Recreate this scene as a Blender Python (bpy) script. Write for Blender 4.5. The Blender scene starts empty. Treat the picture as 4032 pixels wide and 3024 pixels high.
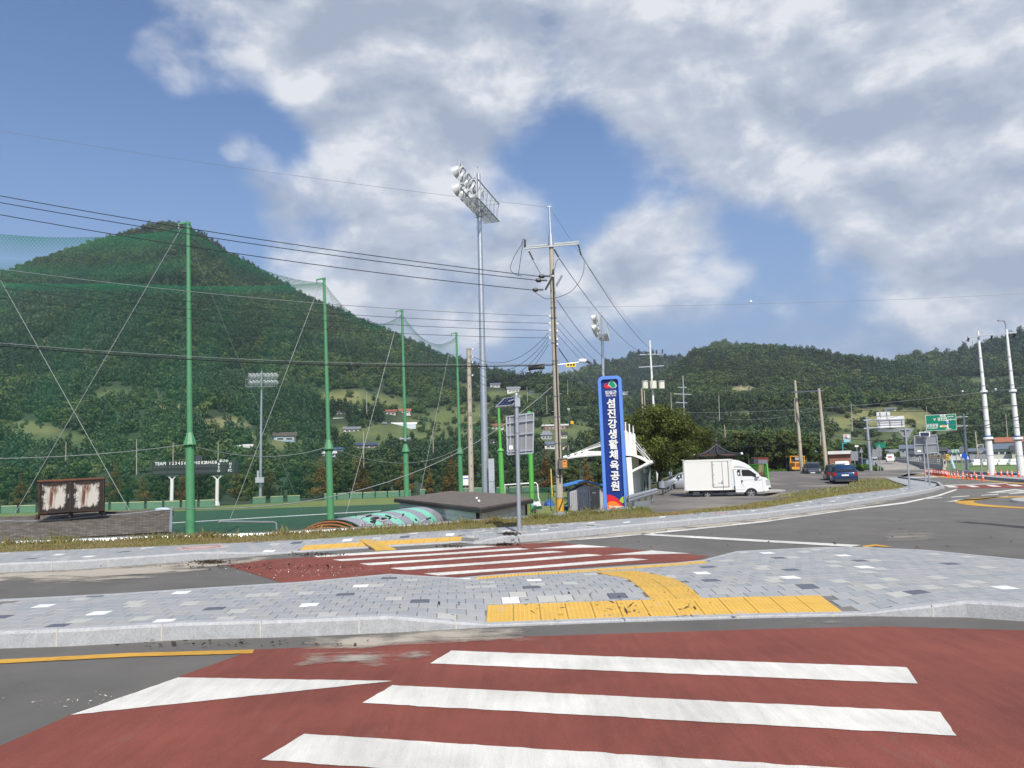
import bpy, bmesh, math, random
import numpy as np
from mathutils import Vector, Matrix, noise
random.seed(7); rng = np.random.default_rng(7)
R = math.radians
SC = bpy.context.scene
COL = SC.collection
# ---------------------------------------------------------------- camera
FPX = 3028.0; CX = 2016.0; CY = 1512.0; HYC = 1856.0; TILT = 0.0265; CAMH = 1.63
_a = math.atan(TILT); _t = math.atan((HYC-CY)/FPX*math.cos(_a))
_fwd = Vector((0, math.cos(_t), math.sin(_t))); _up0 = Vector((0, -math.sin(_t), math.cos(_t))); _r0 = Vector((1, 0, 0))
_right = _r0*math.cos(_a) - _up0*math.sin(_a); _up = _r0*math.sin(_a) + _up0*math.cos(_a)
cam_d = bpy.data.cameras.new('camera'); cam = bpy.data.objects.new('camera', cam_d); COL.objects.link(cam)
cam_d.sensor_width = 36; cam_d.lens = 36*FPX/4032; cam_d.clip_start = 0.1; cam_d.clip_end = 9000
cam.matrix_world = Matrix(((_right.x, _up.x, -_fwd.x, 0), (_right.y, _up.y, -_fwd.y, 0), (_right.z, _up.z, -_fwd.z, CAMH), (0, 0, 0, 1)))
SC.camera = cam
def ray(px, py):
    return _right*((px-CX)/FPX) + _up*(-(py-CY)/FPX) + _fwd
def P(px, py, Y):
    d = ray(px, py); k = Y/d.y
    return Vector((d.x*k, Y, CAMH+d.z*k))
def G(px, py, z=0.0):
    d = ray(px, py); k = (z-CAMH)/d.z
    return Vector((d.x*k, d.y*k, z))
def ppm(Y): return FPX/Y
# ---------------------------------------------------------------- world and sun
SUN_EL = R(46); SUN_DIR = Vector((0.17*math.cos(SUN_EL), -0.985*math.cos(SUN_EL), math.sin(SUN_EL))).normalized()
W = bpy.data.worlds.new("World"); SC.world = W; W.use_nodes = True
nt = W.node_tree; nt.nodes.clear()
def N(t, typ, **kw):
    n = t.nodes.new(typ)
    for k, v in kw.items():
        if k.startswith('i_'): n.inputs[int(k[2:])].default_value = v
        else: setattr(n, k, v)
    return n
def L(t, a, b): t.links.new(a, b)
def MTH(t, op, a, b=None, c=None, clamp=False):
    n = t.nodes.new('ShaderNodeMath'); n.operation = op; n.use_clamp = clamp
    for i, v in enumerate((a, b, c)):
        if v is None: continue
        if isinstance(v, (int, float)): n.inputs[i].default_value = v
        else: t.links.new(v, n.inputs[i])
    return n.outputs[0]
sky = N(nt, 'ShaderNodeTexSky', sky_type='NISHITA', sun_disc=False, sun_elevation=SUN_EL, sun_rotation=math.atan2(SUN_DIR.x, SUN_DIR.y), altitude=200, air_density=1.0, dust_density=1.2, ozone_density=2.0)
bg1 = N(nt, 'ShaderNodeBackground'); bg1.inputs[1].default_value = 0.15
shs = N(nt, 'ShaderNodeHueSaturation'); shs.inputs['Saturation'].default_value = 1.05; shs.inputs['Value'].default_value = 1.12; L(nt, sky.outputs[0], shs.inputs['Color']); tnt = N(nt, 'ShaderNodeMix', data_type='RGBA', blend_type='MULTIPLY'); tnt.inputs[0].default_value = 1; tnt.inputs[7].default_value = (.78, .82, .90, 1); L(nt, shs.outputs[0], tnt.inputs[6]); L(nt, tnt.outputs[2], bg1.inputs[0])
tc = N(nt, 'ShaderNodeTexCoord'); nrm = N(nt, 'ShaderNodeVectorMath', operation='NORMALIZE'); L(nt, tc.outputs['Generated'], nrm.inputs[0])
D = nrm.outputs[0]
sepd = N(nt, 'ShaderNodeSeparateXYZ'); L(nt, D, sepd.inputs[0])
def sky_noise(offset, scale, detail, rough, dist=0.0, zs=1.7):
    m = N(nt, 'ShaderNodeMapping'); m.inputs['Location'].default_value = offset; m.inputs['Scale'].default_value = (1, 1, zs)
    L(nt, D, m.inputs[0])
    n = N(nt, 'ShaderNodeTexNoise'); n.inputs['Scale'].default_value = scale; n.inputs['Detail'].default_value = detail; n.inputs['Roughness'].default_value = rough; n.inputs['Distortion'].default_value = dist
    L(nt, m.outputs[0], n.inputs['Vector']); return n.outputs['Fac']
# cloud banks: direction of the centre (in photo pixels), radius in degrees, weight
BLOBS = [(1550, 420, 9, .55), (1350, 230, 7, .45), (1850, 330, 8, .4), (1650, 620, 6, .3), (1300, 1000, 8, .4), (1750, 1020, 9, .42), (2250, 1020, 7, .3), (2600, 1060, 6, .3), (800, 60, 6, .3), (1100, 120, 7, .34), (2000, 40, 8, .35),
         (2750, 420, 9, .42), (2500, 180, 7, .36), (3150, 250, 10, .42), (3700, 120, 14, .45), (3600, 620, 9, .36), (3950, 780, 8, .42), (3350, 780, 5, .25), (3900, 1100, 9, .3), (2900, 1010, 2.6, .34), (2740, 880, 2.6, .34), (2500, 960, 5, .25), (3450, 950, 6, .26), (2900, 640, 6, .2), (1050, 820, 3, .2), (3180, 1170, 3, .22),
         (970, 620, 2.6, .32), (900, 560, 1.6, .2), (900, 770, 1.4, .22), (640, 260, 3, .24), (3750, 1190, 4, .22), (-900, 300, 12, .3), (5000, 600, 18, .4)]
HOLES = [(150, 560, 17, .5), (400, 200, 10, .2), (2370, 640, 4.2, .26), (3020, 860, 6, .14), (2700, 720, 4, .12), (1080, 480, 5, .25), (2330, 830, 4, .25), (3300, 1080, 5, .2), (550, 900, 9, .3), (2120, 160, 3, .2), (3350, 470, 4, .16)]
acc = None
for lst, sg in ((BLOBS, 1), (HOLES, -1)):
    for (px, py, rad, w) in lst:
        c = ray(px, py).normalized()
        dt = N(nt, 'ShaderNodeVectorMath', operation='DOT_PRODUCT'); L(nt, D, dt.inputs[0]); dt.inputs[1].default_value = c
        mr = N(nt, 'ShaderNodeMapRange', interpolation_type='SMOOTHSTEP'); L(nt, dt.outputs['Value'], mr.inputs[0])
        mr.inputs[1].default_value = math.cos(R(rad)); mr.inputs[2].default_value = math.cos(R(rad*0.15)); mr.inputs[3].default_value = 0; mr.inputs[4].default_value = sg*w
        acc = mr.outputs[0] if acc is None else MTH(nt, 'ADD', acc, mr.outputs[0])
n_big = sky_noise((3.1, 1.7, 0.4), 3.6, 3, .45, .4)
n_fine = sky_noise((1.3, 5.7, 2.4), 7.5, 11, .57, .2)
n_off = sky_noise((1.3+SUN_DIR.x*.03, 5.7+SUN_DIR.y*.03, 2.4+.06), 7.5, 6, .54, .2)
dens = MTH(nt, 'ADD', MTH(nt, 'MULTIPLY', n_big, .95), MTH(nt, 'MULTIPLY', n_fine, .95))
dens = MTH(nt, 'ADD', dens, MTH(nt, 'MULTIPLY', acc, .78))
dens = MTH(nt, 'SUBTRACT', dens, .975)
mrd = N(nt, 'ShaderNodeMapRange', interpolation_type='SMOOTHSTEP'); L(nt, dens, mrd.inputs[0]); mrd.inputs[1].default_value = -.12; mrd.inputs[2].default_value = .40
horiz = N(nt, 'ShaderNodeMapRange'); L(nt, sepd.outputs[2], horiz.inputs[0]); horiz.interpolation_type = 'SMOOTHSTEP'; horiz.inputs[1].default_value = .0; horiz.inputs[2].default_value = .46; horiz.inputs[3].default_value = .95; horiz.inputs[4].default_value = 0.0
cov = MTH(nt, 'MULTIPLY', mrd.outputs[0], .88)
# cloud tone: thin lit edges bright, thick bellies grey
lit = MTH(nt, 'MULTIPLY_ADD', MTH(nt, 'SUBTRACT', n_fine, n_off), 3.4, .64)
thick = N(nt, 'ShaderNodeMapRange'); L(nt, dens, thick.inputs[0]); thick.inputs[1].default_value = .05; thick.inputs[2].default_value = .62; thick.inputs[3].default_value = .05; thick.inputs[4].default_value = -.20
tone = MTH(nt, 'ADD', lit, thick.outputs[0], clamp=True)
cr = N(nt, 'ShaderNodeValToRGB'); L(nt, tone, cr.inputs[0])
cr.color_ramp.elements[0].color = (.44, .50, .61, 1); cr.color_ramp.elements[1].color = (.95, .96, .98, 1); e = cr.color_ramp.elements.new(.55); e.color = (.63, .68, .765, 1)
bg2 = N(nt, 'ShaderNodeBackground'); L(nt, cr.outputs[0], bg2.inputs[0]); bg2.inputs[1].default_value = .95
bg3 = N(nt, 'ShaderNodeBackground'); bg3.inputs[0].default_value = (.265, .36, .54, 1)
mh = N(nt, 'ShaderNodeMixShader'); L(nt, horiz.outputs[0], mh.inputs[0]); L(nt, bg1.outputs[0], mh.inputs[1]); L(nt, bg3.outputs[0], mh.inputs[2])
mx = N(nt, 'ShaderNodeMixShader'); L(nt, cov, mx.inputs[0]); L(nt, mh.outputs[0], mx.inputs[1]); L(nt, bg2.outputs[0], mx.inputs[2])
wo = N(nt, 'ShaderNodeOutputWorld'); L(nt, mx.outputs[0], wo.inputs[0])
sd = bpy.data.lights.new('sun', 'SUN'); sd.energy = 4.95; sd.angle = R(.53); sd.color = (1, .94, .845)
so = bpy.data.objects.new('sun', sd); COL.objects.link(so); so.rotation_euler = SUN_DIR.to_track_quat('Z', 'Y').to_euler(); so.location = (0, -30, 60)
SC.view_settings.view_transform = 'Standard'; SC.view_settings.look = 'None'; SC.view_settings.gamma = 1; SC.view_settings.use_curve_mapping = False
SC.view_settings.exposure = 0.0
SC.render.engine = 'CYCLES'; SC.cycles.use_denoising = True; SC.cycles.max_bounces = 6; SC.cycles.diffuse_bounces = 3; SC.cycles.transparent_max_bounces = 24; SC.cycles.volume_bounces = 0
try: SC.cycles.denoiser = 'OPENIMAGEDENOISE'; SC.cycles.denoising_prefilter = 'ACCURATE'
except Exception: pass
# ---------------------------------------------------------------- materials
_mats = {}
def M(name, col, rough=.6, metal=0.0, var=.12, vs=3.0, bump=0.0, bs=40.0, spec=.5, col2=None, c2s=1.5, c2lo=.5, c2hi=.65, world=False, coat=0, stretch=None):
    """procedural material: base colour with noise variation, optional second colour patches and fine relief"""
    if name in _mats: return _mats[name]
    m = bpy.data.materials.new(name); m.use_nodes = True; t = m.node_tree; b = t.nodes['Principled BSDF']
    b.inputs['Roughness'].default_value = rough; b.inputs['Metallic'].default_value = metal; b.inputs['Specular IOR Level'].default_value = spec
    if coat: b.inputs['Coat Weight'].default_value = coat; b.inputs['Coat Roughness'].default_value = .06
    if world: vec = N(t, 'ShaderNodeNewGeometry').outputs['Position']
    else: vec = N(t, 'ShaderNodeTexCoord').outputs['Object']
    if stretch:
        mp = N(t, 'ShaderNodeMapping'); mp.inputs['Scale'].default_value = stretch; L(t, vec, mp.inputs[0]); vec = mp.outputs[0]
    n = N(t, 'ShaderNodeTexNoise'); n.inputs['Scale'].default_value = vs; n.inputs['Detail'].default_value = 6; n.inputs['Roughness'].default_value = .62; L(t, vec, n.inputs['Vector'])
    f = MTH(t, 'MULTIPLY_ADD', MTH(t, 'SUBTRACT', n.outputs['Fac'], .5), 4*var, 1.0)
    rgb = N(t, 'ShaderNodeRGB'); rgb.outputs[0].default_value = (*col, 1); out = rgb.outputs[0]
    if col2:
        n2 = N(t, 'ShaderNodeTexNoise'); n2.inputs['Scale'].default_value = c2s; n2.inputs['Detail'].default_value = 8; n2.inputs['Roughness'].default_value = .65; L(t, vec, n2.inputs['Vector'])
        mr = N(t, 'ShaderNodeMapRange'); L(t, n2.outputs['Fac'], mr.inputs[0]); mr.inputs[1].default_value = c2lo; mr.inputs[2].default_value = c2hi
        mix = N(t, 'ShaderNodeMix', data_type='RGBA'); L(t, mr.outputs[0], mix.inputs[0]); L(t, out, mix.inputs[6]); mix.inputs[7].default_value = (*col2, 1); out = mix.outputs[2]
    hsv = N(t, 'ShaderNodeHueSaturation'); L(t, out, hsv.inputs['Color']); L(t, f, hsv.inputs['Value']); L(t, hsv.outputs[0], b.inputs['Base Color'])
    if bump:
        nb = N(t, 'ShaderNodeTexNoise'); nb.inputs['Scale'].default_value = bs; nb.inputs['Detail'].default_value = 5; L(t, vec, nb.inputs['Vector'])
        bp = N(t, 'ShaderNodeBump'); bp.inputs['Strength'].default_value = bump; bp.inputs['Distance'].default_value = .02; L(t, nb.outputs['Fac'], bp.inputs['Height']); L(t, bp.outputs[0], b.inputs['Normal'])
    _mats[name] = m; return m
def leafmat(name, dark, light, warm=None):
    """leaf colours vary leaf by leaf (stored per face) and plant by plant"""
    if name in _mats: return _mats[name]
    m = bpy.data.materials.new(name); m.use_nodes = True; t = m.node_tree; b = t.nodes['Principled BSDF']
    b.inputs['Roughness'].default_value = .6; b.inputs['Specular IOR Level'].default_value = .25
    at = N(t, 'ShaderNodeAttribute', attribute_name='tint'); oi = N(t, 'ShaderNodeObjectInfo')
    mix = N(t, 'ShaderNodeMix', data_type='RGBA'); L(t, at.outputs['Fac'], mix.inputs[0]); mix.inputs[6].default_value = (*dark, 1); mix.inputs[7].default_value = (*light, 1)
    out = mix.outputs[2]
    if warm:
        mr = N(t, 'ShaderNodeMapRange'); L(t, oi.outputs['Random'], mr.inputs[0]); mr.inputs[1].default_value = .8; mr.inputs[2].default_value = 1; mr.inputs[4].default_value = .55
        m3 = N(t, 'ShaderNodeMix', data_type='RGBA'); L(t, mr.outputs[0], m3.inputs[0]); L(t, out, m3.inputs[6]); m3.inputs[7].default_value = (*warm, 1); out = m3.outputs[2]
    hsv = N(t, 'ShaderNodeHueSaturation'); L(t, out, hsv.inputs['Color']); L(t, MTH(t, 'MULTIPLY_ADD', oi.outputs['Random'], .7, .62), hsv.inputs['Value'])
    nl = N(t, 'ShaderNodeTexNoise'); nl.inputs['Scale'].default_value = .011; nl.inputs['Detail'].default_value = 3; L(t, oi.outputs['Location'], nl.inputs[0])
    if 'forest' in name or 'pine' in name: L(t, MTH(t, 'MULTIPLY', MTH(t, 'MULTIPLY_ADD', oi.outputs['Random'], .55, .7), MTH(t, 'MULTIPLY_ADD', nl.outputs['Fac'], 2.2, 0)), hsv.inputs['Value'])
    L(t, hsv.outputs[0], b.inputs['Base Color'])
    tr = N(t, 'ShaderNodeBsdfTranslucent'); L(t, hsv.outputs[0], tr.inputs[0]); ms = N(t, 'ShaderNodeMixShader'); ms.inputs[0].default_value = .22
    L(t, b.outputs[0], ms.inputs[1]); L(t, tr.outputs[0], ms.inputs[2]); L(t, ms.outputs[0], t.nodes['Material Output'].inputs[0])
    _mats[name] = m; return m
# ---------------------------------------------------------------- object helpers
_loc = {}
def _props(o, label=None, cat=None, group=None, kind=None):
    if label: o['label'] = label
    if cat: o['category'] = cat
    if group: o['group'] = group
    if kind: o['kind'] = kind
    return o
def thing(name, label, cat, loc=(0, 0, 0), rz=0.0, group=None, rot=None, scale=1.0):
    o = bpy.data.objects.new(name, None); COL.objects.link(o); o.location = loc; o.rotation_euler = rot or (0, 0, rz); o.scale = (scale,)*3; o.empty_display_size = .1
    _loc[o.name] = Vector(loc); return _props(o, label, cat, group)
class MB:
    def __init__(s): s.v = []; s.f = []; s.vc = None
    def poly(s, pts):
        n = len(s.v); s.v += [tuple(p) for p in pts]; s.f.append(tuple(range(n, n+len(pts)))); return s
    def box(s, c, d, rz=0.0, rot=None):
        c = Vector(c); n = len(s.v); m = rot if rot is not None else Matrix.Rotation(rz, 3, 'Z')
        for z in (-.5, .5):
            for (x, y) in ((-.5, -.5), (.5, -.5), (.5, .5), (-.5, .5)): s.v.append(tuple(c + m @ Vector((x*d[0], y*d[1], z*d[2]))))
        s.f += [tuple(n+i for i in q) for q in ((3, 2, 1, 0), (4, 5, 6, 7), (0, 1, 5, 4), (1, 2, 6, 5), (2, 3, 7, 6), (3, 0, 4, 7))]; return s
    def beam(s, a, b, w, h=None):
        a = Vector(a); b = Vector(b); d = b-a
        if d.length < 1e-6: return s
        q = d.to_track_quat('X', 'Z').to_matrix(); return s.box((a+b)/2, (d.length, w, h or w), rot=q)
    def cyl(s, a, b, r0, r1=None, n=12, caps=True):
        a = Vector(a); b = Vector(b); r1 = r0 if r1 is None else r1; q = (b-a).to_track_quat('Z', 'X').to_matrix(); k = len(s.v)
        for (c, r) in ((a, r0), (b, r1)):
            for i in range(n): s.v.append(tuple(c + q @ Vector((r*math.cos(2*math.pi*i/n), r*math.sin(2*math.pi*i/n), 0))))
        for i in range(n): j = (i+1) % n; s.f.append((k+i, k+j, k+n+j, k+n+i))
        if caps: s.f.append(tuple(range(k+n-1, k-1, -1))); s.f.append(tuple(range(k+n, k+2*n)))
        return s
    def tube(s, pts, rad, n=6, caps=True):
        pts = [Vector(p) for p in pts]; k = len(s.v); m = len(pts)
        for i, p in enumerate(pts):
            d = (pts[min(i+1, m-1)]-pts[max(i-1, 0)]); q = d.to_track_quat('Z', 'X').to_matrix(); r = rad[i] if isinstance(rad, (list, tuple)) else rad
            for j in range(n): s.v.append(tuple(p + q @ Vector((r*math.cos(2*math.pi*j/n), r*math.sin(2*math.pi*j/n), 0))))
        for i in range(m-1):
            for j in range(n): jj = (j+1) % n; s.f.append((k+i*n+j, k+i*n+jj, k+(i+1)*n+jj, k+(i+1)*n+j))
        if caps: s.f.append(tuple(range(k+n-1, k-1, -1))); s.f.append(tuple(range(k+(m-1)*n, k+m*n)))
        return s
    def prism(s, pts, d):
        """outline pts (3D, coplanar) pushed along the vector d"""
        d = Vector(d); n = len(pts); k = len(s.v); pts = [Vector(p) for p in pts]
        s.v += [tuple(p) for p in pts] + [tuple(p+d) for p in pts]
        s.f.append(tuple(range(k+n-1, k-1, -1))); s.f.append(tuple(range(k+n, k+2*n)))
        for i in range(n): j = (i+1) % n; s.f.append((k+i, k+j, k+n+j, k+n+i))
        return s
    def ball(s, c, r, nu=12, nv=8, top=1.0, bot=-1.0):
        c = Vector(c); r = Vector(r) if not isinstance(r, (int, float)) else Vector((r, r, r)); k = len(s.v)
        for i in range(nv+1):
            ph = math.asin(max(-1, min(1, bot+(top-bot)*0))) ; t = math.asin(bot) + (math.asin(top)-math.asin(bot))*i/nv
            for j in range(nu): a = 2*math.pi*j/nu; s.v.append((c.x+r.x*math.cos(t)*math.cos(a), c.y+r.y*math.cos(t)*math.sin(a), c.z+r.z*math.sin(t)))
        for i in range(nv):
            for j in range(nu): jj = (j+1) % nu; s.f.append((k+i*nu+j, k+i*nu+jj, k+(i+1)*nu+jj, k+(i+1)*nu+j))
        return s
    def grid(s, rows):
        """rows: list of equally long point lists"""
        k = len(s.v); n = len(rows[0])
        for r in rows: s.v += [tuple(p) for p in r]
        for i in range(len(rows)-1):
            for j in range(n-1): s.f.append((k+i*n+j, k+i*n+j+1, k+(i+1)*n+j+1, k+(i+1)*n+j))
        return s
    def loft(s, rings, caps=True):
        k = len(s.v); n = len(rings[0])
        for r in rings: s.v += [tuple(p) for p in r]
        for i in range(len(rings)-1):
            for j in range(n): jj = (j+1) % n; s.f.append((k+i*n+j, k+i*n+jj, k+(i+1)*n+jj, k+(i+1)*n+j))
        if caps: s.f.append(tuple(range(k+n-1, k-1, -1))); s.f.append(tuple(range(k+(len(rings)-1)*n, k+len(rings)*n)))
        return s
    def mesh(s, name, mat, off=None, smooth=False, bevel=0.0, tri=False):
        v = s.v if off is None else [(a-off[0], b-off[1], c-off[2]) for (a, b, c) in s.v]
        me = bpy.data.meshes.new(name); me.from_pydata(v, [], s.f); me.validate()
        bm = bmesh.new(); bm.from_mesh(me)
        if smooth: bmesh.ops.remove_doubles(bm, verts=bm.verts, dist=1e-5)
        bmesh.ops.recalc_face_normals(bm, faces=bm.faces)
        if bevel: bmesh.ops.bevel(bm, geom=[e for e in bm.edges if e.is_manifold and e.calc_face_angle(0) > .5], offset=bevel, segments=2, affect='EDGES', profile=.5)
        bm.to_mesh(me); bm.free()
        if smooth:
            me.polygons.foreach_set('use_smooth', [True]*len(me.polygons))
            try: me.set_sharp_from_angle(angle=R(smooth if smooth is not True else 40))
            except Exception: pass
        me.materials.append(mat); return me
SMALL = {'gusset', 'brace', 'climbing_peg', 'grating', 'step_bolt', 'warning_stripe', 'flange_bolts', 'notice_print', 'strap', 'tag', 'shed_bars', 'clamp', 'lightning_rod'}
def part(name, mb, mat, parent, smooth=False, bevel=0.0, label=None, kind=None, local=False):
    if name in SMALL: kind = 'stuff'
    off = None if (local or parent is None) else _loc.get(parent.name)
    o = bpy.data.objects.new(name, mb.mesh(name, mat, off, smooth, bevel)); COL.objects.link(o)
    if parent is not None: o.parent = parent
    _loc[o.name] = off if off is not None else Vector((0, 0, 0)); return _props(o, label, None, None, kind)
def single(name, mb, mat, label=None, cat=None, group=None, kind=None, smooth=False, bevel=0.0):
    """a top-level thing that is one mesh, its origin put at its base"""
    o = bpy.data.objects.new(name, None); 
    v = np.array(mb.v); off = Vector((float(v[:, 0].mean()), float(v[:, 1].mean()), float(v[:, 2].min())))
    o = bpy.data.objects.new(name, mb.mesh(name, mat, off, smooth, bevel)); o.location = off; COL.objects.link(o); _loc[o.name] = off
    return _props(o, label, cat, group, kind)
def structure(name, mb, mat, smooth=False): 
    o = bpy.data.objects.new(name, mb.mesh(name, mat, None, smooth)); COL.objects.link(o); _loc[o.name] = Vector((0, 0, 0)); return _props(o, kind='structure')
def copy_tree(o, parent=None):
    c = o.copy(); COL.objects.link(c); c.parent = parent
    for ch in list(o.children): copy_tree(ch, c)
    return c
def again(src, label, loc, rz=None, rot=None, scale=None):
    c = copy_tree(src); c.location = loc; c['label'] = label
    if rz is not None: c.rotation_euler = (0, 0, rz)
    if rot is not None: c.rotation_euler = rot
    if scale is not None: c.scale = (scale,)*3
    return c
_ORD = 'first second third fourth fifth sixth seventh eighth ninth tenth eleventh twelfth thirteenth fourteenth fifteenth sixteenth seventeenth eighteenth nineteenth twentieth'.split()
def ordw(k): return _ORD[k] if k < 20 else 'twenty-'+_ORD[k-20] if k < 29 else 'thirtieth' if k == 29 else 'thirty-'+_ORD[k-30]
def lerp(a, b, t): return a+(b-a)*t
def text_mesh(name, s, size, mat, parent, origin, ex, ey, depth=.004, bold=0.0, center=True, label=None, width=None):
    """lettering lying in the plane of ex, ey (ey is up), extruded towards the reader"""
    cu = bpy.data.curves.new(name, 'FONT'); cu.body = s; cu.size = size; cu.extrude = depth; cu.offset = bold; cu.align_x = 'CENTER' if center else 'LEFT'; cu.align_y = 'CENTER'; cu.resolution_u = 2
    o = bpy.data.objects.new(name, cu); COL.objects.link(o)
    dg = bpy.context.evaluated_depsgraph_get(); dg.update(); me = bpy.data.meshes.new_from_object(o.evaluated_get(dg)); bpy.data.objects.remove(o)
    ex = Vector(ex).normalized(); ey = Vector(ey).normalized(); ez = ex.cross(ey)
    v = np.empty(len(me.vertices)*3, 'f'); me.vertices.foreach_get('co', v); v = v.reshape(-1, 3)
    if width and len(v): v[:, 0] *= width/max(1e-6, (v[:, 0].max()-v[:, 0].min()))
    A = np.array([ex, ey, ez]); off = _loc.get(parent.name, Vector((0, 0, 0))) if parent else Vector((0, 0, 0))
    v = v @ A + np.array(Vector(origin)-off); me.vertices.foreach_set('co', v.astype('f').ravel()); me.update()
    me.materials.clear(); me.materials.append(mat); o = bpy.data.objects.new(name, me); COL.objects.link(o); o.parent = parent
    return _props(o, label)
# ---------------------------------------------------------------- common materials
m_asph = M('asphalt', (.178, .169, .154), .88, var=.16, vs=.9, bump=.8, bs=260, world=True, spec=.3, col2=(.20, .19, .168), c2s=.35, c2lo=.45, c2hi=.7)
m_conc = M('concrete', (.42, .40, .36), .85, var=.12, vs=2.2, bump=.2, bs=60)
m_deck = M('concrete_deck', (.33, .30, .26), .85, var=.12, vs=.25, world=True, col2=(.17, .155, .14), c2s=.12)
m_granite = M('granite', (.43, .44, .445), .75, var=.16, vs=9, bump=.35, bs=140, spec=.4, col2=(.34, .345, .35), c2s=55, c2lo=.46, c2hi=.62)
m_grass_base = M('verge_soil', (.12, .115, .045), .95, var=.25, vs=1.5, world=True, col2=(.2, .15, .075), c2s=.8)
m_lot = M('lot_surface', (.13, .12, .11), .9, var=.16, vs=.22, world=True, bump=.3, bs=50, col2=(.25, .22, .18), c2s=.16, c2lo=.47, c2hi=.62, stretch=(1, .6, 1))
m_sand = M('dry_sand', (.50, .44, .35), .95, var=.1, vs=2, world=True)
m_white = M('white_paint', (.78, .78, .76), .5, var=.04)
m_galv = M('galvanised_steel', (.52, .55, .58), .42, .75, var=.10, vs=4)
m_galv_d = M('weathered_steel', (.36, .38, .40), .55, .6, var=.15, vs=3)
m_black = M('black_rubber', (.018, .018, .02), .6, var=.1)
m_dark = M('dark_grey_paint', (.05, .055, .06), .5)
m_wire = M('cable_sheath', (.03, .03, .033), .6)
m_wire_l = M('bare_wire', (.32, .33, .33), .5, .3)
m_polec = M('pole_concrete', (.43, .38, .30), .85, var=.14, vs=5, bump=.2, bs=80)
m_glass = M('dark_glass', (.02, .025, .03), .06, spec=.8)
m_gpole = M('green_pole_paint', (.085, .275, .125), .45, var=.08, vs=3)
m_bright = M('bright_green_paint', (.11, .42, .08), .45, var=.06)
def paint_mat(name, col, wear=(.25, .24, .23), amt=.62, rough=.6, scuff=None):
    """thick road paint: worn and dirtied by tyres, the streaks run along the crossing"""
    m = bpy.data.materials.new(name); m.use_nodes = True; t = m.node_tree; b = t.nodes['Principled BSDF']; b.inputs['Roughness'].default_value = rough; b.inputs['Specular IOR Level'].default_value = .3
    pos = N(t, 'ShaderNodeNewGeometry').outputs['Position']
    def nz(sc, st, det=6, ro=.6, dist=0):
        mp = N(t, 'ShaderNodeMapping'); mp.inputs['Scale'].default_value = st; mp.inputs['Rotation'].default_value = (0, 0, .5 if st[0] != st[1] else 0); L(t, pos, mp.inputs[0])
        n = N(t, 'ShaderNodeTexNoise'); n.inputs['Scale'].default_value = sc; n.inputs['Detail'].default_value = det; n.inputs['Roughness'].default_value = ro; n.inputs['Distortion'].default_value = dist; L(t, mp.outputs[0], n.inputs[0]); return n.outputs['Fac']
    a = nz(.7, (1, 1, 1), 4); s = nz(10, (1.0, .12, 1), 6, .7, .3); g = nz(120, (1, 1, 1), 2)
    f = MTH(t, 'ADD', MTH(t, 'ADD', MTH(t, 'MULTIPLY', MTH(t, 'SUBTRACT', a, .5), .9), MTH(t, 'MULTIPLY', MTH(t, 'SUBTRACT', s, .5), .55)), MTH(t, 'MULTIPLY', MTH(t, 'SUBTRACT', g, .5), .5))
    hsv = N(t, 'ShaderNodeHueSaturation'); rgb = N(t, 'ShaderNodeRGB'); rgb.outputs[0].default_value = (*col, 1); L(t, rgb.outputs[0], hsv.inputs['Color']); L(t, MTH(t, 'MULTIPLY_ADD', f, 1.15, 1.0), hsv.inputs['Value'])
    mr = N(t, 'ShaderNodeMapRange'); L(t, MTH(t, 'ADD', nz(1.3, (1, .4, 1), 10, .72, .4), MTH(t, 'MULTIPLY', MTH(t, 'SUBTRACT', s, .5), .3)), mr.inputs[0]); mr.inputs[1].default_value = amt; mr.inputs[2].default_value = amt+.16; mr.inputs[4].default_value = .6
    mx = N(t, 'ShaderNodeMix', data_type='RGBA'); L(t, mr.outputs[0], mx.inputs[0]); L(t, hsv.outputs[0], mx.inputs[6]); mx.inputs[7].default_value = (*wear, 1); L(t, mx.outputs[2], b.inputs['Base Color'])
    bp = N(t, 'ShaderNodeBump'); bp.inputs['Strength'].default_value = .6; bp.inputs['Distance'].default_value = .015; L(t, MTH(t, 'ADD', g, s), bp.inputs['Height']); L(t, bp.outputs[0], b.inputs['Normal'])
    return m
m_red = paint_mat('red_road_coating', (.225, .064, .044), (.20, .15, .125), .60, .7)
m_rwhite = paint_mat('white_road_paint', (.73, .71, .64), (.52, .49, .44), .58, .55)
m_yellow = paint_mat('yellow_road_paint', (.62, .34, .045), (.35, .25, .12), .62, .6)
# ---------------------------------------------------------------- terrain
def azel(px, py):
    d = ray(px, py); return math.atan2(d.x, d.y), d.z/math.hypot(d.x, d.y)
def prof(pts, drop=22):
    a = np.array([azel(x, y+drop) for x, y in pts]); return a[:, 0], np.maximum(a[:, 1], 0)
LA = prof([(-1600, 1500), (-900, 1260), (-400, 1160), (0, 1078), (110, 1030), (219, 993), (420, 930), (547, 895), (600, 878), (650, 868), (700, 875), (730, 886), (800, 925), (911, 993), (1094, 1094), (1166, 1140), (1276, 1194), (1385, 1240), (1513, 1295), (1640, 1349), (1750, 1400), (1823, 1422), (1930, 1455), (2060, 1485), (2130, 1476), (2240, 1500), (2350, 1560), (2500, 1640), (2700, 1760), (3000, 1850)])
LB = prof([(1700, 1700), (2050, 1520), (2240, 1470), (2300, 1450), (2370, 1431), (2480, 1400), (2552, 1394), (2620, 1400), (2700, 1410), (2760, 1378), (2843, 1337), (2910, 1352), (3000, 1400), (3100, 1520)], 24)
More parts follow.
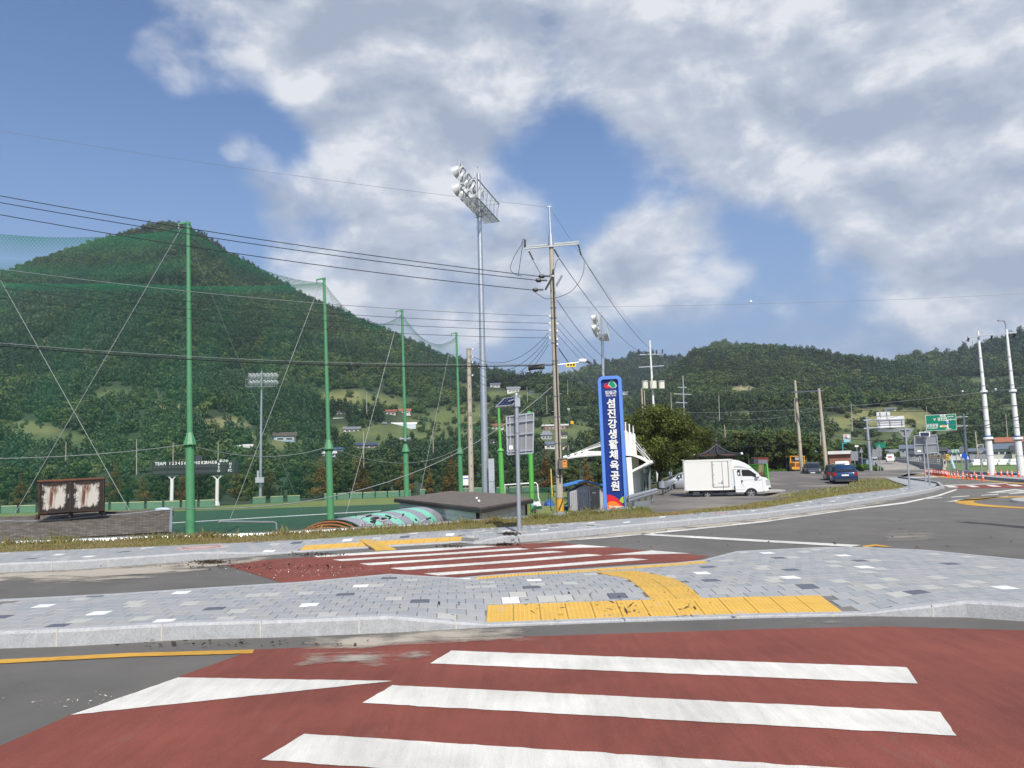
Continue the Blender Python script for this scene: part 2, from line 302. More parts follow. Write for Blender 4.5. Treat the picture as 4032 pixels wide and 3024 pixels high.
LC = prof([(2350, 1700), (2480, 1560), (2580, 1490), (2640, 1450), (2734, 1380), (2850, 1362), (2950, 1354), (3062, 1364), (3190, 1376), (3372, 1404), (3500, 1425), (3554, 1431), (3700, 1480), (3850, 1540), (4100, 1640), (4400, 1750), (4800, 1830)])
LD = prof([(3200, 1700), (3450, 1470), (3560, 1405), (3640, 1395), (3736, 1392), (3827, 1375), (3900, 1350), (4032, 1312), (4300, 1280), (4700, 1350), (5200, 1500), (6500, 1700)], 24)
def sm(x): x = np.clip(x, 0, 1); return x*x*(3-2*x)
def fbm(x, y, seed=0):
    r = 0; a = 1.0; f = 1.0
    for o in range(4):
        r = r + a*(np.sin(x*f+seed*1.7+1.3*np.sin(y*f*.8+seed))*np.cos(y*f*1.1-seed*.6+1.1*np.sin(x*f*.7+o)))
        a *= .5; f *= 2.03
    return r
def hill(az, d, prf, F, Rg, p=1.25, und=14):
    E = np.interp(az, prf[0], prf[1], left=0, right=0)
    wob = 1+.07*fbm(az*14, az*0+1, 3); Rr = Rg*wob
    t = np.clip((d-F)/(Rr-F), 0, 1); g = 1-(1-t)**p
    x = d*np.sin(az); y = d*np.cos(az)
    h = E*g*np.minimum(d, Rr) - np.clip(d-Rr, 0, None)*E*.45
    h = h + und*fbm(x/95, y/95, 5)*np.sin(np.pi*np.clip(t, 0, 1))*np.minimum(1, E*8)
    return h
def ground_h(x, y):
    az = np.arctan2(x, y); d = np.hypot(x, y)
    base = -3.25 + sm((az-R(19))/R(8))*(sm((d-60)/60)*2.9+.95*sm((d-165)/60))
    base = base + sm((d-170)/500)*7
    hs = [hill(az, d, LA, 235, np.interp(az, [-.6, -.4, 0, .1], [1050, 1050, 800, 700])), hill(az, d, LB, 700, 1500), hill(az, d, LC, np.interp(az, [.15, .3, .5], [330, 300, 380]), 900), hill(az, d, LD, 480, 1350)]
    h = hs[0]
    for k in hs[1:]: h = np.maximum(h, k)
    return np.maximum(base, h+CAMH*sm((d-250)/200)+base*(1-sm((d-235)/200)))
def project(x, y, z):
    vx, vy, vz = x, y, z-CAMH
    u = vx*_right.x+vy*_right.y+vz*_right.z; v = vx*_up.x+vy*_up.y+vz*_up.z; w = vx*_fwd.x+vy*_fwd.y+vz*_fwd.z
    w = np.where(w > 1e-3, w, 1e-3); return CX+FPX*u/w, CY-FPX*v/w
def onhill(px, py, dmin=180):
    """the point of the hillside seen at this pixel of the photograph"""
    r = ray(px, py); k = 1/math.hypot(r.x, r.y)
    for d in np.arange(dmin, 2200, 4.0):
        x, y, z = r.x*k*d, r.y*k*d, CAMH+r.z*k*d
        if z < float(ground_h(np.array(x), np.array(y))): return Vector((x, y, z))
    return P(px, py, 400)
# clearings: x, y, half width, half height (photo pixels), tone 0 green .. 1 pale
CLEAR = [(60, 1690, 190, 32, .45), (230, 1740, 150, 40, .15), (640, 1600, 75, 14, .9), (500, 1560, 180, 30, .12), (880, 1675, 95, 34, .7), (1010, 1720, 60, 20, .3), (1350, 1565, 110, 34, .55), (1450, 1590, 190, 40, .4), (1500, 1700, 230, 34, .3), (1740, 1680, 190, 70, .28),
         (1600, 1740, 220, 40, .25), (1130, 1752, 150, 22, .4), (1850, 1620, 120, 30, .3), (2150, 1700, 220, 55, .25), (2020, 1560, 130, 24, .3), (1850, 1530, 60, 20, .3), (2300, 1620, 80, 20, .2), (2480, 1580, 120, 14, .25),
         (2930, 1545, 62, 26, .75), (2960, 1635, 150, 14, .35), (3480, 1645, 185, 38, .6), (3600, 1668, 110, 24, .5), (3290, 1665, 90, 30, .5), (3350, 1745, 110, 52, .2), (3570, 1735, 170, 46, .15), (3830, 1500, 210, 16, .2), (3700, 1690, 100, 40, .1), (4000, 1620, 80, 30, .15)]
HC = [(1122,1741,50),(932,1766,20),(976,1764,22),(1344,1636,26),(1332,1654,24),(1385,1704,40),(1540,1637,26),(1592,1632,32),(1591,1682,55),(1515,1680,14),(1728,1630,24),(1442,1768,50),(1328,1776,32),(1297,1800,32),(2022,1547,32),(1950,1526,26),(2096,1551,16),(2187,1694,58),(2153,1732,30),(2221,1726,20),(2237,1778,30),(2176,1768,38),(1962,1692,32),(1934,1748,20),(2466,1554,20),(3507,1621,28)]
def clearing(px, py):
    c = np.zeros_like(px); tone = np.zeros_like(px)
    for (x, y, a, b, tn) in CLEAR:
        q = ((px-x)/a)**2+((py-y)/b)**2 + .25*fbm(px/40, py/22, x % 7); k = np.clip(1.35-q, 0, 1); tone = np.where(k > c, tn, tone); c = np.maximum(c, k)
    return c, tone
def terrain():
    az = np.concatenate([np.linspace(-math.pi, -1.0, 30, endpoint=False), np.linspace(-1.0, 1.0, 760), np.linspace(1.0, math.pi, 31)[1:]])
    d = np.concatenate([[0.5, 20, 60], np.linspace(90, 220, 14), np.geomspace(226, 3200, 210)])
    A, Dd = np.meshgrid(az, d); X = Dd*np.sin(A); Y = Dd*np.cos(A); Z = ground_h(X, Y)
    n, m = A.shape; v = np.stack([X, Y, Z], -1).reshape(-1, 3); i = np.arange(n-1)[:, None]*m + np.arange(m-1)[None, :]
    f = np.stack([i, i+1, i+m+1, i+m], -1).reshape(-1, 4)
    me = bpy.data.meshes.new('ground'); me.vertices.add(len(v)); me.vertices.foreach_set('co', v.astype('f').ravel())
    me.loops.add(f.size); me.loops.foreach_set('vertex_index', f.ravel().astype('i')); me.polygons.add(len(f)); me.polygons.foreach_set('loop_start', (np.arange(len(f))*4).astype('i')); me.update(); me.validate()
    me.polygons.foreach_set('use_smooth', [True]*len(f))
    px, py = project(X.ravel(), Y.ravel(), Z.ravel()); c, tone = clearing(px, py); c = np.where(Y.ravel() > 150, c, 0)
    for nm, arr in (('clear', c), ('tone', tone)):
        a = me.attributes.new(nm, 'FLOAT', 'POINT'); a.data.foreach_set('value', arr.astype('f'))
    m = bpy.data.materials.new('hillside_ground'); m.use_nodes = True; t = m.node_tree; b = t.nodes['Principled BSDF']; b.inputs['Roughness'].default_value = .95
    pos = N(t, 'ShaderNodeNewGeometry').outputs['Position']; n1 = N(t, 'ShaderNodeTexNoise'); n1.inputs['Scale'].default_value = .09; n1.inputs['Detail'].default_value = 9; n1.inputs['Roughness'].default_value = .7; L(t, pos, n1.inputs[0])
    tn = N(t, 'ShaderNodeAttribute', attribute_name='tone'); cl = N(t, 'ShaderNodeAttribute', attribute_name='clear')
    cr = N(t, 'ShaderNodeValToRGB'); L(t, MTH(t, 'ADD', tn.outputs['Fac'], MTH(t, 'MULTIPLY_ADD', n1.outputs['Fac'], .8, -.4), clamp=True), cr.inputs[0])
    cr.color_ramp.elements[0].color = (.045, .075, .026, 1); cr.color_ramp.elements[1].color = (.36, .31, .2, 1); e = cr.color_ramp.elements.new(.3); e.color = (.105, .135, .042, 1); e = cr.color_ramp.elements.new(.62); e.color = (.2, .2, .075, 1)
    mx = N(t, 'ShaderNodeMix', data_type='RGBA'); L(t, cl.outputs['Fac'], mx.inputs[0]); mx.inputs[6].default_value = (.028, .046, .018, 1); L(t, cr.outputs[0], mx.inputs[7]); L(t, mx.outputs[2], b.inputs['Base Color'])
    me.materials.append(m); o = bpy.data.objects.new('ground', me); COL.objects.link(o); o['kind'] = 'structure'
terrain()
# ---------------------------------------------------------------- foliage
def leaf_cloud(centres, radii, n, size, seed=1, flat=.75, out=None, droop=0.0, jit=.35):
    """many small leaf-sized faces spread through the crown: clumps given by centres and radii"""
    r = np.random.default_rng(seed); C = np.array(centres, float); Rd = np.array(radii, float)
    if Rd.ndim == 1: Rd = np.stack([Rd, Rd, Rd*flat], -1)
    w = (Rd[:, 0]*Rd[:, 1]); k = r.choice(len(C), n, p=w/w.sum())
    u = r.normal(size=(n, 3)); u /= np.linalg.norm(u, axis=1, keepdims=True); rad = r.uniform(.55, 1.05, n)**.6
    p = C[k] + u*Rd[k]*rad[:, None] + r.normal(size=(n, 3))*Rd[k]*.08
    nn = u*.8 + r.normal(size=(n, 3))*.6; nn[:, 2] += .45; nn /= np.linalg.norm(nn, axis=1, keepdims=True)
    tt = np.cross(nn, r.normal(size=(n, 3))); tt /= np.linalg.norm(tt, axis=1, keepdims=True); bb = np.cross(nn, tt)
    s = size*r.uniform(.6, 1.35, n)[:, None]; tt = tt*s; bb = bb*s*r.uniform(.45, .8, n)[:, None]
    V = np.stack([p-tt, p-bb*.9+tt*.1, p+tt, p+bb+tt*.1], 1).reshape(-1, 3)
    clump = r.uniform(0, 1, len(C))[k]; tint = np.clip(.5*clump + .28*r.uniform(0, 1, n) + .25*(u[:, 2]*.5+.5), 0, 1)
    return V, tint
def quads_mesh(name, V, tint, mat, off=(0, 0, 0)):
    V = V-np.array(off); nq = len(V)//4; me = bpy.data.meshes.new(name); me.vertices.add(len(V)); me.vertices.foreach_set('co', V.astype('f').ravel())
    me.loops.add(nq*4); me.loops.foreach_set('vertex_index', np.arange(nq*4).astype('i')); me.polygons.add(nq); me.polygons.foreach_set('loop_start', (np.arange(nq)*4).astype('i')); me.update()
    a = me.attributes.new('tint', 'FLOAT', 'FACE'); a.data.foreach_set('value', tint.astype('f')); me.materials.append(mat); return me
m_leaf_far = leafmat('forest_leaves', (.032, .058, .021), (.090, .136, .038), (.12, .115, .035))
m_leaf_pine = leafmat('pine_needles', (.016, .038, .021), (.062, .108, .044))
m_leaf_bank = leafmat('riverbank_leaves', (.02, .04, .013), (.085, .13, .035), (.14, .13, .04))
m_leaf_rust = leafmat('rusting_needles', (.06, .045, .014), (.20, .13, .035))
m_leaf_big = leafmat('zelkova_leaves', (.018, .034, .008), (.13, .155, .028))
m_bark = M('bark', (.10, .078, .055), .95, var=.3, vs=6, bump=.5, bs=25)
def far_tree(i, kind):
    r = np.random.default_rng(40+i)
    if kind == 'broad':
        cs = [(0, 0, 4.0)]; rd = [2.6]
        for k in range(7): a = r.uniform(0, 6.28); q = r.uniform(1.2, 2.5); cs.append((q*math.cos(a), q*math.sin(a), r.uniform(2.4, 6.2))); rd.append(r.uniform(1.3, 2.1))
        V, t = leaf_cloud(cs, rd, 230, .62, i); mat = m_leaf_far
    else:
        cs = []; rd = []
        for k in range(6): z = 2.5+k*1.05; q = (1-k/7)*1.9; a = r.uniform(0, 6.28); cs.append((q*.5*math.cos(a), q*.5*math.sin(a), z)); rd.append((q+.7, q+.7, .75))
        V, t = leaf_cloud(cs, rd, 200, .6, i); mat = m_leaf_pine
    o = bpy.data.objects.new('forest_crown', quads_mesh('forest_crown', V, t, mat)); return o
def forest(name, src, pts, scl, seed):
    """a wood on the hillside: crown meshes instanced on points (one object, kind stuff)"""
    me = bpy.data.meshes.new(name); me.vertices.add(len(pts)); me.vertices.foreach_set('co', pts.astype('f').ravel()); me.update()
    r = np.random.default_rng(seed); rot = np.zeros((len(pts), 3)); rot[:, 2] = r.uniform(0, 6.28, len(pts)); rot[:, 0] = r.normal(0, .06, len(pts))
    s3 = np.stack([scl, scl, scl*r.uniform(.85, 1.3, len(pts))], -1)
    a = me.attributes.new('rot', 'FLOAT_VECTOR', 'POINT'); a.data.foreach_set('vector', rot.astype('f').ravel())
    a = me.attributes.new('scl', 'FLOAT_VECTOR', 'POINT'); a.data.foreach_set('vector', s3.astype('f').ravel())
    o = bpy.data.objects.new(name, me); COL.objects.link(o); o['kind'] = 'stuff'
    g = bpy.data.node_groups.new(name, 'GeometryNodeTree'); g.interface.new_socket('Geometry', in_out='INPUT', socket_type='NodeSocketGeometry'); g.interface.new_socket('Geometry', in_out='OUTPUT', socket_type='NodeSocketGeometry')
    gi = g.nodes.new('NodeGroupInput'); go = g.nodes.new('NodeGroupOutput'); ip = g.nodes.new('GeometryNodeInstanceOnPoints'); ob = g.nodes.new('GeometryNodeObjectInfo'); ob.inputs['Object'].default_value = src; ob.inputs['As Instance'].default_value = True
    for nm, sk in (('rot', 'Rotation'), ('scl', 'Scale')):
        na = g.nodes.new('GeometryNodeInputNamedAttribute'); na.data_type = 'FLOAT_VECTOR'; na.inputs['Name'].default_value = nm; g.links.new(na.outputs[0], ip.inputs[sk])
    g.links.new(gi.outputs[0], ip.inputs['Points']); g.links.new(ob.outputs['Geometry'], ip.inputs['Instance']); g.links.new(ip.outputs[0], go.inputs[0])
    md = o.modifiers.new('scatter', 'NODES'); md.node_group = g; return o
def scatter_forest():
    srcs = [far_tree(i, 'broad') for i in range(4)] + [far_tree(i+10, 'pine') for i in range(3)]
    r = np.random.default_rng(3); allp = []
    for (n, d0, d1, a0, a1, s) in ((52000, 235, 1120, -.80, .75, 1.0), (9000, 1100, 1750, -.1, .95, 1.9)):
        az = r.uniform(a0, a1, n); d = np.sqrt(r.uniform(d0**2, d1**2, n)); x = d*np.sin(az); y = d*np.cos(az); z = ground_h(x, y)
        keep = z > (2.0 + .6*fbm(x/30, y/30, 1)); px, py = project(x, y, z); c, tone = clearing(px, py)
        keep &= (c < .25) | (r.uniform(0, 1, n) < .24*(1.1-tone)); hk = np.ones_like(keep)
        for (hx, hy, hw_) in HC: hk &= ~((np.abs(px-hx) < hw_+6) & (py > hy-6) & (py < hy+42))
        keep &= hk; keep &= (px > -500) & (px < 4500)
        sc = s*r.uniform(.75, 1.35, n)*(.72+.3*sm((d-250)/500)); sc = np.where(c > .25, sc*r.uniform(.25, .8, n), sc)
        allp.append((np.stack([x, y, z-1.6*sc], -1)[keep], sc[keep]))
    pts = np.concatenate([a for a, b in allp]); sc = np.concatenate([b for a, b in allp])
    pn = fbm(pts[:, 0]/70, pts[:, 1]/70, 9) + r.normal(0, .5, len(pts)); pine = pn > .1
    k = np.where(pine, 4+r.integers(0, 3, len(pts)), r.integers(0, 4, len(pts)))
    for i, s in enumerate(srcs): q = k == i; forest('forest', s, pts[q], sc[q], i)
scatter_forest()
# ---------------------------------------------------------------- road
KL = [(0, 2255), (312, 2242), (551, 2225), (774, 2208), (980, 2192), (1110, 2182), (1157, 2178), (1480, 2157), (1808, 2138), (1863, 2142), (1985, 2140), (2115, 2130), (2348, 2106), (2652, 2076), (3000, 2041), (3130, 2024), (3320, 1999), (3429, 1980), (3592, 1953), (3670, 1938), (3707, 1925), (3718, 1917)]
KR = [(3689, 1907), (3646, 1899), (3581, 1888), (3541, 1884), (3512, 1872), (3492, 1859), (3474, 1851)]
kl = [G(x, y) for x, y in KL]; k0 = kl[0]; kdir = (kl[0]-kl[2]).normalized()
kerb_line = [k0+kdir*14, k0+kdir*6] + kl
tipback = [G(x, y) for x, y in KR]
inner = [p+Vector((-.05, .35, 0)) for p in kerb_line[:-3]] + [kerb_line[-3]+Vector((-1.2, .6, 0)), kerb_line[-2]+Vector((-1.4, 1.0, 0))]
road_pts = [Vector((-60, -25, 0)), Vector((70, -25, 0)), G(4600, 1900), G(4032, 1885), G(3900, 1878), G(3800, 1866), G(3760, 1855), G(3752, 1850)] + [p+Vector((-.2, 0, 0)) for p in reversed(tipback)] + list(reversed(inner)) + [k0+kdir*40+Vector((0, .3, 0))]
structure('road', MB().poly(road_pts), m_asph)
def sheet(name, pts, z, mat): return structure(name, MB().poly([G(x, y, z) for x, y in pts]), mat)
sheet('red_crossing_surface', [(-900, 3330), (278, 2815), (702, 2665), (1002, 2557), (1300, 2545), (1624, 2529), (1922, 2511), (3000, 2477), (3483, 2466), (4032, 2482), (4700, 2510), (6500, 2640), (6500, 3500), (-900, 4200)], .004, m_red)
sheet('red_crossing_surface', [(863, 2218), (900, 2213), (1000, 2207), (1233, 2192), (1500, 2172), (1814, 2152), (1963, 2146), (2169, 2130), (2261, 2142), (2560, 2168), (2793, 2190), (2717, 2211), (2451, 2222), (1850, 2268), (1722, 2280), (1532, 2300), (1130, 2300)], .004, m_red)
sheet('red_crossing_surface', [(3730, 1911), (4032, 1905), (4300, 1899), (4400, 1915), (4032, 1921), (3780, 1924), (3745, 1921)], .004, m_red)
_jr = random.Random(2)
def mark(name, pts, mat=None, z=.008):
    w = [G(x, y, z) for x, y in pts]; out = []
    for a, b in zip(w, w[1:]+w[:1]):
        n = max(1, min(60, int((b-a).length/.07))) if min(a.y, b.y) < 16 else 1
        for k in range(n): p = a.lerp(b, k/n); out.append(p+Vector((_jr.gauss(0, .003), _jr.gauss(0, .004), 0)) if k else p)
    return single(name, MB().poly(out), mat or m_rwhite, kind='structure')
# near crossing bars
mark('crossing_stripe', [(1777, 2561), (3569, 2627), (3614, 2691), (1694, 2612)])
mark('crossing_stripe', [(1545, 2697), (3702, 2803), (3767, 2896), (1427, 2767)])
mark('crossing_stripe', [(1198, 2889), (3910, 3062), (4010, 3200), (1028, 2991)])
mark('speed_hump_triangle', [(702, 2667), (1546, 2681), (277, 2815)])
mark('speed_hump_triangle', [(5000, 2700), (4200, 2720), (5600, 2850)])
mark('yellow_edge_line', [(-900, 2648), (0, 2597), (500, 2571), (1002, 2557), (994, 2572), (500, 2586), (0, 2612), (-900, 2668)], m_yellow)
# far crossing bars
for q in ([(1228, 2188), (1500, 2171), (1814, 2153), (1898, 2149), (1963, 2151), (1700, 2170), (1252, 2194)], [(1309, 2203.5), (1700, 2180), (2039, 2157), (2088, 2162), (1800, 2181), (1347, 2209)], [(1415, 2219), (1800, 2195), (2174, 2169), (2229, 2173), (1900, 2195), (1458, 2226)],
          [(1534, 2237), (1900, 2214), (2315, 2181), (2375, 2186), (2050, 2212), (1597, 2245)], [(1667, 2258), (2050, 2233), (2484, 2197), (2554, 2203), (2200, 2231), (1727, 2266)]): mark('crossing_stripe', q)
mark('speed_hump_triangle', [(2093, 2161), (2283, 2144), (2405, 2154)]); mark('speed_hump_triangle', [(2381, 2186), (2568, 2167), (2717, 2179)])
mark('stop_line', [(2522, 2099), (2832, 2116), (3391, 2146), (3350, 2153), (2832, 2124), (2530, 2106)])
mark('white_edge_line', [(2190, 2126), (2400, 2110), (2700, 2082), (3000, 2051), (3320, 2007), (3560, 1977), (3690, 1950), (3750, 1930), (3768, 1925), (3768, 1929), (3700, 1953), (3560, 1983), (3320, 2012), (3000, 2057), (2700, 2089), (2400, 2117), (2190, 2132)])
mark('white_edge_line', [(-900, 2300), (0, 2265), (300, 2251), (620, 2236), (620, 2241), (300, 2257), (0, 2271), (-900, 2308)])
mark('yellow_nose_line', [(3391, 2150), (3445, 2143), (3515, 2153), (3480, 2153), (3445, 2149), (3410, 2156)], m_yellow)
for q in ([(3714, 1977), (3780, 1967), (3835, 1965), (3966, 1953), (3970, 1955), (3840, 1969), (3780, 1972)], [(3640, 1964), (3708, 1958.5), (3710, 1960.5), (3642, 1966)], [(3744, 1956.5), (3816, 1951.5), (3817, 1953.5), (3746, 1958.5)], [(3862, 1949.5), (3932, 1944.5), (3932, 1947), (3863, 1951.5)], [(3972, 1943), (4040, 1937), (4040, 1940), (3974, 1945)]): mark('lane_dash', q)
mark('white_arrow_marking', [(3880, 1940), (3995, 1926), (4070, 1935), (4070, 1938.5), (3996, 1930), (3930, 1937), (4070, 1934.8), (4070, 1938.2)])
for q in ([(3836-75, 1918.5), (3745, 1912.5), (3722, 1913), (3752, 1920)], ): pass
for (a, b, c, d) in ((3722, 3755, 3775, 3740), (3800, 3830, 3860, 3830), (3879, 3912, 3946, 3911), (3960, 4000, 4035, 3996), (4040, 4080, 4120, 4078)):
    ya = 1912.5-(a-3722)*.02; mark('crossing_stripe', [(a, ya), (b, ya), (c, ya+6.5), (d-2, ya+6.8)])
mark('stop_line', [(3707, 1910.4), (3968, 1902), (3968, 1904.2), (3715, 1912.6)])
mark('speed_hump_bar', [(3540, 1878.5), (3690, 1876), (3800, 1873.5), (3800, 1876), (3690, 1879), (3545, 1881.5)]); mark('speed_hump_bar', [(3510, 1864), (3600, 1862.5), (3680, 1861), (3680, 1863), (3600, 1864.8), (3512, 1866.4)])
mark('speed_hump_bar', [(3500, 1853), (3590, 1851), (3590, 1853), (3502, 1855)])
mark('yellow_edge_line', [(3600, 1866), (3700, 1876), (3850, 1888), (3968, 1899.5), (4100, 1905), (4100, 1908), (3968, 1902.5), (3850, 1890.5), (3700, 1879), (3600, 1868)], m_yellow, .012)
mark('white_edge_line', [(3480, 1853), (3496, 1861), (3545, 1883), (3558, 1883.5), (3505, 1861), (3488, 1853)])
# roundabout: yellow ring round the pale apron
def ring(cx, cy, r0, r1, n=64): return [[(cx+r*math.cos(2*math.pi*i/n), cy+r*math.sin(2*math.pi*i/n), .008) for i in range(n+1)] for r in (r0, r1)]
e1 = G(3942, 1999); ct = e1+Vector((6.5, .9, 0)); structure('roundabout_line', MB().grid(ring(ct.x, ct.y, 6.55-.62, 6.55)), m_yellow)
mb = MB(); rr = [[(ct.x+r*math.cos(2*math.pi*i/64), ct.y+r*math.sin(2*math.pi*i/64), z) for i in range(65)] for r, z in ((4.75, .0), (4.7, .09), (4.5, .1), (3, .12), (.01, .14))]; mb.grid(rr); structure('roundabout_apron', mb, m_conc, smooth=True)
# ---------------------------------------------------------------- traffic island between the carriageways
def interp_fn(pts): 
    a = sorted(pts); xs = [p[0] for p in a]; ys = [p[1] for p in a]; return lambda x: float(np.interp(x, xs, ys))
KH = .165
FR = [(-700, 2612, 0), (0, 2554, 0), (278, 2545, 0), (713, 2520, 0), (1130, 2509, 0), (1532, 2492, 0), (1930, 2470, 1), (2400, 2452, 2), (3000, 2434, 2), (3402, 2426, 1), (3809, 2431, 0), (4032, 2447, 0), (4500, 2490, 0), (5200, 2560, 0)]
BK = [(-700, 2400, 0), (0, 2359, 0), (445, 2337, 0), (835, 2312, 0), (1200, 2289, 0), (1532, 2259, 0), (1803, 2274, 1), (2017, 2256, 1), (2288, 2240, 1), (2668, 2214, 1), (2760, 2205, 1), (2897, 2170, 0), (3100, 2160, 0), (3239, 2154, 0), (3402, 2154, 0), (3646, 2165, 0), (4032, 2203, 0), (4700, 2290, 0)]
fr = [(G(x, y), .025 if k else KH) for x, y, k in FR]; bk = [(G(x, y, .125 if k else KH), .125 if k else KH) for x, y, k in BK]
fr += [(Vector((8.6, 7.0, 0)), KH), (Vector((9.4, 7.7, 0)), KH)]; bk += [(Vector((8.9, 8.5, KH)), KH), (Vector((9.4, 7.9, KH)), KH)]
yf = interp_fn([(p.x, p.y) for p, h in fr]); yb = interp_fn([(p.x, p.y) for p, h in bk]); hf = interp_fn([(p.x, h) for p, h in fr]); hb = interp_fn([(p.x, h) for p, h in bk])
def zi(x, y):
    a = min(1, max(0, 1-(y-yf(x)-.1)/1.1)); b = min(1, max(0, 1-(yb(x)-y-.1)/1.3)); return KH - (KH-hf(x))*a - (KH-hb(x))*b
isl = bpy.data.objects.new('traffic_island', None); COL.objects.link(isl); isl['kind'] = 'structure'; isl['label'] = 'paved traffic island with granite kerbs and yellow tactile paving between the two carriageways'
xs = np.arange(fr[0][0].x, bk[-1][0].x-.3, .15); mb = MB(); mb.grid([[(x, lerp(yf(x)+.03, yb(x)-.03, t), zi(x, lerp(yf(x)+.03, yb(x)-.03, t))-.012) for x in xs] for t in np.linspace(0, 1, 14)]); part('bedding', mb, M('paver_joint_sand', (.17, .165, .155), .95), isl, smooth=True)
def pv(name, c): return M(name, c, .82, var=.05, vs=7, bump=.25, bs=120, spec=.3)
PM = [pv('paver_grey', (.345, .352, .352)), pv('paver_grey_cool', (.31, .325, .335)), pv('paver_grey_warm', (.36, .36, .345)), pv('paver_pale', (.46, .46, .42)), pv('paver_white', (.78, .78, .76)), pv('paver_dark', (.125, .135, .165))]
def paver_kind(r, i=0, j=0):
    u = r.random(); c, d = divmod(i*2+(j % 2)+3*j, 11); c += 7*(j//3)
    if j % 3 == 0 and d in (0, 1) and u < .62: return 4 if (c+j//3) % 2 == 0 else 5
    return 3 if u < .07 else 1 if u < .38 else 2 if u < .5 else 0
TX0, TX1 = G(1915, 2440, .03).x, G(3300, 2400, .03).x; TD = .13
def Gs(px, py):
    p = G(px, py, .1)
    for _ in range(6): p = G(px, py, zi(p.x, p.y))
    return p
PL = [Gs(*q) for q in ((2571, 2367), (2525, 2322), (2501, 2302), (2474, 2281), (2395, 2265), (2343, 2253))]; PR = [Gs(*q) for q in ((2775, 2364), (2718, 2317), (2690, 2296), (2650, 2277), (2600, 2266), (2490, 2247))]
pathpoly = PL + PR[::-1]
def inpoly(x, y, poly):
    c = False; n = len(poly)
    for i in range(n):
        a, b = poly[i], poly[(i+1) % n]
        if (a.y > y) != (b.y > y) and x < (b.x-a.x)*(y-a.y)/(b.y-a.y)+a.x: c = not c
    return c
RX0, RX1 = G(1880, 2270, .12).x, G(2766, 2209, .12).x
PW, PD = .212, .232; ang = math.atan2(yf(-1.5)-yf(-4.5), 3.0); ca, sa = math.cos(ang), math.sin(ang); rp = random.Random(5); pav = []
ox, oy = -1.5, yf(-1.5)+.15
for j in range(-8, 34):
    for i in range(-60, 60):
        quad = []; u0 = i*PW+(PW/2 if j % 2 else 0); v0 = j*PD; uc, vc = u0+PW/2, v0+PD/2; cx, cy = ox+uc*ca-vc*sa, oy+uc*sa+vc*ca
        if not (fr[0][0].x+.2 < cx < bk[-1][0].x-.6): continue
        lo = yf(cx)+.13; hi = yb(cx)-.12
        if TX0+.02 < cx < TX1+.08: lo = yf(cx)+TD+.6
        if RX0 < cx < RX1: hi = yb(cx)-.44
        if cy+PD/2 < lo+.03 or cy-PD/2 > hi-.03 or inpoly(cx, cy, pathpoly): continue
        g = .0035; q = []
        for (du, dv) in ((g, g), (PW-g, g), (PW-g, PD-g), (g, PD-g)):
            x, y = ox+(u0+du)*ca-(v0+dv)*sa, oy+(u0+du)*sa+(v0+dv)*ca
            y = min(max(y, yf(x)+(lo-yf(cx))+.004), yb(x)-(yb(cx)-hi)-.004)
            if cx < TX0+.02 and x > TX0-.004 and y < yf(x)+TD+.6: x = TX0-.004
            q.append((x, y))
        if q[2][1]-q[1][1] < .03: continue
        pav.append((cy, q, paver_kind(rp, i, j), rp.uniform(-.0012, .0018)))
        if rp.random() < .02: pass
def add_paver(mb, q, dz):
    top = [(x, y, zi(x, y)+dz) for x, y in q]; cx = sum(p[0] for p in top)/4; cy = sum(p[1] for p in top)/4
    bot = [(x, y, z-.03) for x, y, z in top]; ins = [(lerp(x, cx, .035), lerp(y, cy, .035), z) for x, y, z in top]; mid = [(x, y, z-.004) for x, y, z in top]
    mb.loft([bot, mid, ins], caps=False); k = len(mb.v)-4; mb.f.append((k, k+1, k+2, k+3))
def onscreen(q):
    px, py = project(np.array(q[0][0]), np.array(q[0][1]), np.array(.1)); return -60 < px < 4090
pav.sort(key=lambda t: (not onscreen(t[1]), t[0]))
for (cy, q, k, dz) in pav[:290]:
    mb = MB(); add_paver(mb, q, dz); part('paver', mb, PM[k], isl)
rest = {}
for (cy, q, k, dz) in pav[290:]: add_paver(rest.setdefault(k, MB()), q, dz)
for k, mb in rest.items(): part('pavers', mb, PM[k], isl, kind='stuff')
# kerb stones
def kerb_run(parent, pts, hs, width, side, out_first=True, L0=1.0, z0=-.05, lip=.003):
    """granite kerb stones about 1 m long along pts; side +1 puts the body on the left of the run"""
    seg = []; 
    for a, b in zip(pts[:-1], pts[1:]): seg.append((b-a).length)
    cum = np.concatenate([[0], np.cumsum(seg)]); tot = cum[-1]; n = max(1, round(tot/L0)); bounds = list(np.linspace(0, tot, n+1))
    X = [p.x for p in pts]; Y = [p.y for p in pts]
    def at(s): return Vector((float(np.interp(s, cum, X)), float(np.interp(s, cum, Y)), 0)), float(np.interp(s, cum, hs))
    for s0, s1 in zip(bounds[:-1], bounds[1:]):
        s0 += .004; s1 -= .004; rings = []
        ss = [s0] + [c for c in cum if s0+.03 < c < s1-.03] + [s1]
        for s in ss:
            p, h = at(s); d = (at(min(tot, s+.1))[0]-at(max(0, s-.1))[0]).normalized(); nrm_ = Vector((-d.y, d.x, 0))*side; h += lip; c = min(.028, h*.4)
            rings.append([p+Vector((0, 0, z0)), p+Vector((0, 0, h-c)), p+nrm_*c*.9+Vector((0, 0, h)), p+nrm_*width+Vector((0, 0, h)), p+nrm_*width+Vector((0, 0, z0))])
        mb = MB().loft(rings); part('kerb_stone', mb, m_granite, parent)
        if s1 < tot-.1:
            p, h = at(s1+.004); d = (at(min(tot, s1+.1))[0]-at(max(0, s1-.1))[0]).normalized(); nn = Vector((-d.y, d.x, 0))*side; JO.append((parent, p, d, nn, h, width))
JO = []
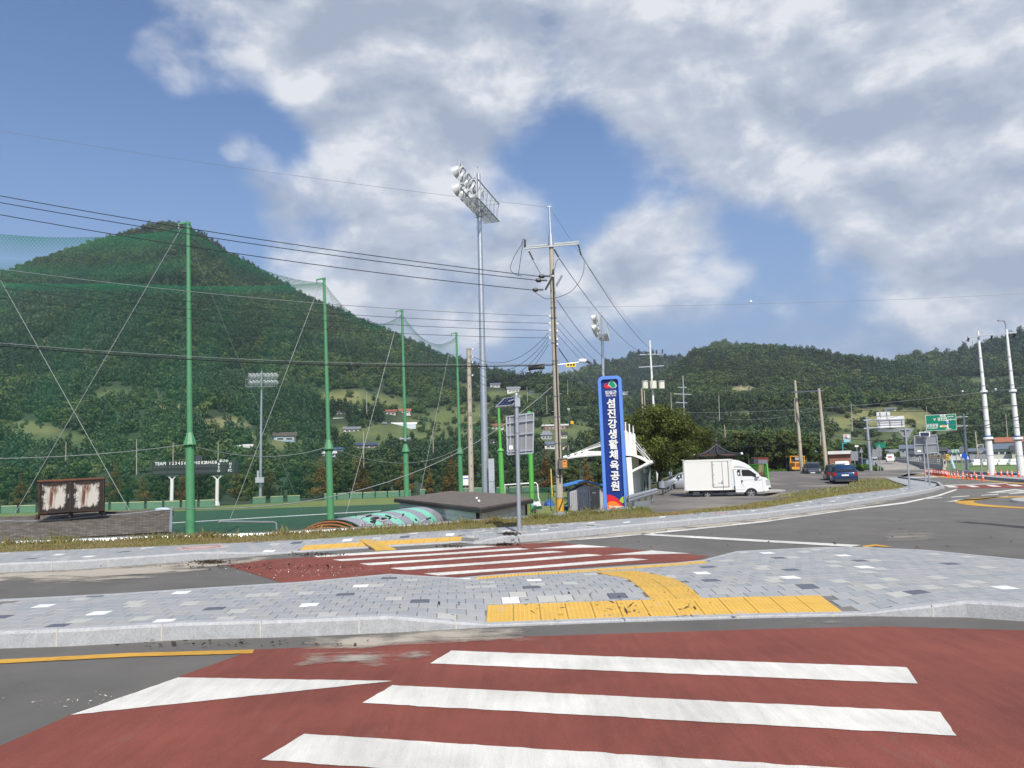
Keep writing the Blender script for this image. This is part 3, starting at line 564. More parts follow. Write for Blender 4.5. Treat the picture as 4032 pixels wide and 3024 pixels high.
fpts = [p for p, h in fr]; kerb_run(isl, fpts, [h for p, h in fr], .14, 1)
bpts = [Vector((p.x, p.y, 0)) for p, h in bk]; kerb_run(isl, bpts, [h for p, h in bk], .14, -1)
def joints(parent, mat):
    mb = MB()
    for (pr, p, d, nn, h, w) in JO:
        if pr is not parent: continue
        o = p-nn*.002; mb.box(o+nn*(w/2)+Vector((0, 0, (h-.004)/2)), (.013, w+.001, max(.02, h+.006)), rz=math.atan2(d.y, d.x))
    part('kerb_mortar', mb, mat, parent, kind='stuff')
m_mortar = M('kerb_mortar', (.55, .52, .45), .95); joints(isl, m_mortar)
# tactile tiles: dotted strips and the barred guide path
m_tac = M('tactile_yellow', (.60, .37, .07), .7, var=.1, vs=5, bump=.25, bs=90, col2=(.45, .38, .28), c2s=3.2, c2lo=.60, c2hi=.72, world=True)
def tile(x0, x1, d0, d1, base, kind='dot', pts=None, parent=None, zf=zi, lift=.002):
    mb = MB(); 
    def S(u, v): 
        if pts: a, b, c, d = pts; x = lerp(lerp(a.x, b.x, u), lerp(d.x, c.x, u), v); y = lerp(lerp(a.y, b.y, u), lerp(d.y, c.y, u), v)
        else: x = lerp(x0, x1, u); y = base(x)+lerp(d0, d1, v)
        return x, y, zf(x, y)+lift
    def q(u0, u1, v0, v1, h, ins=.0):
        b = [S(u0, v0), S(u1, v0), S(u1, v1), S(u0, v1)]; du, dv = (u1-u0)*ins, (v1-v0)*ins; t = [S(u0+du, v0+dv), S(u1-du, v0+dv), S(u1-du, v1-dv), S(u0+du, v1-dv)]
        mb.loft([[(x, y, z-.001) for x, y, z in b], [(x, y, z+h) for x, y, z in t]], caps=False); k = len(mb.v)-4; mb.f.append((k, k+1, k+2, k+3))
    b = [S(.012, .012), S(.988, .012), S(.988, .988), S(.012, .988)]; mb.loft([[(x, y, z-.03) for x, y, z in b], b], caps=False); k = len(mb.v)-4; mb.f.append((k, k+1, k+2, k+3))
    if kind == 'dot':
        for i in range(6):
            for j in range(6): u, v = (i+.5)/6, (j+.5)/6; q(u-.045, u+.045, v-.045, v+.045, .005, .22)
    else:
        for i in range(4): u = (i+.5)/4; q(u-.06, u+.06, .05, .95, .005, .2)
    part('tactile_tile', mb, m_tac, parent)
nt_ = int(round((TX1-TX0)/.3)); tw = (TX1-TX0)/nt_
for i in range(nt_):
    for j in range(2): tile(TX0+i*tw, TX0+(i+1)*tw, TD+j*.3, TD+(j+1)*.3, yf, parent=isl)
nr = int(round((RX1-RX0)/.3)); tw = (RX1-RX0)/nr
for i in range(nr): tile(RX0+i*tw, RX0+(i+1)*tw, -.44, -.14, yb, parent=isl)
def along(pl, t): 
    d = [0]
    for a, b in zip(pl[:-1], pl[1:]): d.append(d[-1]+(b-a).length)
    s = t*d[-1]; return Vector((float(np.interp(s, d, [p.x for p in pl])), float(np.interp(s, d, [p.y for p in pl])), 0))
for i in range(9):
    a0, a1, b0, b1 = along(PL, i/9), along(PL, (i+1)/9), along(PR, i/9), along(PR, (i+1)/9); m0 = (a0+b0)/2; m1 = (a1+b1)/2
    tile(0, 0, 0, 0, None, 'bar', (a0, m0, m1, a1), isl, lift=.004); tile(0, 0, 0, 0, None, 'bar', (m0, b0, b1, m1), isl, lift=.004)
# ---------------------------------------------------------------- pavement on the far side
SBK = [(-900, 2225), (0, 2174), (557, 2153), (1200, 2125), (1800, 2086), (2342, 2052), (3000, 2000), (3300, 1951), (3540, 1923), (3575, 1912), (3521, 1895), (3425, 1860)]
walk = bpy.data.objects.new('pavement', None); COL.objects.link(walk); walk['kind'] = 'structure'; walk['label'] = 'block paved pavement with granite kerb along the far side of the road'
khs = []
for i, p in enumerate(kerb_line):
    if i < 2: khs.append(KH); continue
    px = KL[i-2][0]; khs.append(KH if px <= 774 or px >= 1985 else float(np.interp(px, [774, 1110, 1863, 1985], [KH, .03, .03, KH])))
zb = .155
sbk = [G(x, y, zb) for x, y in SBK]
fy = interp_fn([(p.x, p.y) for p in kerb_line[:-1]]); fh = interp_fn([(p.x, h) for p, h in zip(kerb_line[:-1], khs[:-1])]); by = interp_fn([(p.x, p.y) for p in sbk[:10]])
def zw(x, y): a = min(1, max(0, 1-(y-fy(x)-.15)/1.0)); return zb - (zb-fh(x)+(.165-zb))*a*(1 if fh(x) < .16 else 0)
xs = np.arange(kerb_line[0].x, kerb_line[-2].x+.01, .5); mb = MB(); mb.grid([[(x, lerp(fy(x)+.02, max(fy(x)+.3, by(x)), t), zw(x, lerp(fy(x)+.02, max(fy(x)+.3, by(x)), t))-.014) for x in xs] for t in np.linspace(0, 1, 8)])
part('bedding', mb, _mats['paver_joint_sand'], walk)
kerb_run(walk, kerb_line[:-1], khs[:-1], .15, 1, lip=.004); 
tip = [kerb_line[-2]] + tipback
kerb_run(walk, tip, [KH]*len(tip), .15, -1); joints(walk, m_mortar)
# the corner behind the tip: paved wedge running back towards the bridge
wedge = [sbk[7]+Vector((-.5, -.5, 0)), sbk[8], sbk[9], sbk[10], sbk[11], G(3492, 1856, zb), G(3541, 1883, zb), G(3646, 1897, zb), G(3689, 1905, zb), kerb_line[-2]+Vector((-.25, .2, zb))]+[Vector((x, fy(x)+.14, zb-.003)) for x in np.linspace(kerb_line[-3].x-.4, sbk[7].x, 6)]
m_pvfar = M('far_pavers', (.35, .36, .36), .85, var=.08, vs=1.2, world=True)
part('far_corner_paving', MB().poly([Vector((p.x, p.y, zb-.004)) for p in wedge]), m_pvfar, walk)
rest = {}; PWF = .212; rp = random.Random(9)
for i in range(0, 420):
    # rows follow the kerb: s along x, v away from the kerb
    x0 = kerb_line[0].x+6+i*PWF
    if x0 > sbk[8].x+1.5: break
    yk = fy(x0); 
    sl = (fy(x0+.4)-fy(x0-.4))/.8; cs = math.sqrt(1+sl*sl)
    nrow = int((by(x0)-yk-.1)/(PD*cs))+1
    for j in range(nrow):
        q = []; off = PWF/2 if j % 2 else 0
        ok = True
        for du, dv in ((.004, .004), (PWF-.004, .004), (PWF-.004, PD-.004), (.004, PD-.004)):
            x = x0+off+du; y = fy(x)+.13+(j*PD+dv)*cs; q.append((x, y)); ok &= y < by(x)+.25
        if not ok: continue
        k = paver_kind(rp, i, j)
        if 1130 < project(np.array(x0), np.array(yk), np.array(0.))[0] < 1830 and j < 2: continue
        mb = rest.setdefault(k, MB()); mb.loft([[(x, y, zw(x, y)-.02) for x, y in q], [(x, y, zw(x, y)) for x, y in q]], caps=False); n = len(mb.v)-4; mb.f.append((n, n+1, n+2, n+3))
for k, mb in rest.items(): part('pavers', mb, PM[k], walk, kind='stuff')
# its tactile strip and short guide path
a, b = G(1157, 2176, .03).x, G(1812, 2136, .03).x; n = int(round((b-a)/.3)); tw = (b-a)/n
for i in range(n):
    for j in range(2): tile(a+i*tw, a+(i+1)*tw, .14+j*.27, .41+j*.27, fy, parent=walk, zf=lambda x, y: zw(x, y)+.003)
ga, gb, gc, gd = G(1478, 2150, .1), G(1560, 2147, .1), G(1462, 2120, .15), G(1412, 2121, .15)
tile(0, 0, 0, 0, None, 'bar', tuple(Vector(v) for v in (ga, (ga+gb)/2, (gc+gd)/2, gd)), walk, zf=zw, lift=.006); tile(0, 0, 0, 0, None, 'bar', tuple(Vector(v) for v in ((ga+gb)/2, gb, gc, (gc+gd)/2)), walk, zf=zw, lift=.006)
# chalk-pink manhole lids
m_pink = M('pink_cover', (.50, .36, .33), .8, var=.1)
for (x0, y0, x1, y1, lab) in ((707, 2145, 880, 2167, 'square pink framed manhole lid in the pavement left of the far tactile paving'), (2805, 2014, 2875, 2027, 'pink manhole lid in the pavement in front of the box truck')):
    p0 = G(x0, (y0+y1)/2, zb); p1 = G(x1, (y0+y1)/2, zb); c = (p0+p1)/2; w = (p1-p0).length*.86; t = thing('manhole_cover', lab, 'manhole cover', c, 0)
    rz = math.atan2(fy(c.x+.5)-fy(c.x-.5), 1)
    part('frame', MB().box((0, 0, .002), (w, w*.85, .012), rz), m_pink, t, local=True); mb = MB(); 
    mb.grid([[(r*w*.42*math.cos(a), r*w*.36*math.sin(a), z) for a in np.linspace(0, 2*math.pi, 41)] for r, z in ((1, .0085), (1, .014), (.93, .014), (.93, .0085))]); part('rim', mb, M('manhole_rim', (.25, .12, .11), .7), t, local=True)
    mb = MB().cyl((0, 0, .008), (0, 0, .0125), w*.30, n=28); part('lid', mb, m_pink, t, local=True)
# ---------------------------------------------------------------- verge, guardrail line, lot, fields
GL = [(-900, 2155, 18.0), (0, 2130, 18.3), (603, 2108, 18.9), (1000, 2098, 19.6), (1406, 2075, 20.6), (1900, 2045, 22.3), (2056, 2034, 23.0), (2303, 2012, 24.3), (2508, 1994, 25.5)]
gl = [P(x, y, Y) for x, y, Y in GL]
def gz(x): return float(np.interp(x, [p.x for p in gl], [p.z for p in gl]))
def gy(x): return float(np.interp(x, [p.x for p in gl], [p.y for p in gl]))
xr = np.linspace(gl[0].x, gl[-1].x, 60); rows = []
for t, dz in ((0, -.04), (.15, .0), (.5, .0), (.85, -.03), (1, -.08)): rows.append([(x, lerp(by(x)-.12, gy(x)+.1, t), lerp(zb+dz, gz(x)-.07, t)) for x in xr])
rows.append([(x, gy(x)+1.2, -.35) for x in xr]); rows.append([(x, gy(x)+5.5, -3.2) for x in xr]); rows.append([(x, gy(x)+6.5, -3.4) for x in xr])
structure('verge', MB().grid(rows), m_grass_base, smooth=True)
def lotz(y): return float(np.interp(y, [20, 30, 40, 49, 60, 92, 126, 150], [.1, .0, -.2, -.3, .0, .42, .5, .5]))
LOTF = [(2500, 2040), (2563, 2030), (3000, 1990), (3300, 1945), (3540, 1921)]
# dirt and grass strip between the pavement and the lot (x to the right of the blue sign)
xr = np.linspace(gl[-1].x-.5, sbk[8].x+.5, 40); rows = []
def lot_front(x): return by(x)+lerp(1.2, 6.5, min(1, max(0, (x-gl[-1].x)/12)))
for t in (0, .1, .35, .7, 1.0): rows.append([(x, lerp(by(x)-.12, lot_front(x), t), lerp(zb-.03, min(zb-.03, lotz(lot_front(x))), t*t)+(.03 if 0 < t < 1 else 0)) for x in xr])
structure('verge', MB().grid(rows), m_grass_base, smooth=True)
def lot_left(y): return 5.6+(max(y, 24)-37)*.235
x1 = 52; rows = []
for i, yv in enumerate([None, 34, 42, 49, 56, 64, 80, 92, 110, 128]):
    row = []
    for x in np.linspace(lot_left(yv or 28), x1, 50):
        yf_ = lot_front(x) if x < sbk[8].x else lot_front(sbk[8].x)+ (x-sbk[8].x)*1.6
        y = yf_ if yv is None else max(yf_+.5*i, yv); row.append((x, y, lotz(y)-.004*i*0))
    rows.append(row)
structure('car_park', MB().grid(rows), m_lot)
mb = MB(); mb.grid([[(lot_left(y)+.05, y, lotz(y)-.02), (lot_left(y)-1.5, y, lotz(y)-.35), (lot_left(y)-7, y, -3.3)] for y in (24, 28, 34, 40, 50, 60, 80, 100, 128)]); mb.grid([[(x, 128, .48) for x in (28, 40, 52)], [(x, 140, -3.3) for x in (26, 40, 52)]]); structure('embankment', mb, m_grass_base)
# grass tongue at the corner and grass bank on the right of the bridge road
tong = [(3020, 1960), (3300, 1948), (3540, 1921), (3572, 1911), (3521, 1894), (3425, 1858), (3372, 1856), (3345, 1880), (3345, 1912), (3180, 1930)]
structure('grass_corner', MB().poly([G(x, y, .10) for x, y in tong]), m_grass_base)
mb = MB(); bank = [[P(3700, 1852, 125), P(3760, 1862, 108), P(3850, 1866, 98), P(4032, 1874, 86), P(4500, 1890, 72), P(5200, 1910, 60)], [P(3700, 1848, 135), P(3760, 1853, 120), P(3850, 1856, 112), P(4032, 1862, 100), P(4500, 1872, 85), P(5200, 1885, 80)], [P(3700, 1826, 150), P(3760, 1826, 145), P(3850, 1826, 140), P(4032, 1822, 138), P(4500, 1812, 130), P(5200, 1800, 120)], [P(3700, 1824, 190), P(3760, 1823, 190), P(3850, 1822, 190), P(4032, 1818, 190), P(4500, 1806, 190), P(5200, 1790, 190)]]
structure('grass_bank', mb.grid(bank), M('bank_grass', (.12, .2, .05), .95, var=.3, vs=.8, world=True, bump=.6, bs=6, col2=(.17, .2, .07), c2s=.6))
# right-hand pavement with dark kerb by the cones
rk = [(3806, 1879), (3900, 1888), (4032, 1900), (4300, 1922)]; a = [G(x, y) for x, y in rk]; 
rwk = bpy.data.objects.new('right_pavement', None); COL.objects.link(rwk); rwk['kind'] = 'structure'
m_kd = M('dark_kerb', (.30, .31, .33), .8); kerb_run(rwk, a, [.2]*4, .18, 1, L0=2.0)
part('paving', MB().poly([p+Vector((0, .1, .2)) for p in a]+[G(4300, 1880, .2), G(4032, 1872, .2), G(3920, 1870, .2), G(3830, 1869, .2)]), m_pvfar, rwk)
# baseball field below the road
fz = -3.2
def FP(x, y, z=fz): return G(x, y, z)
structure('outfield_grass', MB().poly([Vector((-130, 30, fz)), Vector((24, 30, fz)), Vector((30, 178, fz)), FP(1900, 1950), FP(1587, 1956), FP(1189, 1974), FP(735, 1998), FP(0, 2022), FP(-900, 2050), Vector((-130, 90, fz))]), M('outfield_turf', (.15, .20, .045), .95, var=.16, vs=.15, world=True, col2=(.19, .2, .06), c2s=.08))
structure('infield_turf', MB().poly([Vector((-60, 26, fz+.02)), Vector((-5, 26, fz+.02)), FP(1800, 1990, fz+.02), FP(1587, 1984, fz+.02), FP(1100, 2000, fz+.02), FP(900, 2008, fz+.02), FP(675, 2013, fz+.02), FP(0, 2040, fz+.02), FP(-900, 2070, fz+.02)]), M('infield_turf', (.022, .078, .036), .9, var=.1, vs=.2, world=True))
mb = MB(); mb.grid([[FP(600, 2062, fz+.03), FP(1500, 2010, fz+.03)], [FP(600, 2064.5, fz+.03), FP(1500, 2012, fz+.03)]]); structure('field_chalk_line', mb, m_white)
# dust washed against the kerbs
def dust(pts, name, col=(.46, .41, .33), z=.013, lo=.43, hi=.60, sc=1.6, st=(.5, 1, 1)):
    m = bpy.data.materials.get(name) or bpy.data.materials.new(name); m.use_nodes = True; t = m.node_tree; 
    if len(t.nodes) < 3:
        b = t.nodes['Principled BSDF']; b.inputs['Roughness'].default_value = .95; b.inputs['Base Color'].default_value = (*col, 1); pos = N(t, 'ShaderNodeNewGeometry').outputs['Position']; mp = N(t, 'ShaderNodeMapping'); mp.inputs['Scale'].default_value = st; L(t, pos, mp.inputs[0])
        n = N(t, 'ShaderNodeTexNoise'); n.inputs['Scale'].default_value = sc; n.inputs['Detail'].default_value = 12; n.inputs['Roughness'].default_value = .72; L(t, mp.outputs[0], n.inputs[0])
        at = N(t, 'ShaderNodeAttribute', attribute_name='edge'); mr = N(t, 'ShaderNodeMapRange'); L(t, MTH(t, 'MULTIPLY_ADD', at.outputs['Fac'], .3, MTH(t, 'SUBTRACT', n.outputs['Fac'], .2)), mr.inputs[0]); mr.inputs[1].default_value = lo; mr.inputs[2].default_value = hi; mr.inputs[4].default_value = .88; L(t, mr.outputs[0], b.inputs['Alpha'])
    k = len(pts); me = bpy.data.meshes.new('dust'); me.from_pydata([tuple(p) for r in pts for p in r], [], [(i*3+j, i*3+j+1, (i+1)*3+j+1, (i+1)*3+j) for i in range(k-1) for j in range(2)])
    a = me.attributes.new('edge', 'FLOAT', 'POINT'); e = []
    for i in range(k): f = min(1, 1.9*math.sin(math.pi*i/(k-1))*(.7+.3*math.sin(i*2.3))); e += [0, f, 0.35*f]
    a.data.foreach_set('value', e); me.materials.append(m); o = bpy.data.objects.new('kerb_dust', me); COL.objects.link(o); o['kind'] = 'stuff'
def dust_along(px0, px1, front, n=14, zz=.013, name='kerb_dust', **k):
    """front: function px -> (near row y, middle row y, far row y) in photo pixels"""
    dust([[G(x, front(x)[0], zz), G(x, front(x)[1], zz), G(x, front(x)[2], zz)] for x in np.linspace(px0, px1, n)], name, z=zz, **k)
ky = interp_fn(KL)
dust_along(-300, 1150, lambda x: (ky(x)+38+22*math.sin(x/260), ky(x)+14, ky(x)+1) if x > 0 else (2310, 2275, 2258), n=20, lo=.34, hi=.5, name='kerb_dust_thick')
dust_along(1950, 3690, lambda x: (ky(x)+float(np.interp(x, [1950, 2600, 3690], [16, 15, 12])), ky(x)+5, ky(x)+1), n=24, lo=.34, hi=.5, name='kerb_dust_thin')
iky = interp_fn([(x, y) for x, y, k in FR])
dust_along(1180, 2120, lambda x: (iky(x)+58, iky(x)+22, iky(x)+1), n=14, zz=.012, lo=.36, hi=.55, name='kerb_dust_near')
dust_along(1150, 1720, lambda x: (2640, 2585, 2560), n=8, zz=.016, name='kerb_dust_swirl', col=(.40, .36, .30), lo=.42, hi=.6, st=(.6, 1.4, 1))
dust_along(3150, 3420, lambda x: (2462, 2446, 2436), n=8, zz=.012)
dust_along(3760, 4150, lambda x: (2056+(x-3760)*.09, 2052+(x-3760)*.09, 2047+(x-3760)*.09), n=8, zz=.006, name='tyre_mark', col=(.05, .05, .05), lo=.3, hi=.45)
dust_along(3380, 3760, lambda x: (2155-(x-3380)*-.02, 2118, 2075), n=10, zz=.01, name='road_dust', col=(.30, .28, .24), lo=.46, hi=.7, st=(.25, .9, 1))
# ---------------------------------------------------------------- baseball field furniture
def green_pole(label, xt, yt, xb, Y, group='green net poles along the field'):
    top = P(xt, yt, Y); b0 = P(xb, 2060, Y); base = Vector((b0.x, Y, fz)); t = thing('net_pole', label, 'pole', base, group=group)
    ax = lambda z: base.lerp(top, (z-fz)/(top.z-fz)); zc = 4.2
    part('lower_tube', MB().cyl(base, ax(zc), .33, .30, 16), m_gpole, t, smooth=30); part('upper_tube', MB().cyl(ax(zc), top, .21, .13, 16), m_gpole, t, smooth=30)
    mb = MB().cyl(ax(zc-.06), ax(zc+.02), .47, .47, 16).cyl(ax(zc+.02), ax(zc+.85), .46, .22, 8); part('collar', mb, m_gpole, t)
    mb = MB(); 
    for k in range(8): a = k*math.pi/4; c = ax(zc-.07); d = Vector((math.cos(a), math.sin(a), 0)); mb.prism([c+d*.29, c+d*.46, c+d*.29-Vector((0, 0, .35))], Vector((-d.y, d.x, 0))*.02)
    part('gusset', mb, m_gpole, t)
    mb = MB().cyl(top-Vector((0, 0, .15)), top+Vector((0, 0, .05)), .17, .17, 12).beam(top, top+Vector((-.75, 0, -.12)), .14, .12); part('top_bracket', mb, m_gpole, t)
    mb = MB().cyl(top+Vector((-.7, 0, -.12)), top+Vector((-.7, 0, -.5)), .07, .04, 6); part('pulley', mb, m_galv_d, t); return t, top
green_pole('green steel net pole far left, just outside the frame', -420, 830, -430, 52)
gp1 = green_pole('tallest and nearest green steel net pole, in front of the black scoreboard', 741, 876, 753, 56)
gp2 = green_pole('second green net pole from the left, rising beside the striped tunnel roof', 1276, 1096, 1303, 72.6)
gp3 = green_pole('third green net pole from the left, carrying the grey horn speakers', 1583, 1222, 1604, 88)
gp4 = green_pole('fourth and slimmest green net pole, left of the short concrete pole', 1797, 1311, 1818, 103.6)
for (x, y, Y, lab, r) in ((1584, 1729, 88, '', .0),):
    t = thing('horn_speaker', 'pair of grey horn speakers strapped to the third green net pole', 'loudspeaker', P(x+12, y, Y-.4)); c = P(x+12, y, Y-.45)
    for sx in (-1, 1): part('horn', MB().cyl(c+Vector((sx*.1, 0, 0)), c+Vector((sx*.62, -.05, 0)), .08, .26, 12), m_galv_d, t, smooth=30)
    part('bracket', MB().box(c+Vector((0, .1, -.1)), (.2, .3, .3)), m_galv_d, t)
t = thing('lime_post', 'lime green post left of the solar sign pole, in front of the netting', 'pole', P(1980, 1954, 62)); a, b = P(1963, 1608, 62), P(1979, 1960, 62)
part('upper_tube', MB().cyl(a.lerp(b, .47), a, .13, .11, 12), m_bright, t, smooth=30); part('lower_tube', MB().cyl(b-Vector((0, 0, 1.2)), a.lerp(b, .47), .22, .20, 12), m_bright, t, smooth=30); part('collar', MB().cyl(a.lerp(b, .48), a.lerp(b, .45), .28, .16, 12), m_bright, t)
t = thing('lime_post', 'lime green post right of the sign back panel, by the brown roof', 'pole', P(2098, 2010, 60)); a, b = P(2083, 1625, 60), P(2097, 1998, 60)
part('tube', MB().cyl(b-Vector((0, 0, 1.0)), a, .2, .18, 12), m_bright, t, smooth=30); part('cap', MB().cyl(a, a+Vector((0, 0, .12)), .2, .06, 10), m_bright, t)
# netting
def netmat(name, col, a0, a1):
    m = bpy.data.materials.new(name); m.use_nodes = True; t = m.node_tree; t.nodes.clear(); o = N(t, 'ShaderNodeOutputMaterial'); d = N(t, 'ShaderNodeBsdfDiffuse'); d.inputs[0].default_value = (*col, 1); tr = N(t, 'ShaderNodeBsdfTransparent'); mx = N(t, 'ShaderNodeMixShader')
    tl = N(t, 'ShaderNodeBsdfTranslucent'); tl.inputs[0].default_value = (*col, 1); ad = N(t, 'ShaderNodeMixShader'); ad.inputs[0].default_value = .5; L(t, d.outputs[0], ad.inputs[1]); L(t, tl.outputs[0], ad.inputs[2])
    at = N(t, 'ShaderNodeAttribute', attribute_name='fold'); p = N(t, 'ShaderNodeTexCoord').outputs['Object']; n = N(t, 'ShaderNodeTexNoise'); n.inputs['Scale'].default_value = .35; n.inputs['Detail'].default_value = 5; L(t, p, n.inputs[0])
    # the mesh itself: two families of crossing strands, a hand's width apart
    def strands(rot):
        mp = N(t, 'ShaderNodeMapping'); mp.inputs['Rotation'].default_value = (0, R(rot), 0); L(t, p, mp.inputs[0]); w = N(t, 'ShaderNodeTexWave', bands_direction='X'); w.inputs['Scale'].default_value = 1.6; w.inputs['Distortion'].default_value = .4; w.inputs['Detail'].default_value = 0; L(t, mp.outputs[0], w.inputs[0]); return w.outputs['Fac']
    st = MTH(t, 'MAXIMUM', strands(38), strands(-38)); st = MTH(t, 'MULTIPLY_ADD', st, .55, .55)
    f = MTH(t, 'MULTIPLY', MTH(t, 'ADD', MTH(t, 'MULTIPLY', at.outputs['Fac'], a1-a0), MTH(t, 'MULTIPLY', MTH(t, 'ADD', n.outputs['Fac'], .5), a0)), st, clamp=True)
    L(t, f, mx.inputs[0]); L(t, tr.outputs[0], mx.inputs[1]); L(t, ad.outputs[0], mx.inputs[2]); L(t, mx.outputs[0], o.inputs[0]); return m
m_net = netmat('green_netting', (.05, .27, .15), .055, .6)
def net(label, tops, zb_, sag, nx=26, nz=26, fold=.1, seed=0, drape=.0):
    """a hanging net between pole tops; its head rope sags, the top band is bunched"""
    rows = []; fo = []
    for k in range(nz+1):
        v = k/nz; row = []
        for s, (a, b) in enumerate(zip(tops[:-1], tops[1:])):
            for i in range(nx+(s == len(tops)-2)):
                u = i/nx; p = Vector(a).lerp(Vector(b), u); sg = sag[s] if isinstance(sag, (list, tuple)) else sag; zt = p.z-.4-sg*4*u*(1-u); z = lerp(zt, zb_, v)
                n = Vector((-(b.y-a.y), b.x-a.x, 0)).normalized(); row.append(p.xy.to_3d()+Vector((0, 0, z))+n*(.35*math.sin(u*9+v*3+seed)*math.sin(v*3.1)))
                fo.append(max(0, 1-v/fold)*.9 + (.5 if abs(v-drape) < .025 and drape else 0) + .12*max(0, math.sin(u*17+v*9+seed)))
        rows.append(row)
    mb = MB().grid(rows); me = mb.mesh('safety_net', m_net, (tops[0].x, tops[0].y, zb_), smooth=False); me.polygons.foreach_set('use_smooth', [True]*len(me.polygons)); a = me.attributes.new('fold', 'FLOAT', 'POINT'); a.data.foreach_set('value', np.array(fo, 'f')[:len(me.vertices)])
    o = bpy.data.objects.new('safety_net', me); o.location = (tops[0].x, tops[0].y, zb_); COL.objects.link(o); return _props(o, label, 'net', 'green safety nets hung between the poles')
net('green safety net left of the nearest green pole, its top edge sagging', [P(-420, 830, 52), gp1[1]], -3, 1.1, drape=.12, fold=.07)
net('green safety net from the nearest to the second green pole, top edge drooping steeply', [gp1[1], gp2[1]], -3, 1.0, fold=.05, seed=2)
net('green safety net between the second and the fourth green poles, before the hill', [gp2[1], gp3[1], gp4[1]], -3, [2.4, 2.2], fold=.05, seed=3)
net('far green safety net hung level behind the nearest green pole', [P(-500, 1062, 66), P(500, 1098, 70), gp2[1]], -3, .35, fold=.035, seed=5)
net('green safety net right of the fourth pole behind the lime posts', [gp4[1]-Vector((0, 0, 12)), P(2100, 1640, 90)], -3, .6, fold=.03, seed=8)
# ---------------------------------------------------------------- outfield fence panels, scoreboard
m_mesh = M('green_mesh_panel', (.11, .22, .145), .8, var=.15, vs=2); m_frame = M('fence_frame_green', (.05, .16, .10), .6)
def fence_panel0():
    t = thing('fence_panel', 'green mesh outfield fence panel standing in the row', 'fence', (0, 0, 0), group='green mesh panels of the outfield fence')
    part('mesh', MB().box((0, 0, .68), (2.4, .03, 1.2)), m_mesh, t, local=True); mb = MB()
    for a, b in (((-1.25, 0, .05), (1.25, 0, .05)), ((-1.25, 0, 1.32), (1.25, 0, 1.32)), ((-1.25, 0, .05), (-1.25, 0, 1.32)), ((1.25, 0, .05), (1.25, 0, 1.32))): mb.beam(a, b, .07)
    part('frame', mb, m_frame, t, local=True); mb = MB().beam((-1.25, 0, 1.2), (-1.25, .7, .03), .05).beam((1.25, 0, 1.2), (1.25, .7, .03), .05); part('brace', mb, m_frame, t, local=True); 
    part('top_pad', MB().box((0, -.03, 1.28), (2.5, .06, .09)), M('pale_top_pad', (.62, .62, .36), .7), t, local=True); return t
fp0 = fence_panel0(); fn = [0]
def fence_row(a, b, gaps=()):
    d = b-a; n = int(d.length/2.75); rz = math.atan2(d.y, d.x)
    for i in range(n):
        if i in gaps: continue
        p = a+d*((i+.5)/n)+Vector((0, 0, 0)); lab = fp0['label']
        if fn[0] == 0: fp0.location = p; fp0.rotation_euler = (0, 0, rz)
        else: again(fp0, f'green mesh outfield fence panel, {ordw(fn[0])} from the left along the far fence', p, rz+random.uniform(-.03, .03))
        fn[0] += 1
fence_row(FP(-150, 2028), FP(850, 1997)); fence_row(FP(985, 1986), FP(1189, 1976)); fence_row(FP(1274, 1970), FP(1620, 1955)); fence_row(FP(1650, 1950), FP(2200, 1934))
fp0['label'] = 'green mesh outfield fence panel, first from the left along the far fence'
Ysb = 143
t = thing('scoreboard', 'long black baseball scoreboard on two white lattice legs beyond the outfield', 'scoreboard', P(768, 1990, Ysb))
BL, BR = P(597, 1873, Ysb), P(937, 1864, Ysb); TL, TR = P(597, 1818, Ysb), P(937, 1811, Ysb)
sbx = (BR-BL).normalized(); sbz = Vector((-sbx.z, 0, sbx.x)); sw = (BR-BL).length; sh = (TL-BL).length; m_sb = M('scoreboard_black', (.022, .024, .026), .5); m_slot = M('scoreboard_slot', (.055, .06, .062), .4)
part('board', MB().prism([BL, BR, TR, TL], (0, .8, 0)), m_sb, t)
def sbp(u, v, d=-.05): return BL+sbx*(u*sw)+sbz*(v*sh)+Vector((0, d, 0))
def slot(u0, u1, v0, v1): part('slot', MB().prism([sbp(u0, v0, 0), sbp(u1, v0, 0), sbp(u1, v1, 0), sbp(u0, v1, 0)], (0, -.05, 0)), m_slot, t)
for v0, v1 in ((.50, .68), (.12, .30)):
    slot(.02, .175, v0, v1)
    for i in range(16): u = .195+i*.0355; slot(u, u+.030, v0, v1)
for i, (v0, v1) in enumerate(((.62, .78), (.38, .54), (.14, .30))):
    for k in range(3 if i == 0 else 2): slot(.795+k*.033, .823+k*.033, v0, v1)
    slot(.925, .955, v0, v1)
slot(.89, .965, .83, .95)
def sbt(s, u, v, size): text_mesh('lettering', s, size, m_white, t, sbp(u, v, -.06), sbx, sbz, .01, .02)
sbt('TEAM', .10, .83, .82)
for i, s in enumerate(['1', '2', '3', '4', '5', '6', '7', '8', '9', '10', '11', '12', 'R', 'H', 'E', 'B']): sbt(s, .21+i*.0355, .83, .78)
sbt('투구수', .835, .90, .62); sbt('B', .778, .70, .62); sbt('S', .778, .46, .62); sbt('O', .778, .22, .62); sbt('H', .912, .70, .62); sbt('E', .912, .46, .62); sbt('FC', .908, .22, .62)
for xb in (678, 856):
    a = P(xb, 1875, Ysb+.4); b = Vector((a.x, Ysb+.4, fz)); mb = MB().cyl(b+Vector((0, 0, .8)), a-Vector((0, 0, .6)), .32, .32, 10); mb.cyl(b, b+Vector((0, 0, .9)), .55, .3, 6)
    for s in (-1, 1): mb.beam(a-Vector((0, 0, .7)), a+Vector((s*.75, 0, .05)), .16)
    part('leg', mb, m_white, t); part('bearer', MB().beam(a+Vector((-1.2, 0, .05)), a+Vector((1.2, 0, .05)), .12), m_galv, t)
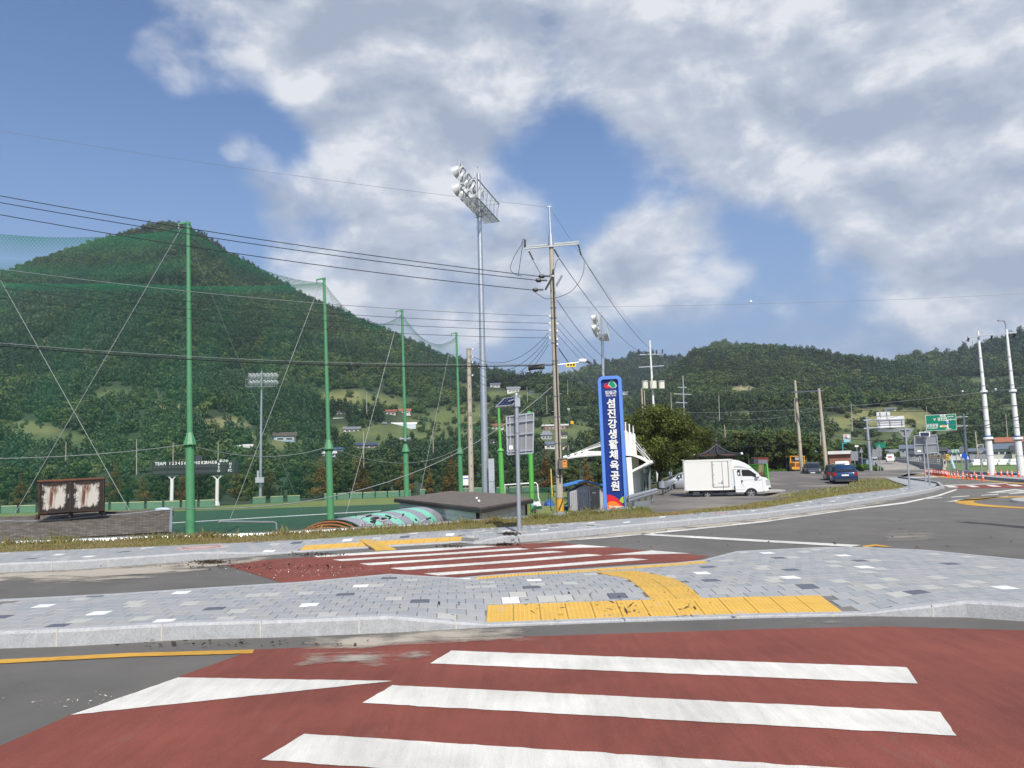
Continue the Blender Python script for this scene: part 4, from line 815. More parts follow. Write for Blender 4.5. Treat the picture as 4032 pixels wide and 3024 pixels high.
part('clock_box', MB().prism([sbp(.5, 1.0, 0), sbp(.58, 1.0, 0), sbp(.58, 1.33, 0), sbp(.5, 1.33, 0)], (0, .6, 0)), M('clock_box_grey', (.05, .055, .07), .5), t)
# ---------------------------------------------------------------- floodlight towers
m_lampw = M('lamp_hood_white', (.55, .57, .57), .35); m_lampd = M('lamp_glass_dark', (.22, .22, .18), .25)
def floodlight(label, base, H, yaw, lean=(0, 0), rows=2, n=5, Ld=5.8):
    t = thing('floodlight_tower', label, 'floodlight', (0, 0, 0), group='floodlight towers round the field'); top = Vector((lean[0], lean[1], H))
    part('pole', MB().cyl((0, 0, 0), top, .30, .15, 18), m_galv, t, smooth=30, local=True); mb = MB()
    for k in range(int(H/1.1)): p = Vector((0, 0, 0)).lerp(top, (k+2)*1.1/H) if (k+2)*1.1 < H-3 else None; 
    for k in range(2, int((H-3)/.9)): 
        p = top*(k*.9/H); r = lerp(.3, .15, k*.9/H); s = 1 if k % 2 else -1; mb.box(p+Vector((s*(r+.05), -.05, 0)), (.14, .03, .03))
    part('climbing_peg', mb, m_galv_d, t, local=True)
    c, s = math.cos(yaw), math.sin(yaw); A = Vector((c, s, 0)); S = Vector((-s, c, 0)); o = top-Vector((0, 0, 3.0))
    F = lambda a, b, z: o+A*a+S*b+Vector((0, 0, z)); h = Ld/2; mb = MB()
    for b in (0.55, -.75):
        for z in (0, 1.45) if b < 0 else (.9, 2.7): mb.beam(F(-h, b, z), F(h, b, z), .07)
        nn = 7
        for i in range(nn): a = lerp(-h, h, i/(nn-1)); z0, z1 = ((0, 1.45) if b < 0 else (0, 2.9)); mb.beam(F(a, b, z0), F(a, b, z1), .055)
        for i in range(nn-1):
            if b < 0: a = lerp(-h, h, i/(nn-1)); a2 = lerp(-h, h, (i+1)/(nn-1)); mb.beam(F(a, b, 0), F(a2, b, 1.45), .04)
    for a in (-h, h): mb.beam(F(a, -.75, 1.45), F(a, .55, 1.45), .05).beam(F(a, -.75, 0), F(a, .55, 0), .06)
    for a in (-h*.33, 0, h*.33): mb.beam(F(a, -.75, 0), F(a, .55, 0), .07)
    part('frame', mb, m_galv_d, t, local=True)
    mb = MB()
    for i in range(int(Ld/.12)): a = -h+i*.12; mb.beam(F(a, -.7, .02), F(a, .5, .02), .03, .02)
    for b in np.linspace(-.7, .5, 7): mb.beam(F(-h, b, .03), F(h, b, .03), .02)
    part('grating', mb, m_galv_d, t, local=True); 
    mb = MB(); tp = top; mb.cyl(tp, tp+Vector((0, 0, .7)), .03, .015, 6)
    for k in range(3): a = k*2.1; mb.beam(tp+Vector((0, 0, .35)), tp+Vector((.22*math.cos(a), .22*math.sin(a), .55)), .02)
    part('lightning_rod', mb, m_galv_d, t, local=True)
    mb = MB().cyl(o-Vector((0, 0, .5)), o-Vector((0, 0, .2)), .24, .24, 12).box(o-Vector((0, 0, .45)), (.7, .12, .1)); part('clamp', mb, m_galv_d, t, local=True)
    for r_ in range(rows):
        for i in range(n):
            a = lerp(-h+.35, h-.35, i/(n-1)); z = .95+r_*1.35; q = F(a, .95, z); d = (S*.86+Vector((0, 0, -.5))).normalized(); qm = d.to_track_quat('Z', 'X').to_matrix()
            rg = []
            for (u, rr) in ((-.5, .07), (-.42, .2), (-.24, .32), (0, .41), (.26, .47)): rg.append([q+qm@Vector((rr*math.cos(w), rr*math.sin(w), u)) for w in np.linspace(0, 2*math.pi, 17)[:-1]])
            lamp = part('lamp', MB().loft(rg, caps=False).box(q-d*.55, (.24, .24, .2), rot=qm), m_lampw, t, smooth=40, local=True)
            part('lens', MB().cyl(q+d*.2, q+d*.22, .46, .46, 16), m_lampd, lamp, local=True); part('yoke', MB().beam(q-d*.1, F(a, .55, z), .05), m_galv_d, lamp, local=True)
    part('base_plate', MB().cyl((0, 0, 0), (0, 0, .06), .5, .5, 16), m_galv_d, t, local=True)
    t.location = base; return t
b = P(1914, 2000, 57); tp = P(1884, 682, 57); b.z = fz; yw = math.atan2(7.0, 1.9)
F1 = floodlight('tallest floodlight tower, left of the main concrete utility pole, lamp bank seen from below', b, tp.z-fz, yw, (tp.x-b.x, 0))
b = P(1025, 1979, 148); b.z = fz; tp = P(1025, 1463, 148)
floodlight('distant floodlight tower right of the scoreboard with two rows of white lamps facing the road', b, tp.z-fz, 0.0, (0, 0), n=8, Ld=5.6)
b = P(2385, 1900, 103); b.z = fz; tp = P(2369, 1243, 103)
floodlight('small floodlight tower rising behind the blue park sign', b, tp.z-fz, yw+.1, (tp.x-b.x, 0))
t = thing('electrical_cabinet', 'tall pale grey electrical cabinet beside the base of the tallest floodlight tower', 'cabinet', P(1936, 1960, 56)); c = P(1936, 1880, 56)
part('body', MB().box(c-Vector((0, 0, .6)), (.42, .4, 3.9)), M('cabinet_grey', (.40, .43, .47), .5), t); part('door_seam', MB().box(c+Vector((-.0, -.21, -.3)), (.36, .012, .02)), m_dark, t)
t = thing('electrical_cabinet', 'small grey box fixed low on the distant floodlight mast', 'cabinet', P(1027, 1905, 147)); c = P(1023, 1890, 147); part('body', MB().box(c, (1.6, .4, 1.0)), _mats['cabinet_grey'], t); part('upper_body', MB().box(c+Vector((-.35, .05, 1.0)), (.35, .35, 1.6)), _mats['cabinet_grey'], t)
# ---------------------------------------------------------------- utility poles
m_ins = M('white_insulator', (.8, .8, .78), .2); m_insd = M('polymer_insulator', (.04, .035, .035), .5)
YM = 43; q = lambda x, y, dy=0: P(x, y, YM+dy)
base = q(2206, 2012); mp_ = thing('utility_pole', 'main concrete utility pole with steel extension, double crossarm and many cables', 'utility pole', base)
part('concrete_shaft', MB().cyl(base-Vector((0, 0, .6)), q(2170, 955), .205, .125, 20), m_polec, mp_, smooth=30)
part('steel_extension', MB().cyl(q(2170, 972), q(2168, 925), .16, .15, 14).cyl(q(2168, 925), q(2163, 816), .085, .05, 12).box(q(2163, 814), (.22, .1, .05)), m_galv, mp_, smooth=30)
part('warning_band', MB().cyl(base, base+Vector((0, 0, .75)), .213, .211, 20, caps=False), m_yellow, mp_, smooth=30); mb = MB()
for k in range(3):
    for i in range(9): a0 = k*2.1+i*.14; z = base.z+.05+i*.07; mb.box(base+Vector((.214*math.cos(-1.9+a0), .214*math.sin(-1.9+a0), .08+i*.07)), (.06, .012, .09), rz=-1.9+a0+math.pi/2)
part('warning_stripe', mb, m_black, mp_)
for dy, (ya, yb_) in ((-.16, (979, 960)), (.16, (972, 952))): part('crossarm', MB().beam(q(2063, ya, dy), q(2279, yb_, dy), .09, .09), m_galv_d, mp_)
part('side_arm', MB().beam(q(2178, 1086, -.8), q(2148, 1140, .8), .09), m_galv_d, mp_); part('side_arm', MB().beam(q(2212, 1086, .8), q(2192, 1122, -.5), .09), m_galv_d, mp_)
def insulator(parent, a, b, n=5, r=.075, mat=None):
    a = Vector(a); b = Vector(b); mb = MB().cyl(a, b, r*.35, r*.35, 8)
    for k in range(n): c = a.lerp(b, (k+.5)/n); d = (b-a).normalized(); mb.cyl(c-d*.012, c+d*.012, r, r*.8, 10)
    part('insulator', mb, mat or m_insd, parent)
insulator(mp_, q(2067, 968), q(2067, 943)); insulator(mp_, q(2083, 990), q(2100, 1025)); insulator(mp_, q(2182, 982), q(2199, 1012)); insulator(mp_, q(2276, 962), q(2289, 1006)); 
for (x0, y0, x1, y1) in ((2170, 1088, 2122, 1087), (2155, 1104, 2110, 1103), (2140, 1141, 2098, 1141)):
    insulator(mp_, q(x0, y0), q(lerp(x0, x1, .5), y0)); mb = MB().loft([[q(lerp(x0, x1, u), y0)+Vector((0, .1*r*math.cos(w), .12*r*math.sin(w))) for w in np.linspace(0, 2*math.pi, 9)[:-1]] for u, r in ((.5, .3), (.6, 1), (.9, 1), (1.05, .3))]); part('line_clamp', mb, m_insd, mp_)
for y in (1244, 1272, 1300, 1330): part('spool_insulator', MB().cyl(q(2168, y, -.15)-Vector((.05, 0, .06)), q(2168, y, -.15)+Vector((-.05, 0, .06)), .06, .06, 8), m_ins, mp_)
for y in (1275, 1303, 1335, 1355): part('spool_insulator', MB().cyl(q(2194, y, -.15)-Vector((0, 0, .05)), q(2194, y, -.15)+Vector((0, 0, .05)), .06, .06, 8), m_ins, mp_)
for y in (1212, 1252, 1350, 1420, 1432, 1560, 1640, 1745, 1960): c = q(2170+(y-955)*.034, y); part('band', MB().cyl(c-Vector((0, 0, .03)), c+Vector((0, 0, .03)), .15+(y-955)*.00006+.012, None, 16), m_galv_d, mp_)
mb = MB()
for k in range(13): y = 1060+k*70; c = q(2170+(y-955)*.034, y); s = 1 if k % 2 else -1; mb.beam(c+Vector((s*.12, -.05, 0)), c+Vector((s*.30, -.05, 0)), .022)
part('step_bolt', mb, m_galv_d, mp_)
for dx, r in ((.05, .022), (.12, .016)): part('riser_cable', MB().tube([q(2174+(y-1060)*.034, y, -.21-(y-955)*.00004)+Vector((dx*.6, -.0, 0)) for y in (1060, 1200, 1330, 1450, 1600, 1750, 1900)], r, 6), m_wire, mp_)
part('cable_coil', MB().tube([q(2204, 1852, -.28)+Vector((.16*math.cos(a), -.02*a/6, -.05+.22*math.sin(a))) for a in np.linspace(2.4, 20, 50)], .014, 5), m_wire, mp_)
t = thing('meter_box', 'grey metal box with an orange notice on the main utility pole', 'box', q(2216, 1826, -.35)); c = q(2217, 1826, -.38)
part('case', MB().box(c, (.48, .26, .56)), M('meter_case', (.13, .135, .13), .5), t, bevel=.01); part('notice', MB().box(c+Vector((.08, -.135, 0)), (.22, .008, .40)), M('orange_notice', (.85, .28, .02), .5), t)
part('notice_print', MB().box(c+Vector((.08, -.142, .12)), (.14, .004, .06)).box(c+Vector((.08, -.142, -.02)), (.16, .004, .015)).box(c+Vector((.08, -.142, -.07)), (.16, .004, .015)), m_black, t); part('lid', MB().box(c+Vector((0, -.02, .295)), (.52, .32, .03)), m_galv_d, t)
t = thing('street_lamp', 'street lamp on a thin arm from the main utility pole', 'street lamp', q(2200, 1432, -.1)); part('arm', MB().cyl(q(2196, 1436, -.15), q(2300, 1424, -.15), .022, .022, 8), m_galv, t)
a = q(2284, 1420, -.15); part('head', MB().box(a+Vector((.14, 0, 0)), (.42, .22, .16)), m_ins, t, bevel=.02); part('lens', MB().box(a+Vector((.42, 0, -.09)), (.24, .2, .1), rot=Matrix.Rotation(.35, 3, 'Y')), m_black, t)
t = thing('warning_plate', 'small yellow plate with dark lettering hanging from the lamp arm', 'sign', q(2248, 1437, -.15)); c = q(2248, 1437, -.15); part('plate', MB().box(c, (.56, .03, .23)), M('warning_yellow', (.85, .58, .02), .5), t); [part('faded_lettering', MB().box(c+Vector((dx, -.018, 0)), (.09, .006, .13)).box(c+Vector((dx+.03, -.019, .03)), (.12, .006, .025)), m_black, t, kind='stuff') for dx in (-.16, 0, .16)]
t = thing('splice_closure', 'black cable splice closure hanging left of the main utility pole', 'cable closure', q(2112, 1448, -.1)); mb = MB().cyl(q(2080, 1450, -.1), q(2144, 1444, -.1), .12, .12, 12).cyl(q(2082, 1441, -.1), q(2146, 1436, -.1), .05, .05, 8); part('case', mb, m_wire, t, smooth=40)
for x in (2090, 2135): part('strap', MB().cyl(q(x, 1449, -.1), q(x+3, 1449, -.1), .13, .13, 12), m_insd, t)
part('tag', MB().box(q(2092, 1458, -.1), (.1, .02, .06)).box(q(2080, 1462, -.1), (.08, .02, .05)), m_ins, t)
def simple_pole(label, xt, yt, xb, yb_, Y, r0=.17, r1=.1, mat=None, group=None, name='utility_pole', zadd=0.5):
    a, b = P(xt, yt, Y), P(xb, yb_, Y); t = thing(name, label, 'utility pole', b, group=group); part('shaft', MB().cyl(b-Vector((0, 0, zadd)), a, r0, r1, 12), mat or m_polec, t, smooth=30); return t, a, b
sp, sa_, sb_ = simple_pole('short concrete pole standing in front of the brown shingled roof', 1845, 1372, 1858, 2040, 44.5, .17, .12)
for y in (1375, 1405, 1428, 1478): c = P(1847, y, 44.5); part('band', MB().cyl(c-Vector((0, 0, .03)), c+Vector((0, 0, .03)), .135, None, 12), m_galv_d, sp); part('spool_insulator', MB().cyl(c+Vector((.2, -.05, -.05)), c+Vector((.2, -.05, .05)), .045, None, 8), m_ins, sp)
mb = MB()
for k in range(9): y = 1520+k*52; c = P(1848+(y-1400)*.02, y, 44.5); mb.beam(c+Vector((-.02, -.13, 0)), c+Vector((.02, -.24, 0)), .03)
part('step_bolt', mb, m_dark, sp)
t = thing('notice_sign', 'small white notice sheet fixed to the fence left of the short concrete pole', 'sign', P(1834, 1892, 60)); part('sheet', MB().box(P(1834, 1892, 60), (.44, .03, .74)), m_white, t); part('header', MB().box(P(1834, 1884, 60)+Vector((0, -.02, 0)), (.38, .01, .08)), M('notice_blue', (.05, .15, .5), .5), t); part('post', MB().cyl(P(1834, 1960, 60.05), P(1834, 1880, 60.05), .03), m_galv_d, t)
# transformer pole and the others beyond the trees
tpole, ta, tb = simple_pole('steel-topped pole with three pale transformers above the big tree', 2558, 1340, 2582, 1700, 108, .2, .12, m_ins, zadd=8)
mb = MB().beam(P(2512, 1397, 108), P(2612, 1394, 108), .12).beam(P(2515, 1446, 108), P(2614, 1440, 108), .12); part('crossarm', mb, m_galv, tpole)
for x, y in ((2516, 1392), (2585, 1388), (2608, 1386)): insulator(tpole, P(x, y+6, 108), P(x, y-10, 108), 4, .16)
for x in (2540, 2572, 2605):
    c = P(x, 1516, 107.4); part('transformer', MB().cyl(c-Vector((0, 0, .5)), c+Vector((0, 0, .5)), .42 if x != 2572 else .48, None, 14).cyl(c+Vector((0, 0, .5)), c+Vector((0, 0, .56)), .5, .46, 14), M('transformer_cream', (.72, .70, .60), .5), tpole, smooth=30); insulator(tpole, c+Vector((0, 0, .56)), c+Vector((0, 0, 1.0)), 3, .12)
tp2, a, b = simple_pole('small grey pole with two crossarms right of the transformer pole', 2689, 1479, 2690, 1640, 170, .22, .12, m_galv, zadd=10); part('crossarm', MB().beam(P(2668, 1525, 170), P(2703, 1525, 170), .16).beam(P(2654, 1551, 170), P(2722, 1553, 170), .16).beam(P(2661, 1585, 170), P(2705, 1586, 170), .16), m_galv, tp2)
simple_pole('thin concrete pole with antennas left of the transformer pole', 2526, 1530, 2530, 1590, 170, .2, .15, m_polec, zadd=10)
simple_pole('slim bare pole beside the antenna pole', 2536, 1536, 2540, 1592, 170, .15, .1, m_polec, zadd=10)
hp1, h1a, h1b = simple_pole('leaning grey concrete pole behind the yellow loader', 3130, 1498, 3155, 1820, 95, .24, .14, zadd=1.5)
hp2, h2a, h2b = simple_pole('leaning grey concrete pole right of the grey parked car', 3224, 1530, 3255, 1852, 88, .24, .14, zadd=.5)
part('crossarm', MB().beam(P(3108, 1545, 95), P(3240, 1538, 90), .16), m_galv_d, hp1)
for x in (3112, 3150, 3175, 3232): insulator(hp1, P(x, 1548, 94), P(x, 1538, 94), 3, .16)
for (xt, yt, xb, yb_, Y, lab) in ((2830, 1556, 2831, 1616, 300, 'thin pole on the hillside above the tree line, left one'), (2852, 1672, 2857, 1732, 230, 'thin pole in front of the wooded slope above the pavilion'), (2641, 1545, 2643, 1590, 300, 'thin pole rising over the big tree crown'), (3351, 1590, 3353, 1652, 260, 'thin white pole on the pale slope left of the gantry sign'), (3648, 1603, 3648, 1632, 320, 'thin pole above the green direction sign'), (3128, 1568, 3129, 1616, 260, 'thin pole beside the first leaning grey pole'),
                                  (3230, 1700, 3231, 1790, 200, 'thin pole behind the second leaning grey pole'), (260, 1740, 260, 1800, 240, 'thin white pole on the slope left of the rusty cabinet'), (538, 1730, 539, 1818, 240, 'thin white pole on the slope above the rusty cabinet'), (682, 1742, 682, 1815, 240, 'thin pole rising just left of the nearest green pole'), (859, 1738, 859, 1800, 240, 'thin pole rising above the right end of the scoreboard'),
                                  (1444, 1545, 1444, 1590, 330, 'white pole at the head of the village lane'), (1431, 1698, 1432, 1790, 230, 'white lamp pole in front of the brown house with solar roof'), (2235, 1495, 2235, 1530, 500, 'thin pole on the saddle behind the main utility pole'), (2152, 1560, 2153, 1600, 380, 'thin pole near the upper village'), (3960, 1630, 3963, 1685, 260, 'thin pole between the two tall white poles'), (3840, 1700, 3850, 1780, 150, 'thin lamp pole left of the tall white pole'),
                                  (2075, 1525, 2076, 1552, 420, 'thin pole beside the blue roofed hut'), (1705, 1690, 1706, 1740, 300, 'thin white pole on the grassy slope left of the fourth net pole')):
    simple_pole(lab, xt, yt, xb, yb_, Y, .16, .1, m_polec, zadd=4, name='slope_pole')
# tall white pair at the right with a shared crossarm
for (x0, y0, x1, y1, Y, lab, lamp) in ((3850.6, 1304, 3903, 1850, 75, 'tall white steel pole at the right, left one of the pair', 0), (3962.5, 1296, 4020, 1853, 74, 'tall white steel pole with curved lamp arm, right one of the pair', 1)):
    a, b = P(x0, y0, Y), P(x1, y1, Y); t = thing('white_steel_pole', lab, 'pole', b, group='tall white steel poles on the right bank'); ff = lambda v: a.lerp(b, v)
    part('upper_tube', MB().cyl(ff(.46), a, .18, .10, 16), m_white, t, smooth=30); part('middle_tube', MB().cyl(ff(.78), ff(.46), .24, .21, 16), m_white, t, smooth=30); part('lower_tube', MB().cyl(b-Vector((0, 0, .5)), ff(.78), .33, .30, 16), m_white, t, smooth=30)
    for v, r in ((.44, .34), (.775, .46)): part('flange', MB().cyl(ff(v+.008), ff(v-.008), r, r*.9, 14), m_white, t); part('flange_bolts', MB().cyl(ff(v+.016), ff(v+.009), r*.8, r*.9, 8), m_galv_d, t)
    part('blue_band', MB().cyl(ff(.765), ff(.757), .31, None, 16), M('blue_band', (.02, .10, .3), .5), t)
    for v in (.2, .3, .4, .55, .65, .7, .9): part('band', MB().cyl(ff(v), ff(v-.003), lerp(.115, .35, v), None, 14), m_galv_d, t)
    if lamp: part('lamp_arm', MB().tube([a, P(3961, 1283, Y), P(3957, 1268, Y), P(3948, 1261, Y), P(3938, 1260, Y)], .07, 8), m_galv, t, smooth=40); part('lamp_head', MB().box(P(3940, 1262, Y), (.5, .2, .12)), m_galv_d, t)
t = thing('crossarm_beam', 'long steel beam carried across the tops of the two white poles', 'beam', P(3900, 1318, 74.4)); part('beam', MB().beam(P(3810, 1327, 75), P(4003, 1308, 73.8), .16), m_galv, t)
for x, y in ((3814, 1331), (3906, 1322), (3995, 1313)): insulator(t, P(x, y, 74.4), P(x-3, y+14, 74.4), 3, .14)
# ---------------------------------------------------------------- cables
def cable(label, a, b, sag, r=.018, mat=None, name='cable', group=None, n=18):
    a, b = Vector(a), Vector(b); pts = [a.lerp(b, k/n)-Vector((0, 0, sag*4*(k/n)*(1-k/n))) for k in range(n+1)]
    return single(name, MB().tube(pts, r, 4), mat or m_wire, label, 'cable', group)
QL = lambda y, Y=38: P(-350, y, Y)
cable('upper black high voltage cable crossing the sky to the small side arms', QL(705), q(2120, 1088), .35, .022, group='black high voltage cables across the left half')
cable('middle black high voltage cable crossing the sky to the small side arms', QL(733), q(2108, 1103), .35, .022, group='black high voltage cables across the left half')
cable('lowest of the three black high voltage cables crossing the left sky', QL(780), q(2096, 1142), .4, .022, group='black high voltage cables across the left half')
cable('thin earth wire from the tip of the main pole across the left sky', P(-350, 455, 40), q(2162, 816), .3, .009, m_wire_l)
cable('pale bare wire sloping across the green hill above the first net pole top', P(-350, 1010, 36), q(2166, 1244), .5, .016, m_wire_l)
for y0, y1, w in ((1052, 1273, 'upper'), (1085, 1301, 'middle'), (1125, 1331, 'lower')): cable(f'{w} of three thin dark low voltage wires crossing the mountain', P(-350, y0, 37), q(2164, y1), .55, .013, group='thin low voltage wires over the mountain')
cable('thick cable bundle crossing the lower mountain at collar height', P(-350, 1327, 36), q(2188, 1437), .55, .03); cable('grey messenger wire just above the thick cable bundle', P(-350, 1318, 36), q(2188, 1432), .5, .014, m_wire_l)
cable('looped black jumper cable left of the main pole top', q(2060, 950), q(2040, 1088), .0, .016); 
for (pts, lab) in (([(2067, 944), (2058, 942), (2052, 965), (2025, 1010), (2010, 1050), (2012, 1066), (2028, 1080), (2055, 1087)], 'black jumper looping down from the left insulator'), ([(2300, 1030), (2298, 1068), (2280, 1110), (2245, 1150), (2190, 1172), (2150, 1176), (2120, 1160), (2096, 1142)], 'black jumper sweeping under the right side of the main pole'), ([(2200, 1020), (2190, 1030), (2185, 1055), (2172, 1080), (2140, 1086)], 'short black jumper beside the main pole shaft')):
    c = bpy.data.curves.new('x', 'CURVE'); pp = [q(x, y, -.3) for x, y in pts]; sm_ = []
    for i in range(len(pp)-1):
        p0, p1, p2, p3 = pp[max(i-1, 0)], pp[i], pp[i+1], pp[min(i+2, len(pp)-1)]
        for k in range(4): u = k/4; sm_.append(.5*((2*p1)+(p2-p0)*u+(2*p0-5*p1+4*p2-p3)*u*u+(3*p1-p0-3*p2+p3)*u**3))
    single('jumper_cable', MB().tube(sm_+[pp[-1]], .016, 5), m_wire, lab, 'cable'); bpy.data.curves.remove(c)
T = lambda x, y: P(x, y, 108)
cable('right of the three cables descending from the crossarm to the transformer pole', q(2289, 1006), T(2608, 1394), 1.3, .022); cable('middle cable descending from the crossarm to the transformer pole', q(2200, 1015), T(2585, 1396), 1.8, .022); cable('left cable descending from the crossarm toward the blue park sign', q(2100, 1028), q(2128, 1078), .0, .016)
cable('long black cable falling from the side arm to the right horizon', q(2192, 1180), T(2516, 1400), 2.6, .02); cable('thin earth wire from the main pole tip down to the transformer pole', q(2166, 820), T(2558, 1341), .9, .009, m_wire_l)
for i, y in enumerate((1262, 1290, 1318)): cable(f'{("upper", "middle", "lower")[i]} low voltage wire fanning right from the main pole', q(2196, y), P(2640, 1640+i*20, 100), 1.2, .013, group='low voltage wires fanning right to the trees')
cable('twisted black service cable dropping behind the blue park sign', q(2200, 1372), P(2400, 1560, 70), .7, .03)
for i, (y0, x1, y1) in enumerate(((1370, 1852, 1398), (1378, 1852, 1425), (1385, 1852, 1452), (1392, 1852, 1480))): cable(f'drooping wire between the short and main poles, {("topmost", "second", "third", "lowest")[i]}', P(x1, y1, 44.5), q(2160, y0-60+i*8), 1.0+.15*i, .013, group='drooping wires between the two concrete poles')
cable('long pale cable rising from the rusty cabinet roof to the main pole', P(676, 2001, 27), q(2173, 1523), 1.9, .017, m_wire_l)
cable('pale rope strung left from the nearest green pole collar', P(-300, 1805, 50), P(726, 1752, 55.6), .35, .025, m_wire_l); cable('pale rope between the collars of the first two green poles', P(778, 1762, 56), P(1281, 1762, 72), .75, .03, m_wire_l); cable('pale rope between the second and fourth green pole collars', P(1316, 1768, 73), P(1803, 1768, 103), 1.6, .03, m_wire_l)
for i, (x0, y0, Y0, x1, y1, Y1, lab) in enumerate(((712, 901, 55.8, 48, 2040, 50, 'pale guy wire from the first green pole down to the rusty cabinet'), (-140, 850, 54, 510, 2012, 54, 'pale guy wire slanting down right across the left edge'), (1262, 1112, 72, 900, 2060, 66, 'pale guy wire from the second green pole down left'), (1572, 1238, 87.6, 1362, 2025, 80, 'pale guy wire from the third green pole down left'), (1782, 1322, 103, 1655, 1936, 96, 'pale guy wire from the fourth green pole down left'),
                               (766, 1000, 56.5, 1190, 2015, 66, 'thin guy wire leaning right from the first green pole'), (1290, 1130, 73, 1560, 1990, 84, 'thin guy wire leaning right from the second green pole'))): cable(lab, P(x0, y0, Y0), P(x1, y1, Y1), 0, .022 if i < 5 else .012, m_wire_l, 'guy_wire')
for (x0, y0, Y0, x1, y1, Y1, sg, r, lab, mt) in ((2200, 1210, 43, 4300, 1140, 60, .25, .008, 'faint pale wire with a white ball across the right sky', 0), (2600, 1622, 90, 4300, 1488, 50, .8, .018, 'upper pale wire across the right hill', 0), (3232, 1600, 90, 4300, 1560, 50, .8, .02, 'dark cable rising to the right across the far hill', 1), (2560, 1720, 100, 3260, 1720, 90, 1.2, .03, 'thick black cable sagging past the leaning grey poles', 1),
                                             (3260, 1712, 90, 4300, 1540, 45, 1.6, .025, 'thick black cable rising in front of the green direction sign', 1), (2600, 1637, 100, 3250, 1615, 90, .7, .022, 'dark wire above the pavilion trees', 1), (2780, 1640, 100, 3225, 1610, 88, .8, .018, 'pale wire above the pavilion trees', 0), (3232, 1655, 90, 4300, 1668, 60, .3, .014, 'level pale wire through the green direction sign post', 0), (3240, 1539, 90, 3812, 1330, 75, 5.5, .014, 'thin wire from the leaning poles up to the white pair', 1), (3830, 1340, 75, 3770, 1700, 140, 1, .012, 'thin wire falling from the left white pole', 1)):
    cable(lab, P(x0, y0, Y0), P(x1, y1, Y1), sg, r, m_wire if mt else m_wire_l)
for (x, y, Y) in ((2956, 1188, 48), (3790, 1541, 70), (3920, 1533, 65)): single('marker_ball', MB().ball(P(x, y, Y), .09, 10, 6), m_ins, {2956: 'tiny white marker ball on the faint wire in the right sky', 3790: 'white marker ball on the pale wire left of the tall white poles', 3920: 'white marker ball on the pale wire between the tall white poles'}[x], 'marker ball', smooth=True)
# ---------------------------------------------------------------- park sign
m_sgf = M('sign_frame_blue', (.12, .27, .72), .35, var=.03); m_sgb = M('sign_panel_navy', (.010, .035, .21), .35, var=.03); m_red_p = M('logo_red', (.65, .02, .03), .4); m_org = M('logo_orange', (.9, .22, .03), .4); m_grn = M('logo_green', (.0, .28, .12), .4); m_lime = M('logo_lime', (.38, .58, .03), .4)
YS = 39; c0 = P(2427, 2005, YS); sy = R(-13); ex = Vector((math.cos(sy), math.sin(sy), 0)); tl = P(2400, 1483, YS); ez = (Vector((tl.x, YS, tl.z))-Vector((c0.x, YS, c0.z))); Hs = ez.length; ez.normalize(); ey_ = ez.cross(ex); 
sgn = thing('park_sign', 'tall blue upright park sign with white Korean letters and a red and green emblem', 'sign', c0); Wd = 1.18; Dp = .36; front = -ey_
SP = lambda u, v, d=0.0: c0+ex*u+ez*v+front*d
def rrect(w, z0, z1, r, d, n=6):
    pts = [SP(-w, z0, d), SP(w, z0, d)]
    for k in range(n+1): a = k/n*math.pi/2; pts.append(SP(w-r+r*math.cos(a), z1-r+r*math.sin(a), d))
    for k in range(n+1): a = math.pi/2+k/n*math.pi/2; pts.append(SP(-w+r+r*math.cos(a), z1-r+r*math.sin(a), d))
    return pts
o_, i_ = rrect(Wd/2, -.8, Hs, .26, Dp/2), rrect(Wd/2-.15, -.8, Hs-.15, .13, Dp/2); ib = [p-front*.13 for p in i_]; ob = [p-front*Dp for p in o_]; om = rrect(Wd/2+.02, -.8, Hs+.02, .27, Dp/2-.05)
part('frame', MB().loft([ob, om, o_, i_, ib], caps=False).poly(ob[::-1]), m_sgf, sgn, smooth=35); part('panel', MB().poly([p-front*.0 for p in ib]), m_sgb, sgn)
zd = Dp/2-.13; px2v = lambda y: (2005-y)/(2005-1483)*Hs
for i, ch in enumerate('섬진강생활체육공원'): y = 1593+i*40.6; text_mesh('letter', ch, .50, m_white, sgn, SP(.03, px2v(y), zd+.035), ex, ez, .035, .016)
text_mesh('emblem_text', '임실군', .215, m_white, sgn, SP(.03, px2v(1548), zd+.012), ex, ez, .01, .005); text_mesh('emblem_text', 'IMSIL GUN', .088, m_white, sgn, SP(.03, px2v(1560), zd+.012), ex, ez, .006, .002, width=.50)
def shape(name, pts, mat, d=.012, th=.012): part(name, MB().prism([SP(u, v, zd+d) for u, v in pts], front*th), mat, sgn)
ve = px2v(1517)
shape('emblem_green', [(-.08, ve-.03), (-.02, ve+.10), (.05, ve+.20), (.10, ve+.24), (.15, ve+.20), (.25, ve+.06), (.31, ve-.04), (.27, ve-.12), (.14, ve-.14), (.02, ve-.12), (.06, ve-.08), (.04, ve-.03), (-.03, ve+.0)], m_grn, .016)
shape('emblem_white', [(-.12, ve-.03), (-.04, ve+.12), (.05, ve+.23), (.10, ve+.27), (.16, ve+.23), (.29, ve+.06), (.345, ve-.05), (.29, ve-.15), (.14, ve-.17), (.0, ve-.15)], m_white, .006, .008)
shape('emblem_red', [(-.30, ve-.02), (-.26, ve+.06), (-.16, ve+.10), (-.08, ve+.08), (-.15, ve+.05), (-.17, ve+.0), (-.10, ve-.04), (.0, ve-.06), (.04, ve-.10), (.0, ve-.16), (-.12, ve-.18), (-.24, ve-.15), (-.29, ve-.09)], m_red_p, .02)
def arc(cx, cy, r, a0, a1, n=14): return [(cx+r*math.cos(lerp(a0, a1, k/n)), cy+r*math.sin(lerp(a0, a1, k/n))) for k in range(n+1)]
